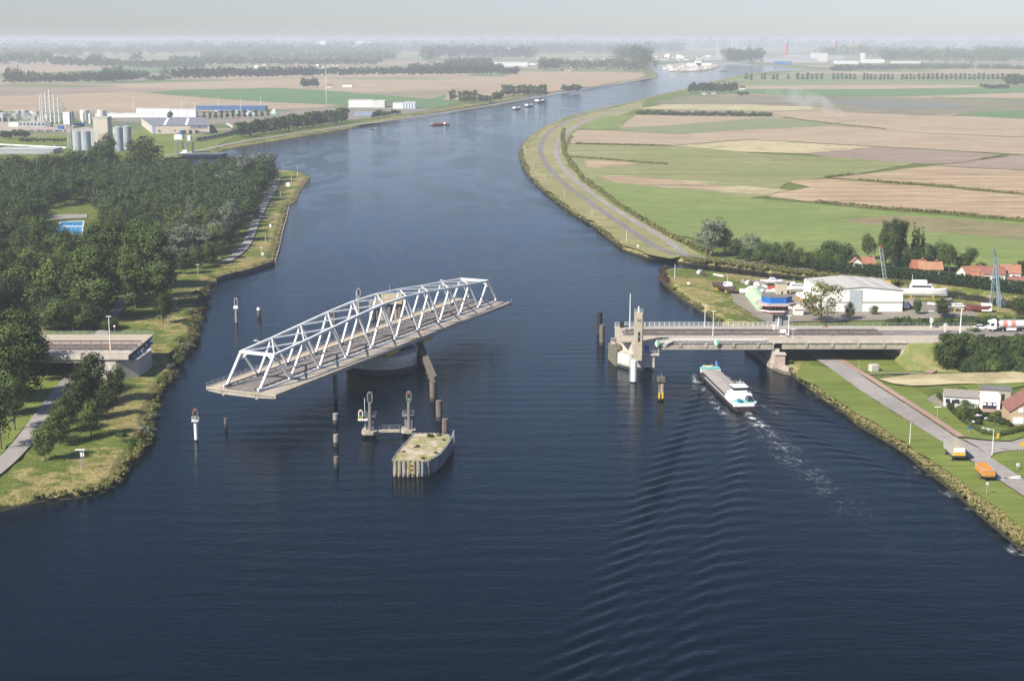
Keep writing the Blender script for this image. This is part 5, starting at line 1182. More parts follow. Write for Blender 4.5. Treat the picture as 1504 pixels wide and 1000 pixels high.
# ------------------------------------------------------------------ buildings near the bridge
M_ROOFO = mat('orange_tiles', (.33, .155, .095), .8, .2, .8); M_ROOFR = mat('red_tiles', (.235, .105, .08), .8, .2, .8)
M_WALLW = mat('white_render', (.74, .72, .66), .8, .1, .5, streak=.08); M_BRICK = mat('yellow_brick', (.44, .32, .205), .9, .14, 2.0); M_BRICKR = mat('red_brick', (.28, .13, .09), .9, .15, 1.5)
M_SHEET = mat('white_cladding', (.78, .77, .71), .6, .05, .2, streak=.06); M_ROOFG = mat('pale_sheet_roof', (.47, .445, .40), .7, .1, .1, streak=.05); M_BITU = mat('bitumen_roof', (.17, .165, .16), .9, .2, .4)
def house(x, y, rz, w, d, eave, ridge, label, wall=None, roof=None, name='house', z=LAND, over=.35, windows=True, chimney=True, cat='house', group=None, grid=(2, 2)):
    e = empty(name, (x, y, z), rz, label, cat, group)
    mb = MB(); n = [(-d/2, 0), (d/2, 0), (d/2, eave), (0, ridge-.12), (-d/2, eave)]; mb.extr(n, -w/2, w/2); mb.build('wall', wall or M_WALLW, e)
    mb = MB(); k = (ridge-eave)/(d/2)
    for s in (-1, 1):
        y1 = s*(d/2+over); z1 = eave-over*k
        v = [(-w/2-over, 0, ridge), (w/2+over, 0, ridge), (w/2+over, y1, z1), (-w/2-over, y1, z1)]; v += [(a, b_, c_+.2) for a, b_, c_ in v]
        f = [(0, 1, 2, 3), (7, 6, 5, 4), (0, 4, 5, 1), (1, 5, 6, 2), (2, 6, 7, 3), (3, 7, 4, 0)]; mb.add(v, f if s > 0 else [q[::-1] for q in f])
    r_ = mb.build('roof', roof or M_ROOFO, e)
    if chimney: MB().box(w*.22, w*.22+.8, -.4, .4, ridge-.6, ridge+1.1).build('chimney', M_BRICKR, r_)
    if windows:
        for i in range(grid[0]):
            xx = -w/2+w*(i+.5)/grid[0]
            f = MB().box(xx-.75, xx+.75, -d/2-.05, -d/2-.003, .9, 2.3).build('window', M_PAINT, e); MB().box(xx-.62, xx+.62, -d/2-.08, -d/2-.052, 1.02, 2.18).build('pane', M_GLASS, f)
        for yy in ((-d/4, d/4) if d > 6 else (0,)):
            f = MB().box(-w/2-.05, -w/2-.003, yy-.6, yy+.6, .9, 2.3).build('window', M_PAINT, e); MB().box(-w/2-.08, -w/2-.052, yy-.48, yy+.48, 1.02, 2.18).build('pane', M_GLASS, f)
        MB().box(w/2-1.6, w/2-.6, -d/2-.06, -d/2-.003, 0, 2.1).build('door', M_GREYM, e)
    return e
def hp(u, v, z=LAND): p = G(u, v, z); return p[0], p[1]
for (u, v, w, d, ev, rg_, rz, lab, wl, rf) in [
 (1256, 398, 9, 8, 4.6, 8.6, 92, 'orange roofed cottage, left one of the close pair behind the hedge', M_WALLW, M_ROOFO),
 (1273, 397, 9, 8, 4.4, 8.0, 8, 'orange roofed cottage, right one of the close pair behind the hedge', M_WALLW, M_ROOFO),
 (1350, 404, 8, 8, 4.6, 9.0, 6, 'red-orange tiled house end joined left of the long barn roof', M_BRICKR, mat('orange_red_tiles', (.34, .12, .07), .8, .15, .8)),
 (1367, 405, 13, 8, 4.3, 8.2, -4, 'long farmhouse with worn orange roof behind the hedge, under the dark trees', M_BRICKR, mat('worn_orange_tiles', (.36, .19, .11), .8, .2, .8)),
 (1427, 412, 12, 9, 4.4, 8.4, 20, 'white gabled house with orange roof left of the steel derrick', M_WALLW, M_ROOFO),
 (1436, 417, 6, 6, 3.2, 5.8, -10, 'small orange roofed annexe in front of the white gabled house', M_WALLW, M_ROOFO),
 (1458, 413, 13, 9, 4.6, 8.6, -6, 'white house with darker red roof directly behind the steel derrick', M_WALLW, M_ROOFR),
 (1480, 411, 14, 9, 4.6, 8.8, -12, 'wide orange roofed house right of the steel derrick', M_WALLW, M_ROOFO),
 (1500, 428, 13, 9, 4.6, 8.0, -5, 'white house with dark red roof at the end of the long hedge', M_WALLW, M_ROOFR)]:
    x, y = hp(u, v); house(x, y+2, R(rz), w*.74, d*.72, ev*.68, rg_*.68, lab, wl, rf)
# boat shed
A = Vector(G(1208, 458, LAND)); B2 = Vector(G(1325, 458, LAND)); Bk = Vector(G(1181, 410, 10)); Bk.z = LAND
e = empty('boat_shed', tuple((A+B2)/2), 0, 'big white boat shed with pale sheet roof and grey sliding door', 'shed')
o0 = (A+B2)/2; a, c_ = A-o0, B2-o0; bk = Bk-o0; dv = bk-a; d2_ = c_+dv; m1 = (a+c_)/2; m2 = (bk+d2_)/2; EV, RD = 8.0, 9.3
mb = MB(); z3 = lambda p, z: (p.x, p.y, z)
mb.add([z3(a, 0), z3(c_, 0), z3(c_, EV), z3(m1, RD-.1), z3(a, EV), z3(bk, 0), z3(d2_, 0), z3(d2_, EV), z3(m2, RD-.1), z3(bk, EV)], [(0, 1, 2, 3, 4), (9, 8, 7, 6, 5), (5, 0, 4, 9), (1, 6, 7, 2)]); mb.build('wall', M_SHEET, e)
mb = MB(); o_ = Vector((0, -.4, 0))
for p0, p1, q0, q1 in ((a, m1, bk, m2), (m1, c_, m2, d2_)):
    e0_, e1_ = (EV, RD) if p0 is a else (RD, EV)
    v = [z3(p0+o_, e0_), z3(p1+o_, e1_), z3(q1, e1_), z3(q0, e0_)]; v += [(p[0], p[1], p[2]+.25) for p in v]
    mb.add(v, [(3, 2, 1, 0), (4, 5, 6, 7), (0, 1, 5, 4), (1, 2, 6, 5), (2, 3, 7, 6), (3, 0, 4, 7)])
rf_ = mb.build('roof', M_ROOFG, e)
mb = MB()
for f in (.12, .32, .66, .86):
    p = a.lerp(c_, f); zz = EV+(RD-EV)*(1-abs(f-.5)*2)+.28; q = p+dv; mb.add([(p.x-.5, p.y-.3, zz), (p.x+.5, p.y-.3, zz), (q.x+.5, q.y, zz), (q.x-.5, q.y, zz)], [(0, 1, 2, 3)])
mb.build('roof_lights', mat('roof_light', (.62, .62, .56), .5), e).name = 'roof_light_strip'
p, q = a.lerp(c_, .33), a.lerp(c_, .49)
MB().box(p.x, q.x, p.y-.14, p.y-.01, 0, EV+.2).build('sliding_door', mat('door_blue_grey', (.40, .45, .47), .6, .08, .4, streak=.1), e)
MB().box(a.x, p.x-.01, p.y-.06, p.y-.005, EV*.42, EV*.46).build('cladding_joint', M_RUST, e)
MB().box(q.x+.01, c_.x, p.y-.06, p.y-.005, EV*.42, EV*.46).build('cladding_joint', M_RUST, e)
# control tower beside the bridge
tx, ty = G(1147, 479, ZD)[0]*460.5/G(1147, 479, ZD)[1], 461.5
e = empty('control_tower', (tx, ty, LAND), 0, 'bridge control tower with blue band, glazed cabin and grey concrete shaft', 'tower')
zc = HZ(458, ty)-LAND; zw0, zw1, ze0, zb1 = HZ(455.5, ty)-LAND, HZ(446, ty)-LAND, HZ(443, ty)-LAND, HZ(434.5, ty)-LAND
mb = MB(); mb.box(-2.1, -.05, -2.2, 2.5, -.2, zc); mb.box(.05, 2.1, -1.7, 2.5, -.2, zc); mb.build('shaft', mat('shaft_grey', (.33, .34, .345), .9, .15, .5, streak=.2), e)
def octo(x0, x1, y0, y1, c): return [(x0+c, y0), (x1-c, y0), (x1, y0+c), (x1, y1-c), (x1-c, y1), (x0+c, y1), (x0, y1-c), (x0, y0+c)]
MB().prism(octo(-6.0, 2.2, -3.4, 3.6, 2.0), zc-.3, zw0-.15).build('cabin_floor', M_CONC, e)
MB().prism(octo(-6.5, 2.4, -3.9, 3.8, 2.1), zw0-.15, zw0+.1).build('red_sill', mat('sill_red', (.50, .10, .10), .5), e); MB().prism(octo(-6.6, 2.5, -4.0, 3.9, 2.1), zw0+.1, zw0+.4).build('white_sill', M_PAINT, e)
MB().prism(octo(-5.6, 2.0, -3.0, 3.4, 1.9), zw0+.4, zw1).build('glazing', M_GLASS, e)
mb = MB(); O8 = octo(-5.65, 2.05, -3.05, 3.45, 1.9)
for i in range(8):
    a_, b_ = Vector(O8[i]+(0,)), Vector(O8[(i+1) % 8]+(0,))
    for f in (0, .33, .66): q = a_.lerp(b_, f); mb.bar((q.x, q.y, zw0+.4), (q.x, q.y, zw1), .14)
mb.build('window_frame', mat('frame_red', (.40, .07, .07), .5), e)
MB().prism(octo(-8.0, 4.4, -4.6, 4.6, 2.6), zw1, ze0).build('eaves', mat('eaves_grey', (.42, .38, .36), .8, .1), e); MB().prism(octo(-8.05, 4.45, -4.65, 4.65, 2.6), zw1-.12, zw1).build('red_trim', mat('sill_red', (.50, .10, .10)), e)
MB().prism(octo(-6.2, 3.1, -3.6, 4.0, 2.1), ze0, zb1).build('blue_band', mat('band_blue', (.015, .12, .40), .45, .06, .4), e)
MB().prism(octo(-6.25, 3.15, -3.65, 4.05, 2.1), zb1, zb1+.15).build('roof', M_BITU, e)
zq = HZ(416, ty+3.6)-LAND; MB().box(-1.2, 2.2, 2.3, 5.4, -.2, zq).build('stair_core', mat('core_beige', (.50, .43, .31), .9, .1, .5), e); MB().box(-1.25, 2.25, 2.25, 5.45, zq, zq+.15).build('core_roof', M_BITU, e)
MB().box(.3, .8, 2.22, 2.3, zq-3.6, zq-2.5).build('louvre', M_BLACK, e); MB().tube((-1.5, 0, zb1+.15), (-1.5, 0, zb1+1.6), .08, .05, 6).build('mast', M_GALV, e)
# green tunnel shelter
p0, p1 = Vector(G(1104, 432, LAND)), Vector(G(1126, 458, LAND)); c = (p0+p1)/2; d = (p1-p0); ln = d.length
e = empty('tunnel_shelter', tuple(c), math.atan2(d.y, d.x), 'pale green ribbed tunnel shelter left of the control tower', 'shelter')
pr = [(3.1*math.cos(math.pi*k/12), 3.4*math.sin(math.pi*k/12)) for k in range(13)]
MB().extr(pr, -ln/2, ln/2).build('cover', mat('green_canvas', (.42, .56, .36), .6, .08, .4), e)
for i in range(9):
    x = -ln/2+ln*i/8; mb = MB()
    for k in range(12): mb.bar((x, pr[k][0]*1.01, pr[k][1]*1.01), (x, pr[k+1][0]*1.01, pr[k+1][1]*1.01), .12)
    mb.build('hoop', mat('green_hoop', (.33, .46, .30), .6), e)

x, y = hp(1172, 462); house(x, y, 0, 3.2, 3.4, 2.4, 3.6, 'tiny white hut under the yellow-green tree beside the control tower', M_WALLW, M_ROOFG, name='hut', windows=False, chimney=False, cat='hut')
# lattice crane boom and steel derrick
def lattice(mb, p, q, w, r=.12, step=1.6):
    p, q = Vector(p), Vector(q); d = (q-p); L_ = d.length; d.normalize(); u = Vector((0, 1, 0)) if abs(d.y) < .9 else Vector((1, 0, 0)); a = d.cross(u).normalized()*w/2; b = d.cross(a).normalized()*w/2
    C = [a+b, a-b, -a-b, -a+b]; n = max(2, int(L_/step))
    for c0 in C: mb.bar(p+c0, q+c0, r)
    for i in range(n):
        s0, s1 = p+d*L_*i/n, p+d*L_*(i+1)/n
        for k in range(4): mb.bar(s0+C[k], s1+C[(k+1) % 4], r*.7)
    return mb
x, y = hp(1301, 420); e = empty('crane_boom', (x, y, LAND), 0, 'raised white lattice crane boom behind the boat shed', 'crane'); zt = HZ(363, y)-LAND
lattice(MB(), (0, 0, .5), ((1290-1301)*y/F, 0, zt), 1.1).build('boom', M_GALV, e); MB().box((1290-1301)*y/F-.4, (1290-1301)*y/F+.4, -.4, .4, zt, zt+.5).build('boom_head', M_REDP, e); MB().box(-1.6, 1.6, -1.5, 1.5, 0, 2.2).build('crane_body', M_YELL, e)
x, y = hp(1463, 449); e = empty('steel_derrick', (x, y, LAND), 0, 'tall blue-grey steel derrick with tripod legs beside the hedge', 'crane'); k = y/F; zt = HZ(377, y)-LAND
M_DER = mat('derrick_blue', (.22, .29, .33), .6, .15, 1)
for nm, q in (('leg', (-8, 0)), ('leg', (4, 1)), ('leg', (14, 0)), ('leg', (-1, -5))):
    lattice(MB(), (q[0]*k, q[1], 0), (-6*k+(q[0]+8)*.08*k, 0, zt*(.98 if q[0] < 5 else .5)), .7, .14, 2).build(nm, M_DER, e)
lattice(MB(), (-6*k, 0, zt), (-12*k, -1, HZ(365, y)-LAND), .8, .14, 1).build('jib', M_DER, e)
# --- bungalow, brick house and gardens on the right edge
x, y = hp(1424, 599); e = empty('bungalow', (x+1, y+3, LAND), R(-14), 'white bungalow with grey roof and shaded terrace beyond the red patio', 'house')
MB().extr([(-3, 0), (3, 0), (3, 2.9), (0, 4.0), (-3, 2.9)], -7, 2).build('wall', M_WALLW, e)
mb = MB(); mb.extr([(-3.4, 2.85), (0, 4.15), (3.4, 2.85), (3.4, 3.02), (0, 4.32), (-3.4, 3.02)], -7.2, 2.2); mb.build('roof', mat('grey_shingle', (.25, .23, .20), .9, .2, 1), e)
MB().extr([(-4, 0), (3, 0), (3, 3.5), (-4, 3.9)], 2.21, 7.5).build('extension', M_WALLW, e)
for xx in (-6, -3.6, -1.6): w_ = MB().box(xx-.6, xx+.6, -3.05, -3.003, 1.0, 2.2).build('window', M_GLASS, e)
MB().box(-5, -4.2, -3.06, -3.003, 0, 2.0).build('door', M_BLACK, e); MB().box(3.0, 6.6, -4.06, -4.003, .3, 2.1).build('terrace_opening', M_GLASS, e)
mb = MB()
for xx in (3.4, 4.8, 6.2): mb.box(xx-.5, xx+.5, -4.2, -4.07, 1.3, 1.9)
mb.build('awning', M_PAINT, e)
x, y = hp(1467, 588); e = empty('flat_outhouse', (x, y+2, LAND), R(-14), 'flat roofed beige outhouse behind the white bungalow', 'shed')
MB().box(-3.5, 3.5, -2.5, 2.5, 0, 3.0).build('wall', mat('beige_block', (.37, .33, .26), .9), e); MB().box(-3.7, 3.7, -2.7, 2.7, 3.0, 3.2).build('roof', M_BITU, e); MB().box(1, 1.9, -2.56, -2.503, 0, 2).build('door', M_BLACK, e)
x, y = hp(1446, 588); e = empty('flat_outhouse', (x+4, y+4, LAND), R(-14), 'low dark roofed store between bungalow and beige outhouse', 'shed')
MB().box(-4, 2, -2, 2, 0, 2.4).build('wall', M_BRICKR, e); MB().box(-4.2, 2.2, -2.2, 2.2, 2.4, 2.6).build('roof', M_BITU, e)
x, y = hp(1504, 627); hb = house(x+2.0, y+5.5, R(84), 9, 9.6, 3.9, 7.2, 'yellow brick house with red-brown roof and white shutters at the picture edge', M_BRICK, M_ROOFR, grid=(3, 1))
for yy, z0_, z1_, hw in ((-3.2, .6, 2.5, 1.5), (-2.6, 3.9, 5.2, .7), (3.0, .6, 2.4, 1.0)): MB().box(-4.64, -4.585, -yy*.85-hw*.9, -yy*.85+hw*.9, z0_*.9, z1_*.9).build('shutter', M_PAINT, hb)
x, y = hp(1467, 605); e = tag(MB().box(-4.5, 4.5, -2.2, 2.2, .16, .22).build('patio', A_RED), kind='structure'); e.location = (x-1, y+1, LAND); e.rotation_euler.z = R(-14)
x, y = hp(1500, 596); tag(MB().lathe([(.35, 0), (.4, .1), (.4, 1.0), (.3, 1.1)], 10).build('water_butt', M_BLUE), 'blue plastic barrel behind the brick house', 'barrel').location = (x-2, y, LAND)
for i, (u, v, s, lab) in enumerate([(1435, 606, 3, 'clipped shrub beside the terrace of the bungalow'), (1446, 614, 3.4, 'low green shrub in the flower bed below the patio'), (1458, 618, 3.6, 'rounded shrub in the middle of the brick house garden'), (1472, 621, 4, 'leafy shrub in front of the brick house corner'), (1484, 624, 3, 'small shrub under the brick house wall'), (1437, 622, 2.6, 'small dark shrub by the white garden rocks'), (1466, 610, 3, 'green bush below the red patio')]):
    x, y = hp(u, v); tree('bush', x, y, 1.7, s, lab, None, cat='bush', var=i % 2)
P = [G(u, v, LAND) for u, v in [(1378, 583), (1392, 596), (1402, 609), (1413, 618), (1428, 629), (1446, 638), (1466, 641), (1488, 637), (1506, 630)]]
VV = []
for a_, b_ in zip(P[:-1], P[1:]):
    a_, b_ = Vector(a_), Vector(b_); n = max(2, int((b_-a_).length/.7))
    for i in range(n): q = a_.lerp(b_, i/n); VV.append((q.x, q.y, LAND+.75))
V, Q = leaf_cloud(np.array(VV), np.full(len(VV), .85), 70, .3, 5, 0, 1.0); o = quad_mesh('hedge', V, Q, LF_MID, smooth=False); tag(o, 'curving green garden hedge round the bungalow and brick house', 'hedge')
for i, (u, v) in enumerate([(1436, 612), (1442, 613), (1448, 616), (1443, 631), (1452, 634), (1430, 621)]):
    x, y = hp(u, v); o = tag(MB().lathe([(.5, 0), (.6, .3), (.35, .55), (.1, .6)], 7).build('garden_rock', M_PAINT), 'white stone edging the garden bed', 'rock', 'white garden stones'); o.location = (x, y, LAND+.1)
# tarpaulin and small block in the verge
x, y = hp(1283, 545); e = tag(MB().box(-1.3, 1.3, -1, 1, 0, 2.1).build('utility_box', M_CONCP, bevel=.1), 'beige concrete utility box on the lawn below the viaduct', 'utility box'); e.location = (x, y, LAND); e.rotation_euler.z = .3
# ---- trailers, tanker, car
def wheel(parent, x, y, z, r=.5, w=.3):
    t_ = MB().tube((x, y-w/2, z), (x, y+w/2, z), r, r, 14).build('wheel', M_BLACK, parent); MB().tube((x, y-w/2-.02, z), (x, y+w/2+.02, z), r*.5, r*.5, 10).build('rim', M_GALV, t_); return t_
def trailer(u, v, L_, W, H_, zb, label, inner, side, rear, axles, rz):
    x, y = hp(u, v); e = empty('farm_trailer', (x, y, LAND+.15), rz, label, 'trailer')
    MB().box(-L_/2, L_/2, -W/2+.1, W/2-.1, zb-.25, zb).build('chassis', M_BLACK, e)
    MB().box(-L_/2, L_/2, -W/2, W/2, zb+.01, zb+.12).build('floor', inner, e)
    for s in (-1, 1): MB().box(-L_/2, L_/2, s*W/2-.06, s*W/2+.06, zb+.121, zb+H_).build('side_panel', side, e)
    MB().box(-L_/2-.06, -L_/2+.06, -W/2+.07, W/2-.07, zb+.121, zb+H_).build('tailgate', rear, e)
    MB().box(L_/2-.06, L_/2+.06, -W/2+.07, W/2-.07, zb+.121, zb+H_+.15).build('headboard', side, e)
    mb = MB()
    for s in (-1, 1): mb.box(-L_/2, L_/2, s*(W/2)-.1, s*(W/2)+.1, zb+H_, zb+H_+.1)
    mb.box(-L_/2-.1, -L_/2+.1, -W/2+.1, W/2-.1, zb+H_+.002, zb+H_+.102); mb.build('top_rim', M_GALV, e)
    for i in range(7):
        xx = -L_/2+.4+i*(L_-.8)/6
        for s in (-1, 1): MB().box(xx-.06, xx+.06, s*(W/2+.07)-.03, s*(W/2+.07)+.03, zb, zb+H_).build('side_post', M_GALV if side is not M_ORT else side, e)
    for xx in axles:
        for s in (-1, 1): wheel(e, xx, s*(W/2-.25), .5)
    MB().bar((L_/2, 0, zb-.2), (L_/2+1.8, 0, zb-.3), .15).build('drawbar', M_BLACK, e)
    MB().box(-L_/2-.12, -L_/2-.061, -W/2+.2, W/2-.2, zb-.22, zb+.1).build('light_bar', M_RUST, e)
    return e
M_ORT = mat('trailer_orange', (.55, .25, .05), .5, .12, 1.0); M_TGREY = mat('trailer_grey', (.40, .37, .31), .7, .12, 1.0, streak=.12); M_INN = mat('trailer_floor', (.46, .30, .20), .8, .15)
a = Vector(G(1389, 660, LAND)); b_ = Vector(G(1410, 680, LAND)); rz = math.atan2((a-b_).y, (a-b_).x)
t1 = trailer(1401, 672, 7.4, 3.0, 2.2, 1.35, 'grey high-sided farm trailer with yellow tailgate parked on the verge', M_INN, M_TGREY, mat('trailer_yellow', (.66, .42, .05), .5, .1, 1), (-2.6, 2.5), rz)
MB().box(-3.85, -3.77, -1.3, 1.3, 2.3, 3.4).build('window_panel', M_PAINT, t1)
trailer(1446, 702, 6.0, 2.7, 1.35, 1.15, 'low orange farm trailer parked beside the road sign', M_ORT, M_ORT, M_ORT, (-.9, .3), rz)
def car(x, y, z, rz, col, label, group=None):
    e = empty('car', (x, y, z), rz, label, 'car', group)
    MB().extr([(-2.1, .35), (2.1, .35), (2.15, .75), (1.2, .95), (-2.0, 1.0), (-2.15, .7)], -.85, .85)
    mb = MB().extr([(-.85, .3), (.85, .3), (.88, .7), (.8, .98), (-.8, .98), (-.88, .7)], -2.15, 2.15); mb.build('body', col, e)
    mb = MB().prism([(-1.6, -.75), (.9, -.75), (.9, .75), (-1.6, .75)], .98, 1.45); mb.build('cabin', M_GLASS, e); MB().box(-1.3, .4, -.7, .7, 1.45, 1.5).build('roof', col, e)
    for xx in (-1.35, 1.35):
        for s in (-1, 1): MB().tube((xx, s*.72, .32), (xx, s*.9, .32), .32, .32, 10).build('wheel', M_BLACK, e)
    return e
x = G(1440, 482, ZD)[0]; car(x, 453.4, ZD-.3, 0, M_PAINT, 'white car partly hidden behind the bush, ahead of the tanker lorry')
x = G(1453, 488, ZD)[0]; e = empty('tanker_lorry', (x+1.2, 448.6, ZD+.03), 0, 'white tanker lorry with silver and red tank driving onto the bridge', 'lorry')
MB().box(-1.1, 1.1, -1.2, 1.2, .9, 3.2).build('cab', M_SHIPW, e); MB().box(-1.16, -1.11, -1.05, 1.05, 2.0, 2.9).build('windscreen', M_GLASS, e); MB().box(-.7, .3, -1.26, -1.21, 2.0, 2.8).build('side_window', M_GLASS, e)
MB().prism([(-.9, -1.15), (1.1, -1.15), (1.1, 1.15), (-.9, 1.15)], 3.2, [3.3, 3.9, 3.9, 3.3]).build('roof_fairing', M_SHIPW, e)
MB().box(-1.0, 13.6, -.5, .5, .7, 1.0).build('chassis', M_BLACK, e); MB().box(4.4, 7.5, -1.2, -.9, .5, 1.3).build('side_guard', M_PAINT, e)
MB().tube((2.4, 0, 2.35), (13.6, 0, 2.35), 1.2, 1.2, 20).build('tank', mat('tank_silver', (.62, .61, .60), .3, .05, .5), e, smooth=False)
mb = MB()
for x_ in (3.2, 5.8): mb.tube((x_, 0, 2.35), (x_+1.4, 0, 2.35), 1.215, 1.215, 20, False)
mb.build('tank_stripe', mat('stripe_red', (.60, .22, .18), .4), e)
MB().box(2.8, 13.2, -.3, .3, 3.5, 3.75).build('catwalk', M_GALV, e)
for xx in (-.1, 3.2, 9.6, 10.9, 12.2):
    for s in (-1, 1): wheel(e, xx, s*1.02, .5)
# ---- street furniture
def lamp(u, vb, vt, label, z=ZD, y=None, head='T', r=.13, m=None, wpx=None, group=None, name='street_lamp'):
    p = G(u, vb, z); Y_ = y or p[1]; x = p[0]*Y_/p[1]; h = HZ(vt, Y_)-z
    e = empty(name, (x, Y_, z), 0, label, 'street lamp', group)
    MB().tube((0, 0, 0), (0, 0, h), r, r*.6, 8).build('post', m or M_PAINT, e)
    if head == 'T': MB().box(-.8, .8, -.18, .18, h, h+.16).build('lamp_head', M_PAINT, e)
    if head == 'L': mb = MB().bar((0, 0, h), (-1.4, 0, h+.25), .1); mb.box(-2.0, -1.2, -.15, .15, h+.2, h+.34); mb.build('lamp_arm', M_PAINT, e)
    return e
lamp(1035, 481, 449, 'white lamp post on the far edge of the right bridge deck, over the water', y=451.5)
lamp(1047, 492, 457, 'white lamp post in the middle of the right bridge deck over the canal', y=441.0)
lamp(1158, 492, 464, 'white lamp post on the bridge deck beside the barrier, below the control tower', y=441.0, r=.17)
lamp(1143, 480, 466, 'short white post at the foot of the control tower', head=None, y=456, r=.2)
lamp(1164.5, 498, 484, 'thin short white post on the near footway of the bridge', head='T', y=436, r=.07)
lamp(925, 483, 431, 'very tall slender white mast at the bridge head', head=None, y=451, name='mast', r=.2)
lamp(941, 460, 433, 'thin dark aerial behind the concrete tower', head=None, y=444, name='aerial', r=.05, m=M_BLACK)
lamp(1410, 491, 454, 'thick white lamp post beside the main road right of the viaduct', y=441, r=.22)
lamp(1366, 482, 457, 'thin grey lamp post on the far verge of the main road', y=455, r=.08, m=M_GALV)
lamp(1336, 652, 620, 'white pole on the grass between canal and road', z=LAND, head=None, r=.1)
lamp(1376, 618, 598, 'small grey lamp beside the red cycle path', z=LAND, head='T', r=.07, m=M_GALV)
lamp(1457, 669, 631, 'white curved lamp post at the road junction', z=LAND, head='L', r=.12)
lamp(1261, 544, 528, 'thin grey pole beside the red cycle path near the viaduct', z=LAND, head=None, r=.07, m=M_GALV)
lamp(991, 408, 388, 'white pole on the tip of the spit', z=LAND, head=None, r=.14)
lamp(162, 508, 465, 'tall white lamp post on the left viaduct', y=LY0+6.5, r=.2)
lamp(6, 596, 528, 'tall grey lamp post among the trees at the left picture edge', z=LAND, r=.13, m=M_GALV)
lamp(291, 403, 389, 'small lamp on the grass by the short row of trees', z=LAND, r=.08)
lamp(247, 475, 464, 'small white lamp on the grass in front of the tall poplars', z=LAND, r=.08)
lamp(384, 376, 364, 'small white lamp near the reedy bank bend', z=LAND, r=.1)
for i, (u, vb, vt) in enumerate([(390, 358, 345), (412, 292, 281), (428, 270, 256), (437, 262, 244), (771, 225, 214), (783, 248, 238), (801, 265, 255), (829, 291, 279), (869.5, 319, 307), (920, 356, 338), (795, 182, 176), (812, 176, 171), (829, 170, 166)]):
    lamp(u, vb, vt, 'slim white navigation pole on the reedy canal bank', z=LAND-.5, head=None, r=.12, group='white poles along the canal banks', name='bank_pole')
for i in range(16):
    u = 371+i*19; v = 205.5-i*2.95; lamp(u, v-2, v-11.5, 'street lamp along the quay road on the far left bank', z=LAND, r=.11, m=M_GALV, group='lamps along the quay road', head='L')
# signs
def sign(u, vb, vt, wpx, label, z=LAND, col=None, shape='box', y=None, hpx=None, posts=1, name='sign', cat='sign', extra=None):
    p = G(u, vb, z); Y_ = y or p[1]; x = p[0]*Y_/p[1]; h = HZ(vt, Y_)-z; w_ = wpx*Y_/F/2; hh_ = (hpx or wpx)*Y_/F
    e = empty(name, (x, Y_, z), 0, label, cat)
    mb = MB()
    for k in range(posts): xx = 0 if posts == 1 else (-w_*.8, w_*.8)[k]; mb.tube((xx, .05, 0), (xx, .05, h), .06, .06, 6)
    mb.build('post', M_GALV, e)
    if shape == 'box': MB().box(-w_, w_, -.08, -.012, h-hh_, h).build('board', col or M_PAINT, e)
    else:
        MB().tube((0, -.08, h-w_), (0, -.015, h-w_), w_, w_, 16).build('rim_disc', M_REDP, e); MB().tube((0, -.12, h-w_), (0, -.082, h-w_), w_*.72, w_*.72, 16).build('board', M_PAINT, e)
    if extra: extra(e, w_, h, hh_)
    return e
def diag(e, w_, h, hh_): MB().bar((-w_*.7, -.1, h-hh_*.85), (w_*.7, -.1, h-hh_*.2), .12, .02).build('symbol', M_BLACK, e)
sign(1461, 704, 690, 5.5, 'round white sign with red rim behind the orange trailer', shape='round')
sign(1449, 727, 708, 4.2, 'small white rectangular sign on a post below the orange trailer', extra=diag)
sign(1494.5, 690, 680, 5, 'small white notice board on the grass right of the road', extra=diag)
sign(1423, 636, 627, 4, 'small blue sign on the verge beside the garden hedge', col=M_BLUE)
sign(1465, 645, 636, 4.5, 'yellow waymark box at the corner of the garden hedge', col=M_YELL, hpx=8)
sign(1500, 664, 649, 5.5, 'yellow notice frame at the right picture edge', col=M_YELL, posts=2, hpx=7)
sign(122, 688, 662, 6, 'white information board on a tall post near the left bank point', hpx=9)
e = sign(119, 689, 660, 1.5, 'white post with lamp arm beside the information board', hpx=1); MB().box(-1, 1.2, -.1, .1, HZ(661, e.location.y)-LAND, HZ(660, e.location.y)-LAND+.1).build('lamp_arm', M_PAINT, e)
sign(134, 481, 475.5, 6, 'blue direction sign beside the left viaduct', col=M_BLUE, hpx=2, posts=2)
sign(168.5, 488, 477, 4, 'red and white no-entry sign at the end of the left viaduct', shape='round')
sign(225, 306, 299, 3, 'white board among the trees of the left wood', z=LAND+11, hpx=4)
sign(397, 333, 329, 3, 'white marker board on the left bank beside the path', hpx=5); sign(423, 274, 268, 6, 'white notice board on the left bank point', hpx=6)
sign(386, 377, 371, 3, 'pale marker stone near the reedy bank bend', hpx=4)
sign(936.8, 363, 359.5, 3, 'small white board on the right bank below the canal road', hpx=4); sign(991.5, 367, 363, 3, 'small turquoise sign where the two canal roads meet', col=M_TURQ, hpx=3)
sign(1142.5, 389.5, 385, 3, 'pale marker post left of the yellow one on the creek bank', hpx=5, col=M_PALEW); sign(1151, 389, 384, 3, 'yellow marker on the creek bank', hpx=5, col=M_YELL)
sign(1011, 419, 414, 4, 'small white sign on the grass of the spit', hpx=4)
for u, vb, vt, lab in ((1367.5, 482, 467, 'white round-headed traffic signal on the far side of the main road'), (1388, 488, 475, 'white traffic signal cabinet beside the main road')):
    p = G(u, vb, ZD); e = empty('traffic_signal', (p[0], p[1], ZD-.1), 0, lab, 'traffic signal'); h = HZ(vt, p[1])-ZD
    MB().tube((0, 0, 0), (0, 0, h), .16, .16, 8).build('post', M_PAINT, e); MB().box(-.5, .5, -.3, .3, h*.62, h).build('signal_box', M_PAINT, e); MB().tube((0, -.38, h*.85), (0, -.3, h*.85), .2, .2, 8).build('lamp', M_BLACK, e)
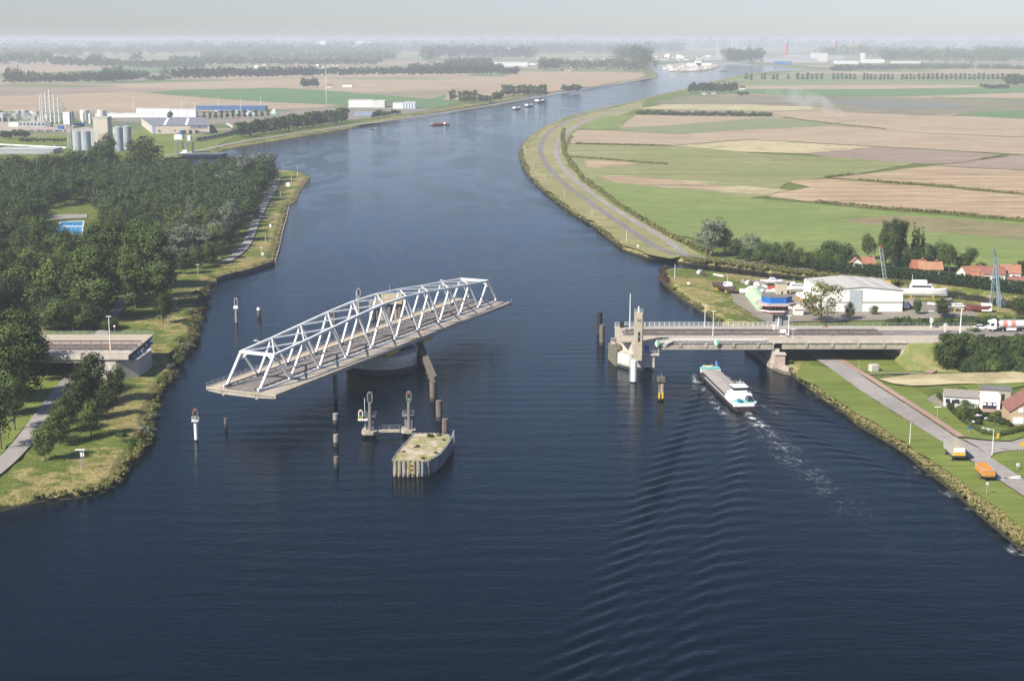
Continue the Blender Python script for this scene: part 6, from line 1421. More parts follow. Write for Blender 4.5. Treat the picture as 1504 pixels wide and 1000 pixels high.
# boom gates and red/white barrier on the viaduct
p0, p1 = G(1130, 476, ZD+1), G(1157, 492, ZD+1); e = empty('barrier_boom', (0, 0, 0), 0, 'red and white barrier boom closed across the bridge roadway', 'barrier'); e.location = (p1[0], p1[1], ZD)
a, c_ = Vector((p0[0]-p1[0], p0[1]-p1[1], 1.1)), Vector((0, 0, 1.1)); mb, mr = MB(), MB()
for i in range(12): (mb if i % 2 else mr).bar(a.lerp(c_, i/12), a.lerp(c_, (i+1)/12), .28)
mb.build('white_band', M_PAINT, e); mr.build('red_band', M_REDP, e)
mb = MB()
for f in (.3, .5, .7): q = a.lerp(c_, f); mb.bar(q, (q.x+.1, q.y-.4, .1), .07)
mb.build('hanging_leg', M_PAINT, e)
q = a.lerp(c_, .72); MB().box(q.x-.9, q.x+.9, q.y-1.4, q.y-.3, 0, 1.9).build('motor_housing', M_PAINT, e); q = a.lerp(c_, .3); MB().box(q.x-.5, q.x+.5, q.y, q.y+1.2, 0, 1.4).build('support_box', M_PAINT, e)
for u, v, lab in ((158, 510, 'orange lifebuoy on the near parapet of the left viaduct'), (619, 487, 'orange lifebuoy on the railing of the swing bridge')):
    p = G(u, v, ZD+.8); 
    o = MB(); 
    for k in range(12):
        a1, a2 = 2*math.pi*k/12, 2*math.pi*(k+1)/12; o.bar((.42*math.cos(a1), 0, .42*math.sin(a1)), (.42*math.cos(a2), 0, .42*math.sin(a2)), .16)
    o = tag(o.build('lifebuoy', mat('orange_coat', (.75, .22, .04))), lab, 'lifebuoy'); o.location = (p[0], p[1], ZD+.85)
p = G(970.5, 587, 0); x, y = p[0], p[1]; k = y/F
e = empty('leading_pile', (x, y, 0), 0, 'grey double pile with yellow buoy collar in front of the bridge head', 'pile')
MB().tube((-.25, .3, -3), (-.25, .3, HZ(553, y)), .55, .5, 10).build('rear_pile', M_WOOD, e); MB().tube((.35, -.2, .3), (.35, -.2, HZ(563, y)), .5, .5, 10).build('front_pile', M_PALEW, e)
MB().box(-1.15, 1.0, -.9, .9, HZ(560, y), HZ(553, y)).build('timber_head', M_WOOD, e); MB().lathe([(.95, -1), (.95, .3), (1.0, .4), (.95, 1.2), (.8, 1.25)], 14).build('float_collar', M_BLACK, e)
mb = MB(); 
for dx in (-.5, .45): mb.tube((dx, -.95, .6), (dx, -.95, 2.3), .33, .33, 10)
mb.build('yellow_drum', M_YELL, e); MB().tube((0, 0, HZ(553, y)), (0, 0, HZ(548, y)), .08, .08, 6).build('aerial', M_GALV, e)
# swimming pool
PP = [G(u, v, LAND) for u, v in [(76, 346), (90, 327), (122, 326.5), (119, 346)]]; xs = [p[0] for p in PP]; cx, cy = sum(xs)/4, sum(p[1] for p in PP)/4
e = empty('swimming_pool', (cx, cy, LAND), 0, 'bright blue outdoor swimming pool with white surround between the trees', 'swimming pool')
LP = [(p[0]-cx, p[1]-cy) for p in PP]
MB().prism([(x*1.1, y*1.1) for x, y in LP], .1, .34).build('surround', M_PAINT, e)
m_pw, t, b = new_mat('pool_water'); b.inputs['Base Color'].default_value = (.02, .30, .62, 1); b.inputs['Roughness'].default_value = .1; bump(t, b, noise(t, pos(t), 1.2, 2), .1)
MB().prism(LP, .2, .37).build('water_surface', m_pw, e)
mb = MB()
for i in range(1, 6):
    f = i/6; a = Vector(LP[0]+(0,)).lerp(Vector(LP[3]+(0,)), f); c_ = Vector(LP[1]+(0,)).lerp(Vector(LP[2]+(0,)), f); a = a.lerp(c_, .04); c_ = c_.lerp(a, .04); mb.bar((a.x, a.y, .385), (c_.x, c_.y, .385), .4, .02)
mb.build('lane_line', mat('lane_blue', (.01, .12, .32), .4), e)
a = Vector(LP[0]+(0,)).lerp(Vector(LP[1]+(0,)), .62); c_ = Vector(LP[3]+(0,)).lerp(Vector(LP[2]+(0,)), .62); MB().bar((a.x, a.y, .6), (c_.x, c_.y, .6), 1.0, .3).build('dividing_wall', M_PAINT, e)
o = MB().add(GL([(62, 352), (78, 348), (118, 350), (122, 346), (126, 324), (88, 323), (60, 345)], LAND+.13), [tuple(range(7))]).build('grass_verge', FM['lawn']); tag(o, kind='structure')
sheet('road', [(74, 322), (128, 320), (128, 314.5), (78, 315)], A_PALE, LAND+.2)

# rider on a moped crossing the viaduct
p = G(1208, 478, ZD); sx_ = p[0]
e = empty('moped', (sx_, 453.6, ZD+.01), R(175), 'small dark moped on the far footway of the viaduct', 'moped')
for xx in (-.62, .62): t_ = MB().tube((xx, -.05, .28), (xx, .05, .28), .28, .28, 14).build('wheel', M_BLACK, e); MB().tube((xx, -.06, .28), (xx, .06, .28), .13, .13, 8).build('rim', M_GALV, t_)
MB().extr([(-.12, .35), (.12, .35), (.14, .75), (-.14, .75)], -.6, .05).build('body', M_REDP, e); MB().box(-.55, .08, -.15, .15, .76, .86).build('seat', M_BLACK, e)
mb = MB().bar((.62, 0, .3), (.42, 0, 1.05), .09); mb.bar((.42, -.3, 1.05), (.42, .3, 1.05), .05); mb.build('handlebar', M_GALV, e)
J = [(-.2, 0, .93), (-.16, 0, 1.2), (-.08, 0, 1.42), (-.05, 0, 1.55), (-.02, 0, 1.68), (-.0, 0, 1.8), (-.08, .19, 1.4), (.12, .27, 1.2), (.40, .28, 1.09), (-.08, -.19, 1.4), (.12, -.27, 1.2), (.40, -.28, 1.09), (-.18, .1, .9), (.25, .16, .86), (.2, .15, .42), (.34, .15, .38), (-.18, -.1, .9), (.25, -.16, .86), (.2, -.15, .42), (.34, -.15, .38)]
E_ = [(0, 1), (1, 2), (2, 3), (3, 4), (4, 5), (2, 6), (6, 7), (7, 8), (2, 9), (9, 10), (10, 11), (0, 12), (12, 13), (13, 14), (14, 15), (0, 16), (16, 17), (17, 18), (18, 19)]
RR = [.15, .15, .15, .06, .1, .09, .07, .05, .035, .07, .05, .035, .1, .075, .05, .04, .1, .075, .05, .04]
me = bpy.data.meshes.new('person'); me.from_pydata(J, E_, []); po = bpy.data.objects.new('person', me); COL.objects.link(po); me.materials.append(mat('dark_jacket', (.05, .055, .07), .8))
sm_ = po.modifiers.new('skin', 'SKIN')
for v_, r in zip(me.skin_vertices[0].data if me.skin_vertices else [], RR): v_.radius = (r, r)
if me.skin_vertices: me.skin_vertices[0].data[0].use_root = True
po.modifiers.new('sub', 'SUBSURF').levels = 1; po.location = (sx_, 453.6, ZD+.01); po.rotation_euler.z = R(175)
tag(po, 'person in dark clothes riding the small moped along the viaduct', 'person')
# more clutter in the boatyard
rr = random.Random(21)
for i, (u, v) in enumerate([(1105, 426), (1115, 429), (1124, 424), (1150, 431), (1155, 437), (1160, 451), (1165, 456), (1120, 421), (1128, 417), (1140, 414), (1152, 418), (1338, 448), (1345, 444), (1350, 452), (1370, 450), (1392, 447), (1400, 449)]):
    x, y = hp(u, v); k = i % 4
    if k == 0: o = MB().box(-1.6, 1.6, -1, 1, 0, .5).prism([(-1.4, -.8), (1.2, -.9), (1.0, .8), (-1.2, .9)], .5, 1.3).build('timber_stack', M_WOOD); l, c_ = 'brown stack of timber lying in the boatyard', 'timber'
    elif k == 1: o = MB().lathe([(.6, 0), (.65, .2), (.65, 1.0), (.55, 1.2)], 10).build('storage_drum', M_BLUE if i % 2 else M_RUST); l, c_ = 'blue or rusty drum standing in the boatyard', 'drum'
    elif k == 2: mb, _r = hull(4.5, 1.7, .8, .3, .2, .35, .08); o = mb.build('rowing_boat', M_PAINT); l, c_ = 'small white open boat resting on the boatyard ground', 'boat'
    else: o = MB().extr([(-1.2, 0), (1.2, 0), (1.2, 1.8), (0, 2.3), (-1.2, 1.8)], -1.6, 1.6).build('tool_shed', M_PALEW); l, c_ = 'little grey storage shelter in the boatyard', 'shed'
    o.location = (x, y, LAND+.1); o.rotation_euler.z = rr.random()*3; tag(o, l, c_, c_+' pieces in the boatyard')
# ------------------------------------------------------------------ industry on the left bank
M_SILO = mat('silo_metal', (.36, .40, .42), .5, .12, .2, metal=.0, streak=.15); M_IND = mat('plant_white', (.66, .65, .61), .6, .1, .1, streak=.08); M_INDG = mat('plant_grey', (.36, .38, .39), .7, .2, .15); M_BEIGE = mat('plant_beige', (.55, .49, .40), .8, .08, .1, streak=.06)
def cyl(u, vb, vt, wpx, label, name='silo', m=None, cone=True, group=None, cat='silo'):
    x, y, _ = G(u, vb, LAND); r = wpx*y/F/2; h = HZ(vt, y)-LAND; e = empty(name, (x, y+r, LAND), 0, label, cat, group)
    MB().lathe([(r, -.5), (r, h-(r*.22 if cone else .01))], 24).build('shell', m or M_SILO, e, smooth=False)
    MB().lathe([(r*1.02, h-(r*.22 if cone else .3)), (r*.2 if cone else r*.97, h)], 24).build('roof', M_IND if not cone else M_GALV, e)
    return e
def bx(u0, u1, vb, vt, depth, label, name='building', m=None, roofm=None, cat='building', group=None, wins=0, rz=0, wm=None, z=LAND):
    p, q = G(u0, vb, z), G(u1, vb, z); y = p[1]; w_ = (q[0]-p[0]); h = HZ(vt, y)-z; e = empty(name, ((p[0]+q[0])/2, y, z), rz, label, cat, group)
    MB().box(-w_/2, w_/2, 0, depth, -.3, h).build('wall', m or M_IND, e); MB().box(-w_/2-.2, w_/2+.2, -.2, depth+.2, h, h+max(.3, h*.04)).build('roof', roofm or M_ROOFG, e)
    for i in range(wins):
        xx = -w_/2+w_*(i+.5)/wins; MB().box(xx-w_*.25/wins, xx+w_*.25/wins, -.15, -.01, h*.35, h*.7).build('window', wm or M_GLASS, e)
    return e
for (u, vb, vt, wp, lab) in [(138, 214, 190, 15, 'rear left grain silo beside the beige tower block'), (113, 222, 192, 15, 'corrugated grain silo at the left end, beside the lattice mast'), (125, 222, 192, 14.5, 'corrugated grain silo, second from the left end'),
  (173, 222, 186, 14, 'grain silo just right of the beige tower block'), (186, 220, 185, 12.5, 'rightmost grain silo of the group')]: cyl(u, vb, vt, wp, lab)
bx(139, 160, 220, 174, 14, 'tall plain beige block between the grain silos', 'silo_tower', M_BEIGE)
x, y, _ = G(103, 218, LAND); e = empty('elevator_tower', (x, y, LAND), 0, 'white boxed elevator head on a lattice mast left of the silos', 'tower'); k = y/F
lattice(MB(), (0, 0, 0), (0, 0, HZ(183, y)-LAND), 3.2, .35, 4).build('lattice_mast', M_GALV, e); MB().box(-6*k, 3.4*k, -3, 3, HZ(183, y)-LAND, HZ(165, y)-LAND).build('elevator_head', M_PAINT, e); MB().box(3.4*k, 7*k, -2, 2.4, HZ(182, y)-LAND, HZ(164, y)-LAND).build('side_shaft', M_GREYM, e)
x, y, _ = G(125, 218, LAND); e = empty('conveyor_bridge', (x, y+6, LAND), 0, 'dark conveyor gantry with blue cover across the silo tops', 'conveyor'); k = y/F
mb = MB(); mb.bar((-18*k, 0, HZ(188, y)-LAND), (16*k, 0, HZ(184, y)-LAND), 1.6, 1.4); mb.bar((40*k, 0, HZ(184, y)-LAND), (62*k, 0, HZ(181, y)-LAND), 1.6, 1.4); mb.build('gantry', M_GREYM, e); MB().box(-16*k, -2*k, -1.5, 1.5, HZ(185, y)-LAND, HZ(182, y)-LAND).build('blue_cover', M_BLUE, e)
for i, (u, vt, w_) in enumerate([(60.5, 139, 1.6), (63.5, 137, 1.8), (69, 136, 2.4), (75, 132, 2.6), (81, 138, 2.2), (87.5, 144, 2.4)]):
    x, y, _ = G(u, 181, LAND); h = HZ(vt, y)-LAND; r = w_*y/F/2*.9; e = empty('process_column', (x, y, LAND), 0, 'slim silvery distillation column of the chemical plant', 'column', 'row of six distillation columns')
    MB().lathe([(r*1.3, 0), (r*1.3, h*.25), (r, h*.28), (r, h*.92), (r*.6, h)], 12).build('shell', mat('column_silver', (.62, .62, .60), .5, .06, .3), e)
    mb = MB()
    for f in (.3, .45, .6, .75, .9): mb.lathe([(r*1.7, h*f), (r*1.7, h*f+.3)], 10)
    mb.build('platform', M_GALV, e)
x, y, _ = G(74, 179, LAND); e = empty('pipe_rack', (x, y, LAND), 0, 'steel lattice structure wrapped round the distillation columns', 'pipe rack'); k = y/F
mb = MB()
for dx, h in ((-15, 153), (-9, 150), (9, 155), (16, 152), (20, 158)): lattice(mb, (dx*k, 4, 0), (dx*k, 4, HZ(h, y)-LAND), 3, .3, 4)
for v in (160, 166, 172): mb.bar((-16*k, 4, HZ(v, y)-LAND), (21*k, 4, HZ(v, y)-LAND), .6)
mb.build('frame', M_GALV, e)
for i, (u, vb, vt, wp, lab) in enumerate([(123, 178, 162, 14, 'large white storage tank, left one behind the silos'), (148, 177, 162, 13, 'large white storage tank, right one behind the silos'), (122, 180, 166, 4, 'slim white vessel in front of the left storage tank'), (132, 182, 167, 4, 'slim tall white vessel between the storage tanks'), (142, 176, 166.5, 4, 'slim white vessel beside the right storage tank'),
  (35, 172, 162, 9, 'grey domed tank of the plant, right one'), (26, 173, 163, 8, 'grey domed tank of the plant, left one'), (48, 170, 164, 12, 'low white tank between the domed tanks and the columns'), (4, 176, 166, 9, 'round grey tank at the left picture edge')]): cyl(u, vb, vt, wp, lab, 'storage_tank', M_IND if 'white' in lab else M_INDG, False, None, 'tank')
rr = random.Random(12)
for i in range(22):
    u = rr.uniform(-10, 105); vb = rr.uniform(172, 181); w_ = rr.uniform(3, 11); bx(u, u+w_, vb, vb-rr.uniform(3, 9), rr.uniform(5, 14), 'small process building of the chemical plant behind the pale yard', 'plant_building', [M_IND, M_INDG, M_BEIGE][i % 3], M_INDG, group='plant buildings', cat='building')
mb = MB()
x, y, _ = G(40, 176, LAND); k = y/F
for i in range(26):
    a = rr.uniform(-45, 20); h = rr.uniform(3, 11); mb.tube((a*k, rr.uniform(-6, 6), 0), (a*k, rr.uniform(-6, 6), h), .3, .3, 6); mb.bar((a*k, 0, h*.8), ((a+rr.uniform(4, 14))*k, rr.uniform(-5, 5), h*.8), .45)
o = mb.build('pipework', M_GALV); o.location = (x, y, LAND); tag(o, 'tangle of grey pipes in the chemical plant', 'pipework', kind='stuff')
bx(28, 66, 187, 179, 9, 'low grey office building beside the pale yard', 'office_building', M_INDG, wins=7); bx(66, 75, 187, 180, 8, 'dark grey end block of the low office building', 'office_building', M_GREYM)
bx(13, 27, 186.5, 180, 3, 'white truck trailer parked on the pale yard', 'truck_trailer', M_PAINT, M_PAINT, 'trailer')
for i in range(20):
    u = 45+i*2.7; x, y, _ = G(u, 193.5, LAND); car(x, y, LAND+.15, R(85), [M_BLACK, M_PAINT, M_GREYM, M_REDP, M_BLUE][(i*7) % 5], 'car in the packed row at the plant car park', 'parked cars by the plant')
bx(85, 92, 190, 185.5, 6, 'small blue tent roof at the end of the parked car row', 'canopy', M_BLUE, M_BLUE, 'canopy')
bx(-8, 78, 226, 220, 26, 'large low grey flat roof behind the left wood', 'warehouse', M_INDG, mat('flat_roof_grey', (.42, .42, .43), .8), 'warehouse')
mb = MB().bar(G(-5, 212, LAND+2), G(98, 217, LAND+2), 1.2); 
for u in (12, 30, 46, 62, 80): p = G(u, 213.3, LAND+2); mb.tube((p[0], p[1], LAND-1), (p[0], p[1], LAND+2), .4, .4, 6)
tag(mb.build('pipeline', M_PAINT), 'long white elevated pipeline crossing the grass left of the silos', 'pipeline')
# stacked white trailers and blue roofed sheds
def rowbox(u0, u1, n, vb, vt, depth, label, name, m, roofm, grp, cat):
    for i in range(n):
        a = u0+(u1-u0)*i/n; b_ = u0+(u1-u0)*(i+1)/n-.25; bx(a, b_, vb, vt+rr.uniform(-.3, .3), depth, label, name, m, roofm, cat, grp)
rowbox(158, 246, 8, 173, 167.2, 14, 'long white box trailer in the front row behind the brick-coloured warehouse', 'box_trailer', M_PAINT, M_PAINT, 'front row of white box trailers', 'trailer')
rowbox(200, 250, 4, 167.6, 160, 14, 'tall white container block in the rear row left of the blue sheds', 'container_block', M_PAINT, M_IND, 'rear row of white container blocks', 'container')
rowbox(250, 288, 3, 172.5, 161, 14, 'white container block next to the blue shed row', 'container_block', M_PAINT, M_IND, 'white blocks beside the blue sheds', 'container')
rowbox(288, 390, 9, 162, 156.5, 20, 'blue roofed shed in the long row at the edge of the fields', 'blue_shed', mat('shed_blue', (.05, .13, .30), .6), mat('shed_blue_roof', (.09, .18, .36), .6), 'row of blue sheds', 'shed')
for i in range(16):
    u = 315+rr.uniform(0, 90); vb = rr.uniform(164, 171); bx(u, u+rr.uniform(3, 7), vb, vb-rr.uniform(2.2, 3.5), 5, 'parked white truck in the yard below the blue sheds', 'parked_truck', [M_PAINT, M_TURQ, M_PAINT, M_BLUE][i % 4], M_PAINT, 'truck', 'trucks parked below the blue sheds')
x, y, _ = G(230, 197, LAND); a = G(224, 197, LAND); b_ = G(308, 196.5, LAND); c_ = G(208, 184.5, LAND)
e = empty('warehouse', a, 0, 'wide beige warehouse with dark grey roof, blue sign and three loading docks', 'warehouse'); bl = Vector(b_)-Vector(a); cl = Vector(c_)-Vector(a); h = HZ(185, a[1])-LAND
MB().prism([(0, 0), (bl.x, bl.y), (bl.x+cl.x*.75, bl.y+cl.y), (cl.x, cl.y)], -.3, h).build('wall', mat('warehouse_beige', (.52, .45, .39), .8, .05, .1, streak=.05), e)
MB().prism([(-.4, -.4), (bl.x+.4, bl.y-.4), (bl.x+cl.x*.75+.4, bl.y+cl.y+.3), (cl.x-.4, cl.y+.3)], h, h+.4).build('roof', mat('warehouse_roof', (.19, .20, .22), .8, .08, .1), e)
for f in (.18, .57): MB().add([(bl.x*f, 3, h+.45), (bl.x*f+3, 3, h+.45), (bl.x*f+3+cl.x*.6, cl.y-4, h+.45), (bl.x*f+cl.x*.6, cl.y-4, h+.45)], [(0, 1, 2, 3)]).build('roof_light_strip', M_PAINT, e)
s_ = MB().box(bl.x*.68, bl.x*.985, -.25, -.02, h*.66, h*.98).build('sign_board', mat('sign_navy', (.03, .05, .16), .5), e)
cu = bpy.data.curves.new('sign_text', 'FONT'); cu.body = 'VERENIGD  TABLIAU'; cu.size = 2.0; cu.extrude = .02; cu.align_x = 'CENTER'; cu.align_y = 'CENTER'
to = bpy.data.objects.new('lettering', cu); COL.objects.link(to); to.parent = s_; to.location = (bl.x*.8325, -.3, h*.82); to.rotation_euler = (math.pi/2, 0, 0); cu.materials.append(mat('sign_letters', (.75, .55, .50), .5))
bpy.context.view_layer.update(); lm_ = bpy.data.meshes.new_from_object(to.evaluated_get(bpy.context.evaluated_depsgraph_get())); t2 = bpy.data.objects.new('lettering', lm_); COL.objects.link(t2); t2.parent = s_; t2.location = to.location; t2.rotation_euler = to.rotation_euler; bpy.data.objects.remove(to); t2.name = 'lettering'
for f in (.57, .68, .79): MB().box(bl.x*f-1.9, bl.x*f+1.9, -.3, -.02, 0, h*.45).build('loading_dock', M_BLACK, e)
for f in (.12, .4): MB().box(bl.x*f-.7, bl.x*f+.7, -.12, -.02, h*.3, h*.5).build('window', M_GLASS, e)
MB().box(-.1, 2.4, -.12, -.02, 0, h).build('blue_panel', mat('pale_blue', (.25, .33, .50), .6), e)
bx(512, 548, 158, 147.5, 30, 'tall white industrial hall near the canal, with grey double door', 'industrial_hall', M_PAINT, M_ROOFG, wins=0); bx(548.3, 565, 158.5, 149, 30, 'grey-white end bay joined to the tall industrial hall', 'industrial_hall', M_IND, M_PAINT)
bx(577, 593, 160, 151.5, 22, 'low white shed left of the blue striped shed', 'shed', M_PAINT, M_ROOFG)
e = bx(593.3, 611, 160, 150.5, 22, 'white and blue striped shed beside the canal meadow', 'striped_shed', M_PAINT, M_ROOFG); 
for i in range(5): MB().box(-9.5+i*4, -7.8+i*4, -.12, -.02, 0, 8.5).build('blue_stripe', mat('stripe_teal', (.10, .22, .36), .6), e)
bx(520, 560, 170, 165.5, 16, 'low blue-grey shed behind the poplar row', 'shed', mat('pale_blue', (.25, .33, .5)), M_INDG)
x, y, _ = G(479.5, 152, LAND); e = empty('lattice_mast', (x, y, LAND), 0, 'tall thin pale radio mast standing in the left fields', 'mast'); lattice(MB(), (0, 0, 0), (0, 0, HZ(101, y)-LAND), 1.1, .16, 5).build('mast_frame', M_PAINT, e)
for i, (u, vb, vt) in enumerate([(196, 162, 147), (267, 161, 149), (285.5, 160, 151), (321, 158, 146), (353.5, 164, 146), (383, 157, 143)]):
    lamp(u, vb, vt, 'tall floodlight pole among the container yard and blue sheds', z=LAND, r=.4, group='floodlight poles', name='floodlight_pole')
# harbour cranes
for i, (u, vb, lab) in enumerate([(264, 226, 'harbour crane with white cab on portal legs, left of the pair'), (279, 224, 'harbour crane with long jib on portal legs, right of the pair')]):
    x, y, _ = G(u, vb, LAND); k = y/F; e = empty('harbour_crane', (x, y, LAND), 0, lab, 'crane'); z0 = HZ(211, y)-LAND; z1 = HZ(205, y)-LAND
    for sx in (-1, 1):
        for sy in (-1, 1): MB().bar((sx*5*k, sy*3, 0), (sx*3.5*k, sy*2.4, z0), .7).build('leg', M_GREYM, e)
    MB().box(-5*k, 5*k, -3, 3, z0, z0+1.2).build('portal', M_GREYM, e)
    if i == 0: MB().box(-6*k, 6*k, -3.5, 3.5, z1, HZ(198, y)-LAND).build('cab', M_PAINT, e); MB().box(2*k, 5*k, -2, 2, HZ(198, y)-LAND, HZ(192, y)-LAND).build('blue_cab', M_BLUE, e)
    else: MB().box(-2.5*k, 2.5*k, -2.4, 2.4, z1-1, z1+3.5).build('cab', M_PAINT, e); lattice(MB(), (0, 0, z1+2), (22*k, 0, HZ(194, y)-LAND), 1.4, .25, 2).build('jib', M_GALV, e)
# rail tank wagons on the curve
P = smooth_line([G(u, v, LAND) for u, v in [(292, 208), (310, 205), (326, 202), (340, 198), (345, 194), (340, 189), (334, 186)]])
mb = MB()
tot = 0; nxt = 0
for a, b_ in zip(P[:-1], P[1:]):
    d = (b_-a); L0 = d.length
    while nxt < tot+L0:
        q = a+d*((nxt-tot)/L0); ang = math.atan2(d.y, d.x); pale = q.y > G(0, 192, LAND)[1]
        e = empty('tank_wagon', (q.x, q.y, LAND+.2), ang, 'tank wagon on the curved siding beyond the warehouse' if not pale else 'pale tank wagon at the far end of the curved siding', 'railway wagon', 'dark tank wagons' if not pale else 'pale tank wagons')
        MB().tube((-5.4, 0, 2.4), (5.4, 0, 2.4), 1.4, 1.4, 12).build('tank', mat('wagon_dark', (.085, .09, .10), .6) if not pale else M_BEIGE, e); MB().box(-6, 6, -1.2, 1.2, .7, 1.0).build('chassis', M_BLACK, e); nxt += 13
    tot += L0
# ------------------------------------------------------------------ far treelines, woods, farms, port
def px_line(pts, n, jit=0, z=LAND):
    P = [Vector(G(u, v, z)) for u, v in pts]; L_ = [0]
    for a, b_ in zip(P[:-1], P[1:]): L_.append(L_[-1]+(b_-a).length)
    out = []
    for i in range(n):
        s = L_[-1]*(i+.5)/n
        for k in range(len(P)-1):
            if L_[k+1] >= s: q = P[k].lerp(P[k+1], (s-L_[k])/(L_[k+1]-L_[k])); out.append((q.x, q.y+rr.uniform(-jit, jit))); break
    return out
def treeline(pts, n, h, w, jit=0, m=None, ncl=9, nper=16, size=None, name='treeline'):
    q = px_line(pts, n, jit); y = q[len(q)//2][1]; s = size or max(1.5, y*.0009)
    mass(name, q, h, w, ncl, nper, s, m or LF_MID)
# poplar rows on the left bank by the quay: individual trees
for i in range(46):
    u = 350+i*3.5+rr.uniform(-1, 1); f = i/45; vb = 203-f*23+rr.uniform(-2, 1); tree_px('far', u, vb, vb-20-rr.uniform(0, 5)+f*2, 11, 'bluish poplar in the double row along the quay road', 'poplars along the quay road')
for i in range(12):
    u = 300+i*8.5; tree_px('far', u, 176-i*.4, 163+rr.uniform(-2, 2), 6.5, 'slim tree in the sparse row in front of the blue sheds', 'sparse row by the blue sheds')
for i in range(9): tree_px('farround', 549+i*4.6, 175-i*.9, 160+rr.uniform(0, 4), 8, 'dark tree in the clump behind the quay road lamps', 'clump behind the quay lamps')
tree_px('farround', 251, 176, 163, 9, 'dark tree standing alone in front of the white box trailers')
for i in range(9): u = 4+i*4.5; tree_px('farround', u, 204+rr.uniform(-2, 2), 190+rr.uniform(-1, 3), 9, 'dark bushy tree at the left edge of the plant car park', 'bushy trees left of the car park')
for i in range(14): u = 30+i*5; tree_px('farround', u, 208+rr.uniform(-1, 2), 203, 6, 'low shrub along the hedge behind the plant car park', 'hedge shrubs behind the car park')
# clusters by the far left bank
for (u0, u1, n, vb, vt, kind, lab, gr) in [(661, 669, 2, 149, 131, 'far', 'single tall tree at the left end of the canal-side row', 'left end of canal row'), (674, 699, 7, 151, 132, 'far', 'poplar of the canal-side row in the left fields', 'canal-side poplars'), (701, 722, 6, 150, 138, 'far', 'smaller poplar in the middle of the canal-side row', 'small canal-side poplars'), (724, 738, 4, 149, 134, 'farround', 'dark tree at the right end of the canal-side row', 'right end of canal row'),
   (737, 757, 6, 141, 124, 'far', 'dark poplar in the left half of the big canal-side clump', 'left half of canal clump'), (758, 803, 14, 141, 124, 'far', 'poplar in the right half of the big canal-side clump', 'right half of canal clump'), (826, 853, 6, 135, 124, 'farround', 'round tree in the small far clump on the left bank', 'small far clump'),
   (443, 467, 5, 130, 114, 'farround', 'dark tree sheltering the lone farm in the left fields', 'trees of the lone farm'), (1012, 1083, 20, 137, 121, 'farround', 'dark tree round the farm on the right bank', 'trees round the right bank farm'), (1083, 1099, 4, 140, 133, 'farround', 'low tree right of the right bank farm', 'low trees by the farm'), (1476, 1512, 8, 128, 107, 'farround', 'big dark tree at the end of the far right tree row', 'big trees ending the far row'), (1443, 1480, 7, 131, 124, 'farround', 'low dark shrub in front of the far right tree group', 'low shrubs far right')]:
    for i in range(n):
        u = u0+(u1-u0)*(i+.5)/n; tree_px(kind, u, vb+rr.uniform(-1, 1), vt+rr.uniform(-1, 3), (u1-u0)/n*1.9+1, lab, gr)
for (a, b_, n) in [(1092, 1107, 2), (1117, 1126, 2), (1133, 1144, 2), (1155, 1160, 1), (1168, 1210, 6), (1221, 1258, 6), (1266, 1288, 4), (1290, 1313, 4), (1322, 1334, 2), (1335, 1345, 2), (1346, 1400, 8), (1400, 1475, 11)]:
    for i in range(n): tree_px('far', a+(b_-a)*(i+.5)/n, 118.5+rr.uniform(-.4, .4), 107.5+rr.uniform(-.7, 1.6), (b_-a)/n*.95, 'avenue tree in the long gapped row across the far right fields', 'far right avenue trees')
tree_px('farround', 1441, 129, 122.5, 5, 'small solitary round tree before the far right tree group')
treeline([(936, 168), (1000, 170), (1060, 170.5), (1133, 171)], 60, (3, 6), (8, 12), 6, LF_DARK, name='scrub_belt')
for seg in ([(1150, 173), (1221, 182.5), (1300, 190)], [(1213, 261.5), (1250, 257)], [(1440, 235), (1480, 229)], [(845, 211.5), (985, 215)], [(836, 231), (900, 236), (980, 242)], [(1261, 265), (1380, 274), (1504, 286.5)], [(1200, 297), (1300, 306.5), (1400, 314), (1504, 324)]):
    treeline(seg, 90, (.6, 1.2), (3.0, 5.0), 1, LF_OLIVE, 4, 12, 1.1, 'ditch_reeds')
treeline([(828, 190), (826, 205), (829, 225), (838, 240), (855, 262), (880, 280), (905, 300), (940, 322), (970, 340), (1010, 360), (1050, 377)], 260, (1.0, 2.2), (4, 6), 2, LF_OLIVE, 5, 14, .9, 'ditch_reeds')
# reed belts along the banks
def reed(pts, n, h, w, off, jit, m, name='bank_reeds', size=.5):
    q = [(x+rr.uniform(-jit, jit), y+rr.uniform(-jit, jit)) for x, y in px_line(pts, n, 0, 0.0)]
    q = [p for p in q if sdist(np.array([p[0]]), np.array([p[1]]))[0] > .3]
    mass(name, q, h, w, 4, 22, size, m, z=off)
reed([(975, 419), (1000, 440), (1020, 452), (1040, 466), (1060, 479)], 110, (1, 1.6), (2, 3), .7, 1.0, LF_OLIVE)
reed([(968, 408), (972, 414), (980, 421), (966, 405), (975, 400), (985, 399)], 40, (2, 3), (3, 4), .6, 1.5, LF_RED)
reed([(1165, 553), (1200, 581), (1240, 607), (1283, 637), (1330, 666), (1380, 706), (1432, 750), (1504, 810)], 1500, (.4, .9), (.9, 1.7), 1.2, 3.8, LF_STRAW, size=.3)
reed([(1165, 553), (1200, 581), (1240, 607), (1283, 637), (1330, 666), (1380, 706), (1432, 750), (1504, 810)], 500, (.5, .9), (1.0, 1.7), .7, 1.3, LF_OLIVE, size=.32)
reed([(1000, 387), (1060, 391), (1100, 396.5), (1150, 402.5), (1190, 408), (1260, 416), (1330, 423)], 420, (1.0, 2.0), (3, 4.5), 1.2, 3.0, LF_OLIVE)
reed([(765, 222), (768, 240), (777, 256), (792, 275), (820, 298), (850, 320), (886, 344), (915, 366)], 240, (.8, 1.4), (3, 4.5), .7, 1.6, LF_OLIVE, size=.8)
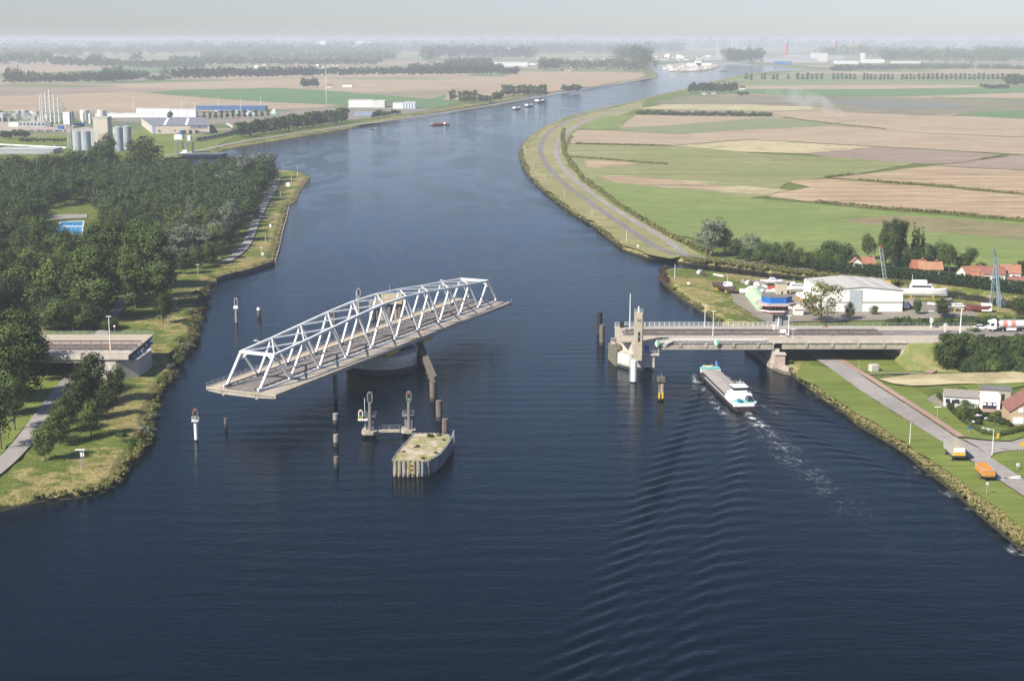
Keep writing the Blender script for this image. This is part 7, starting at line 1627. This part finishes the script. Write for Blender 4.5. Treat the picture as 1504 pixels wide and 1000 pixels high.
reed([(60, 737), (105, 733), (150, 724), (180, 708), (195, 682), (215, 659), (227, 645), (222, 622), (232, 595), (240, 575), (262, 552)], 230, (.7, 1.4), (1.6, 2.6), .7, 1.6, LF_OLIVE)
reed([(262, 535), (280, 512), (292, 498), (291, 478), (302, 450), (308, 430)], 200, (1.4, 2.6), (2.5, 4), .7, 2.2, LF_REED)
reed([(322, 411), (362, 401), (402, 388), (409, 365), (413, 345), (420, 320), (436, 297), (456, 262)], 160, (.7, 1.1), (2, 3), 1.5, 1.0, LF_STRAW)
# long far treelines on the left
T = treeline
T([(8, 124), (60, 124), (150, 122.5), (201, 120)], 110, (22, 30), (16, 24)); T([(8, 124), (30, 124)], 6, (38, 46), (26, 34)); T([(150, 122), (180, 121)], 10, (30, 40), (24, 30)); T([(203, 118.5), (219, 118)], 6, (24, 28), (20, 26)); T([(219, 119), (240, 119)], 8, (10, 14), (14, 20)); T([(239, 119.5), (249, 119)], 3, (34, 38), (30, 36)); T([(252, 118), (300, 117), (380, 115.5), (463, 113.5)], 120, (26, 32), (14, 20))
T([(440, 113), (520, 112.5), (600, 112), (680, 110.5), (737, 110)], 120, (22, 28), (16, 22)); T([(737, 110.5), (760, 109)], 14, (18, 22), (20, 26)); T([(600, 108), (737, 106)], 60, (24, 32), (22, 30))
T([(-60, 97.5), (76, 97)], 46, (44, 56), (28, 40)); T([(76, 98), (116, 98)], 20, (32, 42), (28, 36)); T([(116, 98.5), (173, 99)], 30, (24, 34), (28, 36)); T([(130, 98), (150, 98)], 6, (44, 52), (36, 44)); T([(173, 99.5), (300, 101.5)], 60, (22, 30), (26, 34)); T([(250, 92), (300, 92), (360, 92)], 40, (20, 30), (30, 40)); T([(196, 93), (206, 93)], 3, (40, 50), (40, 50))
T([(305, 97), (380, 96), (480, 97), (560, 96)], 70, (22, 34), (30, 46), 40); T([(300, 90), (420, 88), (580, 90)], 60, (30, 46), (50, 80), 100)
T([(0, 85), (120, 84), (124, 84)], 40, (40, 55), (70, 100), 120); T([(124, 82), (300, 80), (420, 82)], 50, (40, 60), (80, 120), 200); T([(300, 82), (420, 83), (580, 83)], 60, (40, 60), (90, 130), 200)
T([(620, 88), (700, 87), (784, 88.5)], 60, (60, 75), (60, 80), 60); T([(625, 96), (637, 96)], 3, (56, 60), (60, 70)); T([(655, 100), (720, 99)], 26, (26, 36), (34, 44)); T([(792, 105.5), (820, 104), (880, 105), (944, 106)], 60, (34, 44), (26, 34)); T([(930, 100), (950, 108), (958, 111)], 16, (60, 80), (40, 60), 10); T([(905, 96), (930, 99), (944, 104)], 30, (70, 90), (60, 80), 30); T([(780, 80), (860, 79), (960, 80)], 50, (40, 60), (120, 160), 300)
T([(-200, 76), (200, 75), (500, 76), (800, 75), (1000, 76)], 110, (30, 55), (180, 280), 500, size=22); T([(-300, 70), (300, 69), (800, 70), (1504, 70), (1800, 70)], 130, (20, 34), (350, 600), 900, size=40)
T([(1066, 93), (1090, 93.5), (1120, 93.5)], 40, (55, 70), (40, 60), 60); T([(1290, 92), (1350, 92.5), (1420, 93), (1504, 93), (1600, 93)], 110, (45, 65), (60, 90), 60); T([(1440, 90), (1504, 89), (1600, 88)], 40, (50, 75), (80, 120), 60); T([(1200, 84), (1300, 83), (1500, 84)], 60, (40, 70), (90, 140), 200); T([(1220, 103.5), (1300, 102), (1420, 101), (1504, 102)], 60, (8, 14), (40, 60), 60)
# lone farms and far buildings
def far_house(u, v, w_, label, group=None, roof=None, wall=None, rz=0, hf=.7):
    x, y, _ = G(u, v, LAND); s = w_*y/F; return house(x, y, R(rz), s, s*.7, s*.3, s*hf, label, wall or M_WALLW, roof or M_ROOFR, windows=False, chimney=False, over=.3, group=group)
far_house(484, 129, 7, 'white farmhouse with red roof beside the radio mast'); far_house(511, 128.5, 14, 'long grey-roofed barn of the lone farm in the left fields', roof=M_BITU, hf=.36); far_house(503, 128, 3, 'small green-roofed hut at the lone farm', roof=M_GREEN)
far_house(1034, 139, 6, 'dark roofed farmhouse under the trees of the right bank farm', roof=M_BITU); far_house(1048, 138.5, 6, 'red roofed barn under the trees of the right bank farm'); far_house(1090, 132, 8, 'dull brown roofed barn beyond the right bank farm trees', roof=M_RUST)
rr2 = random.Random(77)
def scatter(n, u0, u1, v0, v1, w0, w1, label, group, roofs):
    for i in range(n): far_house(rr2.uniform(u0, u1), rr2.uniform(v0, v1), rr2.uniform(w0, w1), label, group, roofs[i % len(roofs)], rz=rr2.uniform(-30, 30), hf=rr2.uniform(.45, .8))
scatter(26, 365, 512, 97, 102, 2.5, 6, 'hazy village house between the far left treelines', 'village houses between treelines', [M_ROOFR, M_ROOFO, M_PAINT, M_BITU])
scatter(36, 790, 905, 86, 98, 2, 4.5, 'hazy small house of the far town left of the port', 'far town houses', [M_ROOFR, M_PAINT, M_BITU, M_ROOFO])
scatter(14, 700, 790, 72, 79, 3, 9, 'faint pale building near the horizon', 'faint horizon buildings', [M_PAINT, M_BEIGE]); scatter(14, 440, 560, 67, 71, 4, 14, 'very faint pale roof on the horizon behind the left fields', 'faintest horizon roofs', [M_PAINT])
scatter(8, 820, 842, 103.5, 105, 2.5, 4, 'red roofed cottage in the far left treeline above the fields', 'cottages in the far treeline', [M_ROOFR])
scatter(20, 962, 1045, 84, 90, 3, 8, 'hazy port building behind the stockpile island', 'port buildings behind the island', [M_PAINT, M_BITU, M_ROOFR])
bx(723, 775, 98, 92.5, 120, 'very long white greenhouse hall in the far left distance', 'greenhouse', M_PAINT, M_PAINT, 'greenhouse'); bx(777, 805, 96, 94, 100, 'low white hall right of the long greenhouse', 'greenhouse', M_PAINT, M_PAINT, 'greenhouse'); bx(812, 848, 97, 95, 60, 'low pale hall behind the far avenue', 'greenhouse', M_IND, M_IND, 'greenhouse')
bx(757, 766, 78, 74, 200, 'pale dome-like hall near the horizon', 'hall', M_BEIGE, M_BEIGE)
# stockpile island in the port
tag(MB().prism(GL([(970, 98), (980, 105.5), (1010, 105.8), (1040, 103.8), (1055, 99.5), (1056, 96.5), (1040, 94), (1000, 94)], 0), -1, 3.0).build('port_quay', mat('quay_sand', (.42, .37, .31), .9, .15, .01)), kind='structure')
for i in range(30):
    u = rr2.uniform(974, 1050); v = rr2.uniform(96.5, 104.5) if u < 1046 else 98; x, y, _ = G(u, v, 3); s = rr2.uniform(14, 34); h = rr2.uniform(4, 11)
    o = MB().lathe([(s*.5, 0), (s*.36, h*.45), (s*.14, h*.9), (s*.05, h)], 9).build('stockpile', [M_BEIGE, M_CONCP, M_IND, mat('pink_pile', (.42, .31, .26), .9), M_CONC][i % 5]); o.location = (x, y, 3); tag(o, 'pale heap of bulk cargo on the port island', 'stockpile', 'stockpiles on the port island')
for (u0, u1, vb, vt, lab) in [(1005, 1022, 104, 101, 'long white shed at the waterside of the port island'), (1022, 1030, 97, 90, 'white tower block in the middle of the port island'), (1012, 1045, 97, 93, 'pale hall behind the tower block on the port island'), (1002, 1011, 104.5, 102, 'orange-brown shed at the port island quay')]: bx(u0, u1, vb, vt, 40, lab, 'port_building', M_PAINT if 'orange' not in lab else M_BEIGE, M_IND, z=3)
def chim(u, vb, vt, w_, label, m, name='chimney', cat='chimney', top=None):
    x, y, _ = G(u, vb, LAND); r = w_*y/F/2; h = HZ(vt, y)-LAND; e = empty(name, (x, y, LAND), 0, label, cat); MB().lathe([(r, 0), (r*.85, h)], 14).build('shaft', m, e)
    if top: MB().lathe([(r*.9, h), (r*1.05, h+r), (r*.5, h+r*1.6)], 12).build('head', top, e)
chim(1053, 86, 58, 1.5, 'tall pale twin chimney of the port power plant, left one', M_IND); chim(1074, 85, 61, 1.6, 'tall pale twin chimney of the port power plant, right one', M_IND)
bx(1058, 1066, 86, 78, 90, 'pale boiler house between the twin chimneys', 'power_plant', M_BEIGE, M_IND); bx(1043, 1062, 89, 84, 60, 'low hall at the foot of the left twin chimney', 'power_plant', M_INDG, M_IND)
chim(1154, 84, 65, 6, 'faded red tower silo on the far right horizon, leftmost of three', mat('silo_red', (.42, .12, .09), .7), 'tower_silo', 'silo', M_INDG); chim(1225, 83, 65, 7, 'faded red tower silo, middle one of the three on the horizon', mat('silo_red', (.42, .12, .09)), 'tower_silo', 'silo', M_INDG); chim(1250, 82, 64, 5, 'yellow tower silo on the right horizon', mat('silo_yellow', (.55, .36, .10), .7), 'tower_silo', 'silo', M_INDG)
bx(1124, 1200, 92, 86, 200, 'wide hazy grey factory hall under the left red silo', 'factory', M_INDG, M_INDG); bx(1160, 1190, 90, 82, 100, 'grey upper factory block right of the left red silo', 'factory', M_INDG, M_IND); bx(1196, 1215, 91, 79, 90, 'pale factory block left of the middle red silo', 'factory', M_IND, M_IND); bx(1213, 1240, 88, 81.5, 90, 'dark sloping factory roof under the middle red silo', 'factory', M_INDG, M_GREYM)
bx(1229, 1261, 94.5, 90, 60, 'long white hall below the yellow silo', 'factory', M_PAINT, M_PAINT); bx(1266, 1270, 92, 79, 30, 'slender white tower right of the yellow silo', 'factory', M_PAINT, M_PAINT); bx(1271, 1299, 93, 87.5, 70, 'white hall with grey roof right of the slender tower', 'factory', M_PAINT, M_INDG); bx(1313, 1353, 93.5, 90.5, 60, 'low white hall, farthest right of the industrial row', 'factory', M_IND, M_PAINT)
bx(1139, 1163, 95.5, 91, 50, 'navy blue shed at the port waterside', 'factory', M_BLUE, M_GREYM)
for (u, vb, vt, lab) in [(1330, 82, 58, 'white wind turbine on the right horizon, left one'), (1406, 82, 60, 'white wind turbine on the right horizon, right one')]:
    x, y, _ = G(u, vb, LAND); h = HZ(vt, y)-LAND; e = empty('wind_turbine', (x, y, LAND), 0, lab, 'wind turbine'); MB().lathe([(h*.03, 0), (h*.015, h)], 10).build('tower', M_PAINT, e); MB().box(-h*.02, h*.02, -h*.05, h*.03, h, h*1.04).build('nacelle', M_PAINT, e)
    for a in (80, 200, 320): MB().bar((0, -h*.06, h*1.02), (math.cos(R(a))*h*.42, -h*.06, h*1.02+math.sin(R(a))*h*.42), h*.028, h*.01).build('blade', M_PAINT, e)
for i, (u, vb, vt) in enumerate([(484, 95, 68+17), (521, 95, 84)]): pass
# smoke from the burning stubble
x, y, _ = G(1253, 177, LAND)
m = bpy.data.materials.new('smoke'); m.use_nodes = True; t = m.node_tree; t.nodes.clear()
pv = t.nodes.new('ShaderNodeVolumePrincipled'); oo = t.nodes.new('ShaderNodeOutputMaterial'); pv.inputs['Color'].default_value = (.9, .92, .95, 1)
tc = t.nodes.new('ShaderNodeTexCoord'); n = noise(t, tc.outputs['Object'], .05, 3, .6); dd = math_n(t, 'MULTIPLY', ramp(t, n, [(.36, 0.0), (.6, 1.0)]), .03)
t.links.new(dd, pv.inputs['Density']); t.links.new(pv.outputs[0], oo.inputs['Volume'])
mb = MB(); pts = [(0, 0, 1), (-14, 10, 9), (-32, 25, 19), (-60, 40, 27), (-100, 60, 33)]; rad = [1.5, 6, 11, 12, 3]
V = []
for (a, b_, c_), r in zip(pts, rad):
    for k in range(10): th = 2*math.pi*k/10; V.append((a, b_+math.cos(th)*r, c_+max(-c_+.5, math.sin(th)*r)))
mb.add(V, [((i+1)*10+k, (i+1)*10+(k+1) % 10, i*10+(k+1) % 10, i*10+k) for i in range(4) for k in range(10)]+[tuple(range(0, 10)), tuple(range(49, 39, -1))])
o = mb.build('smoke', m); o.location = (x, y, LAND); tag(o, kind='stuff')
# ------------------------------------------------------------------ haze: one closed box of even air round the whole scene
hz = MB().box(-70000, 70000, -900, 75000, -5.0, 118.0)
m = bpy.data.materials.new('haze'); m.use_nodes = True; t = m.node_tree; t.nodes.clear()
pv = t.nodes.new('ShaderNodeVolumePrincipled'); oo = t.nodes.new('ShaderNodeOutputMaterial')
pv.inputs['Density'].default_value = HAZE_D; pv.inputs['Color'].default_value = HAZE_C; pv.inputs['Anisotropy'].default_value = 0.0
t.links.new(pv.outputs[0], oo.inputs['Volume'])
h_o = hz.build('haze', m); tag(h_o, kind='stuff')
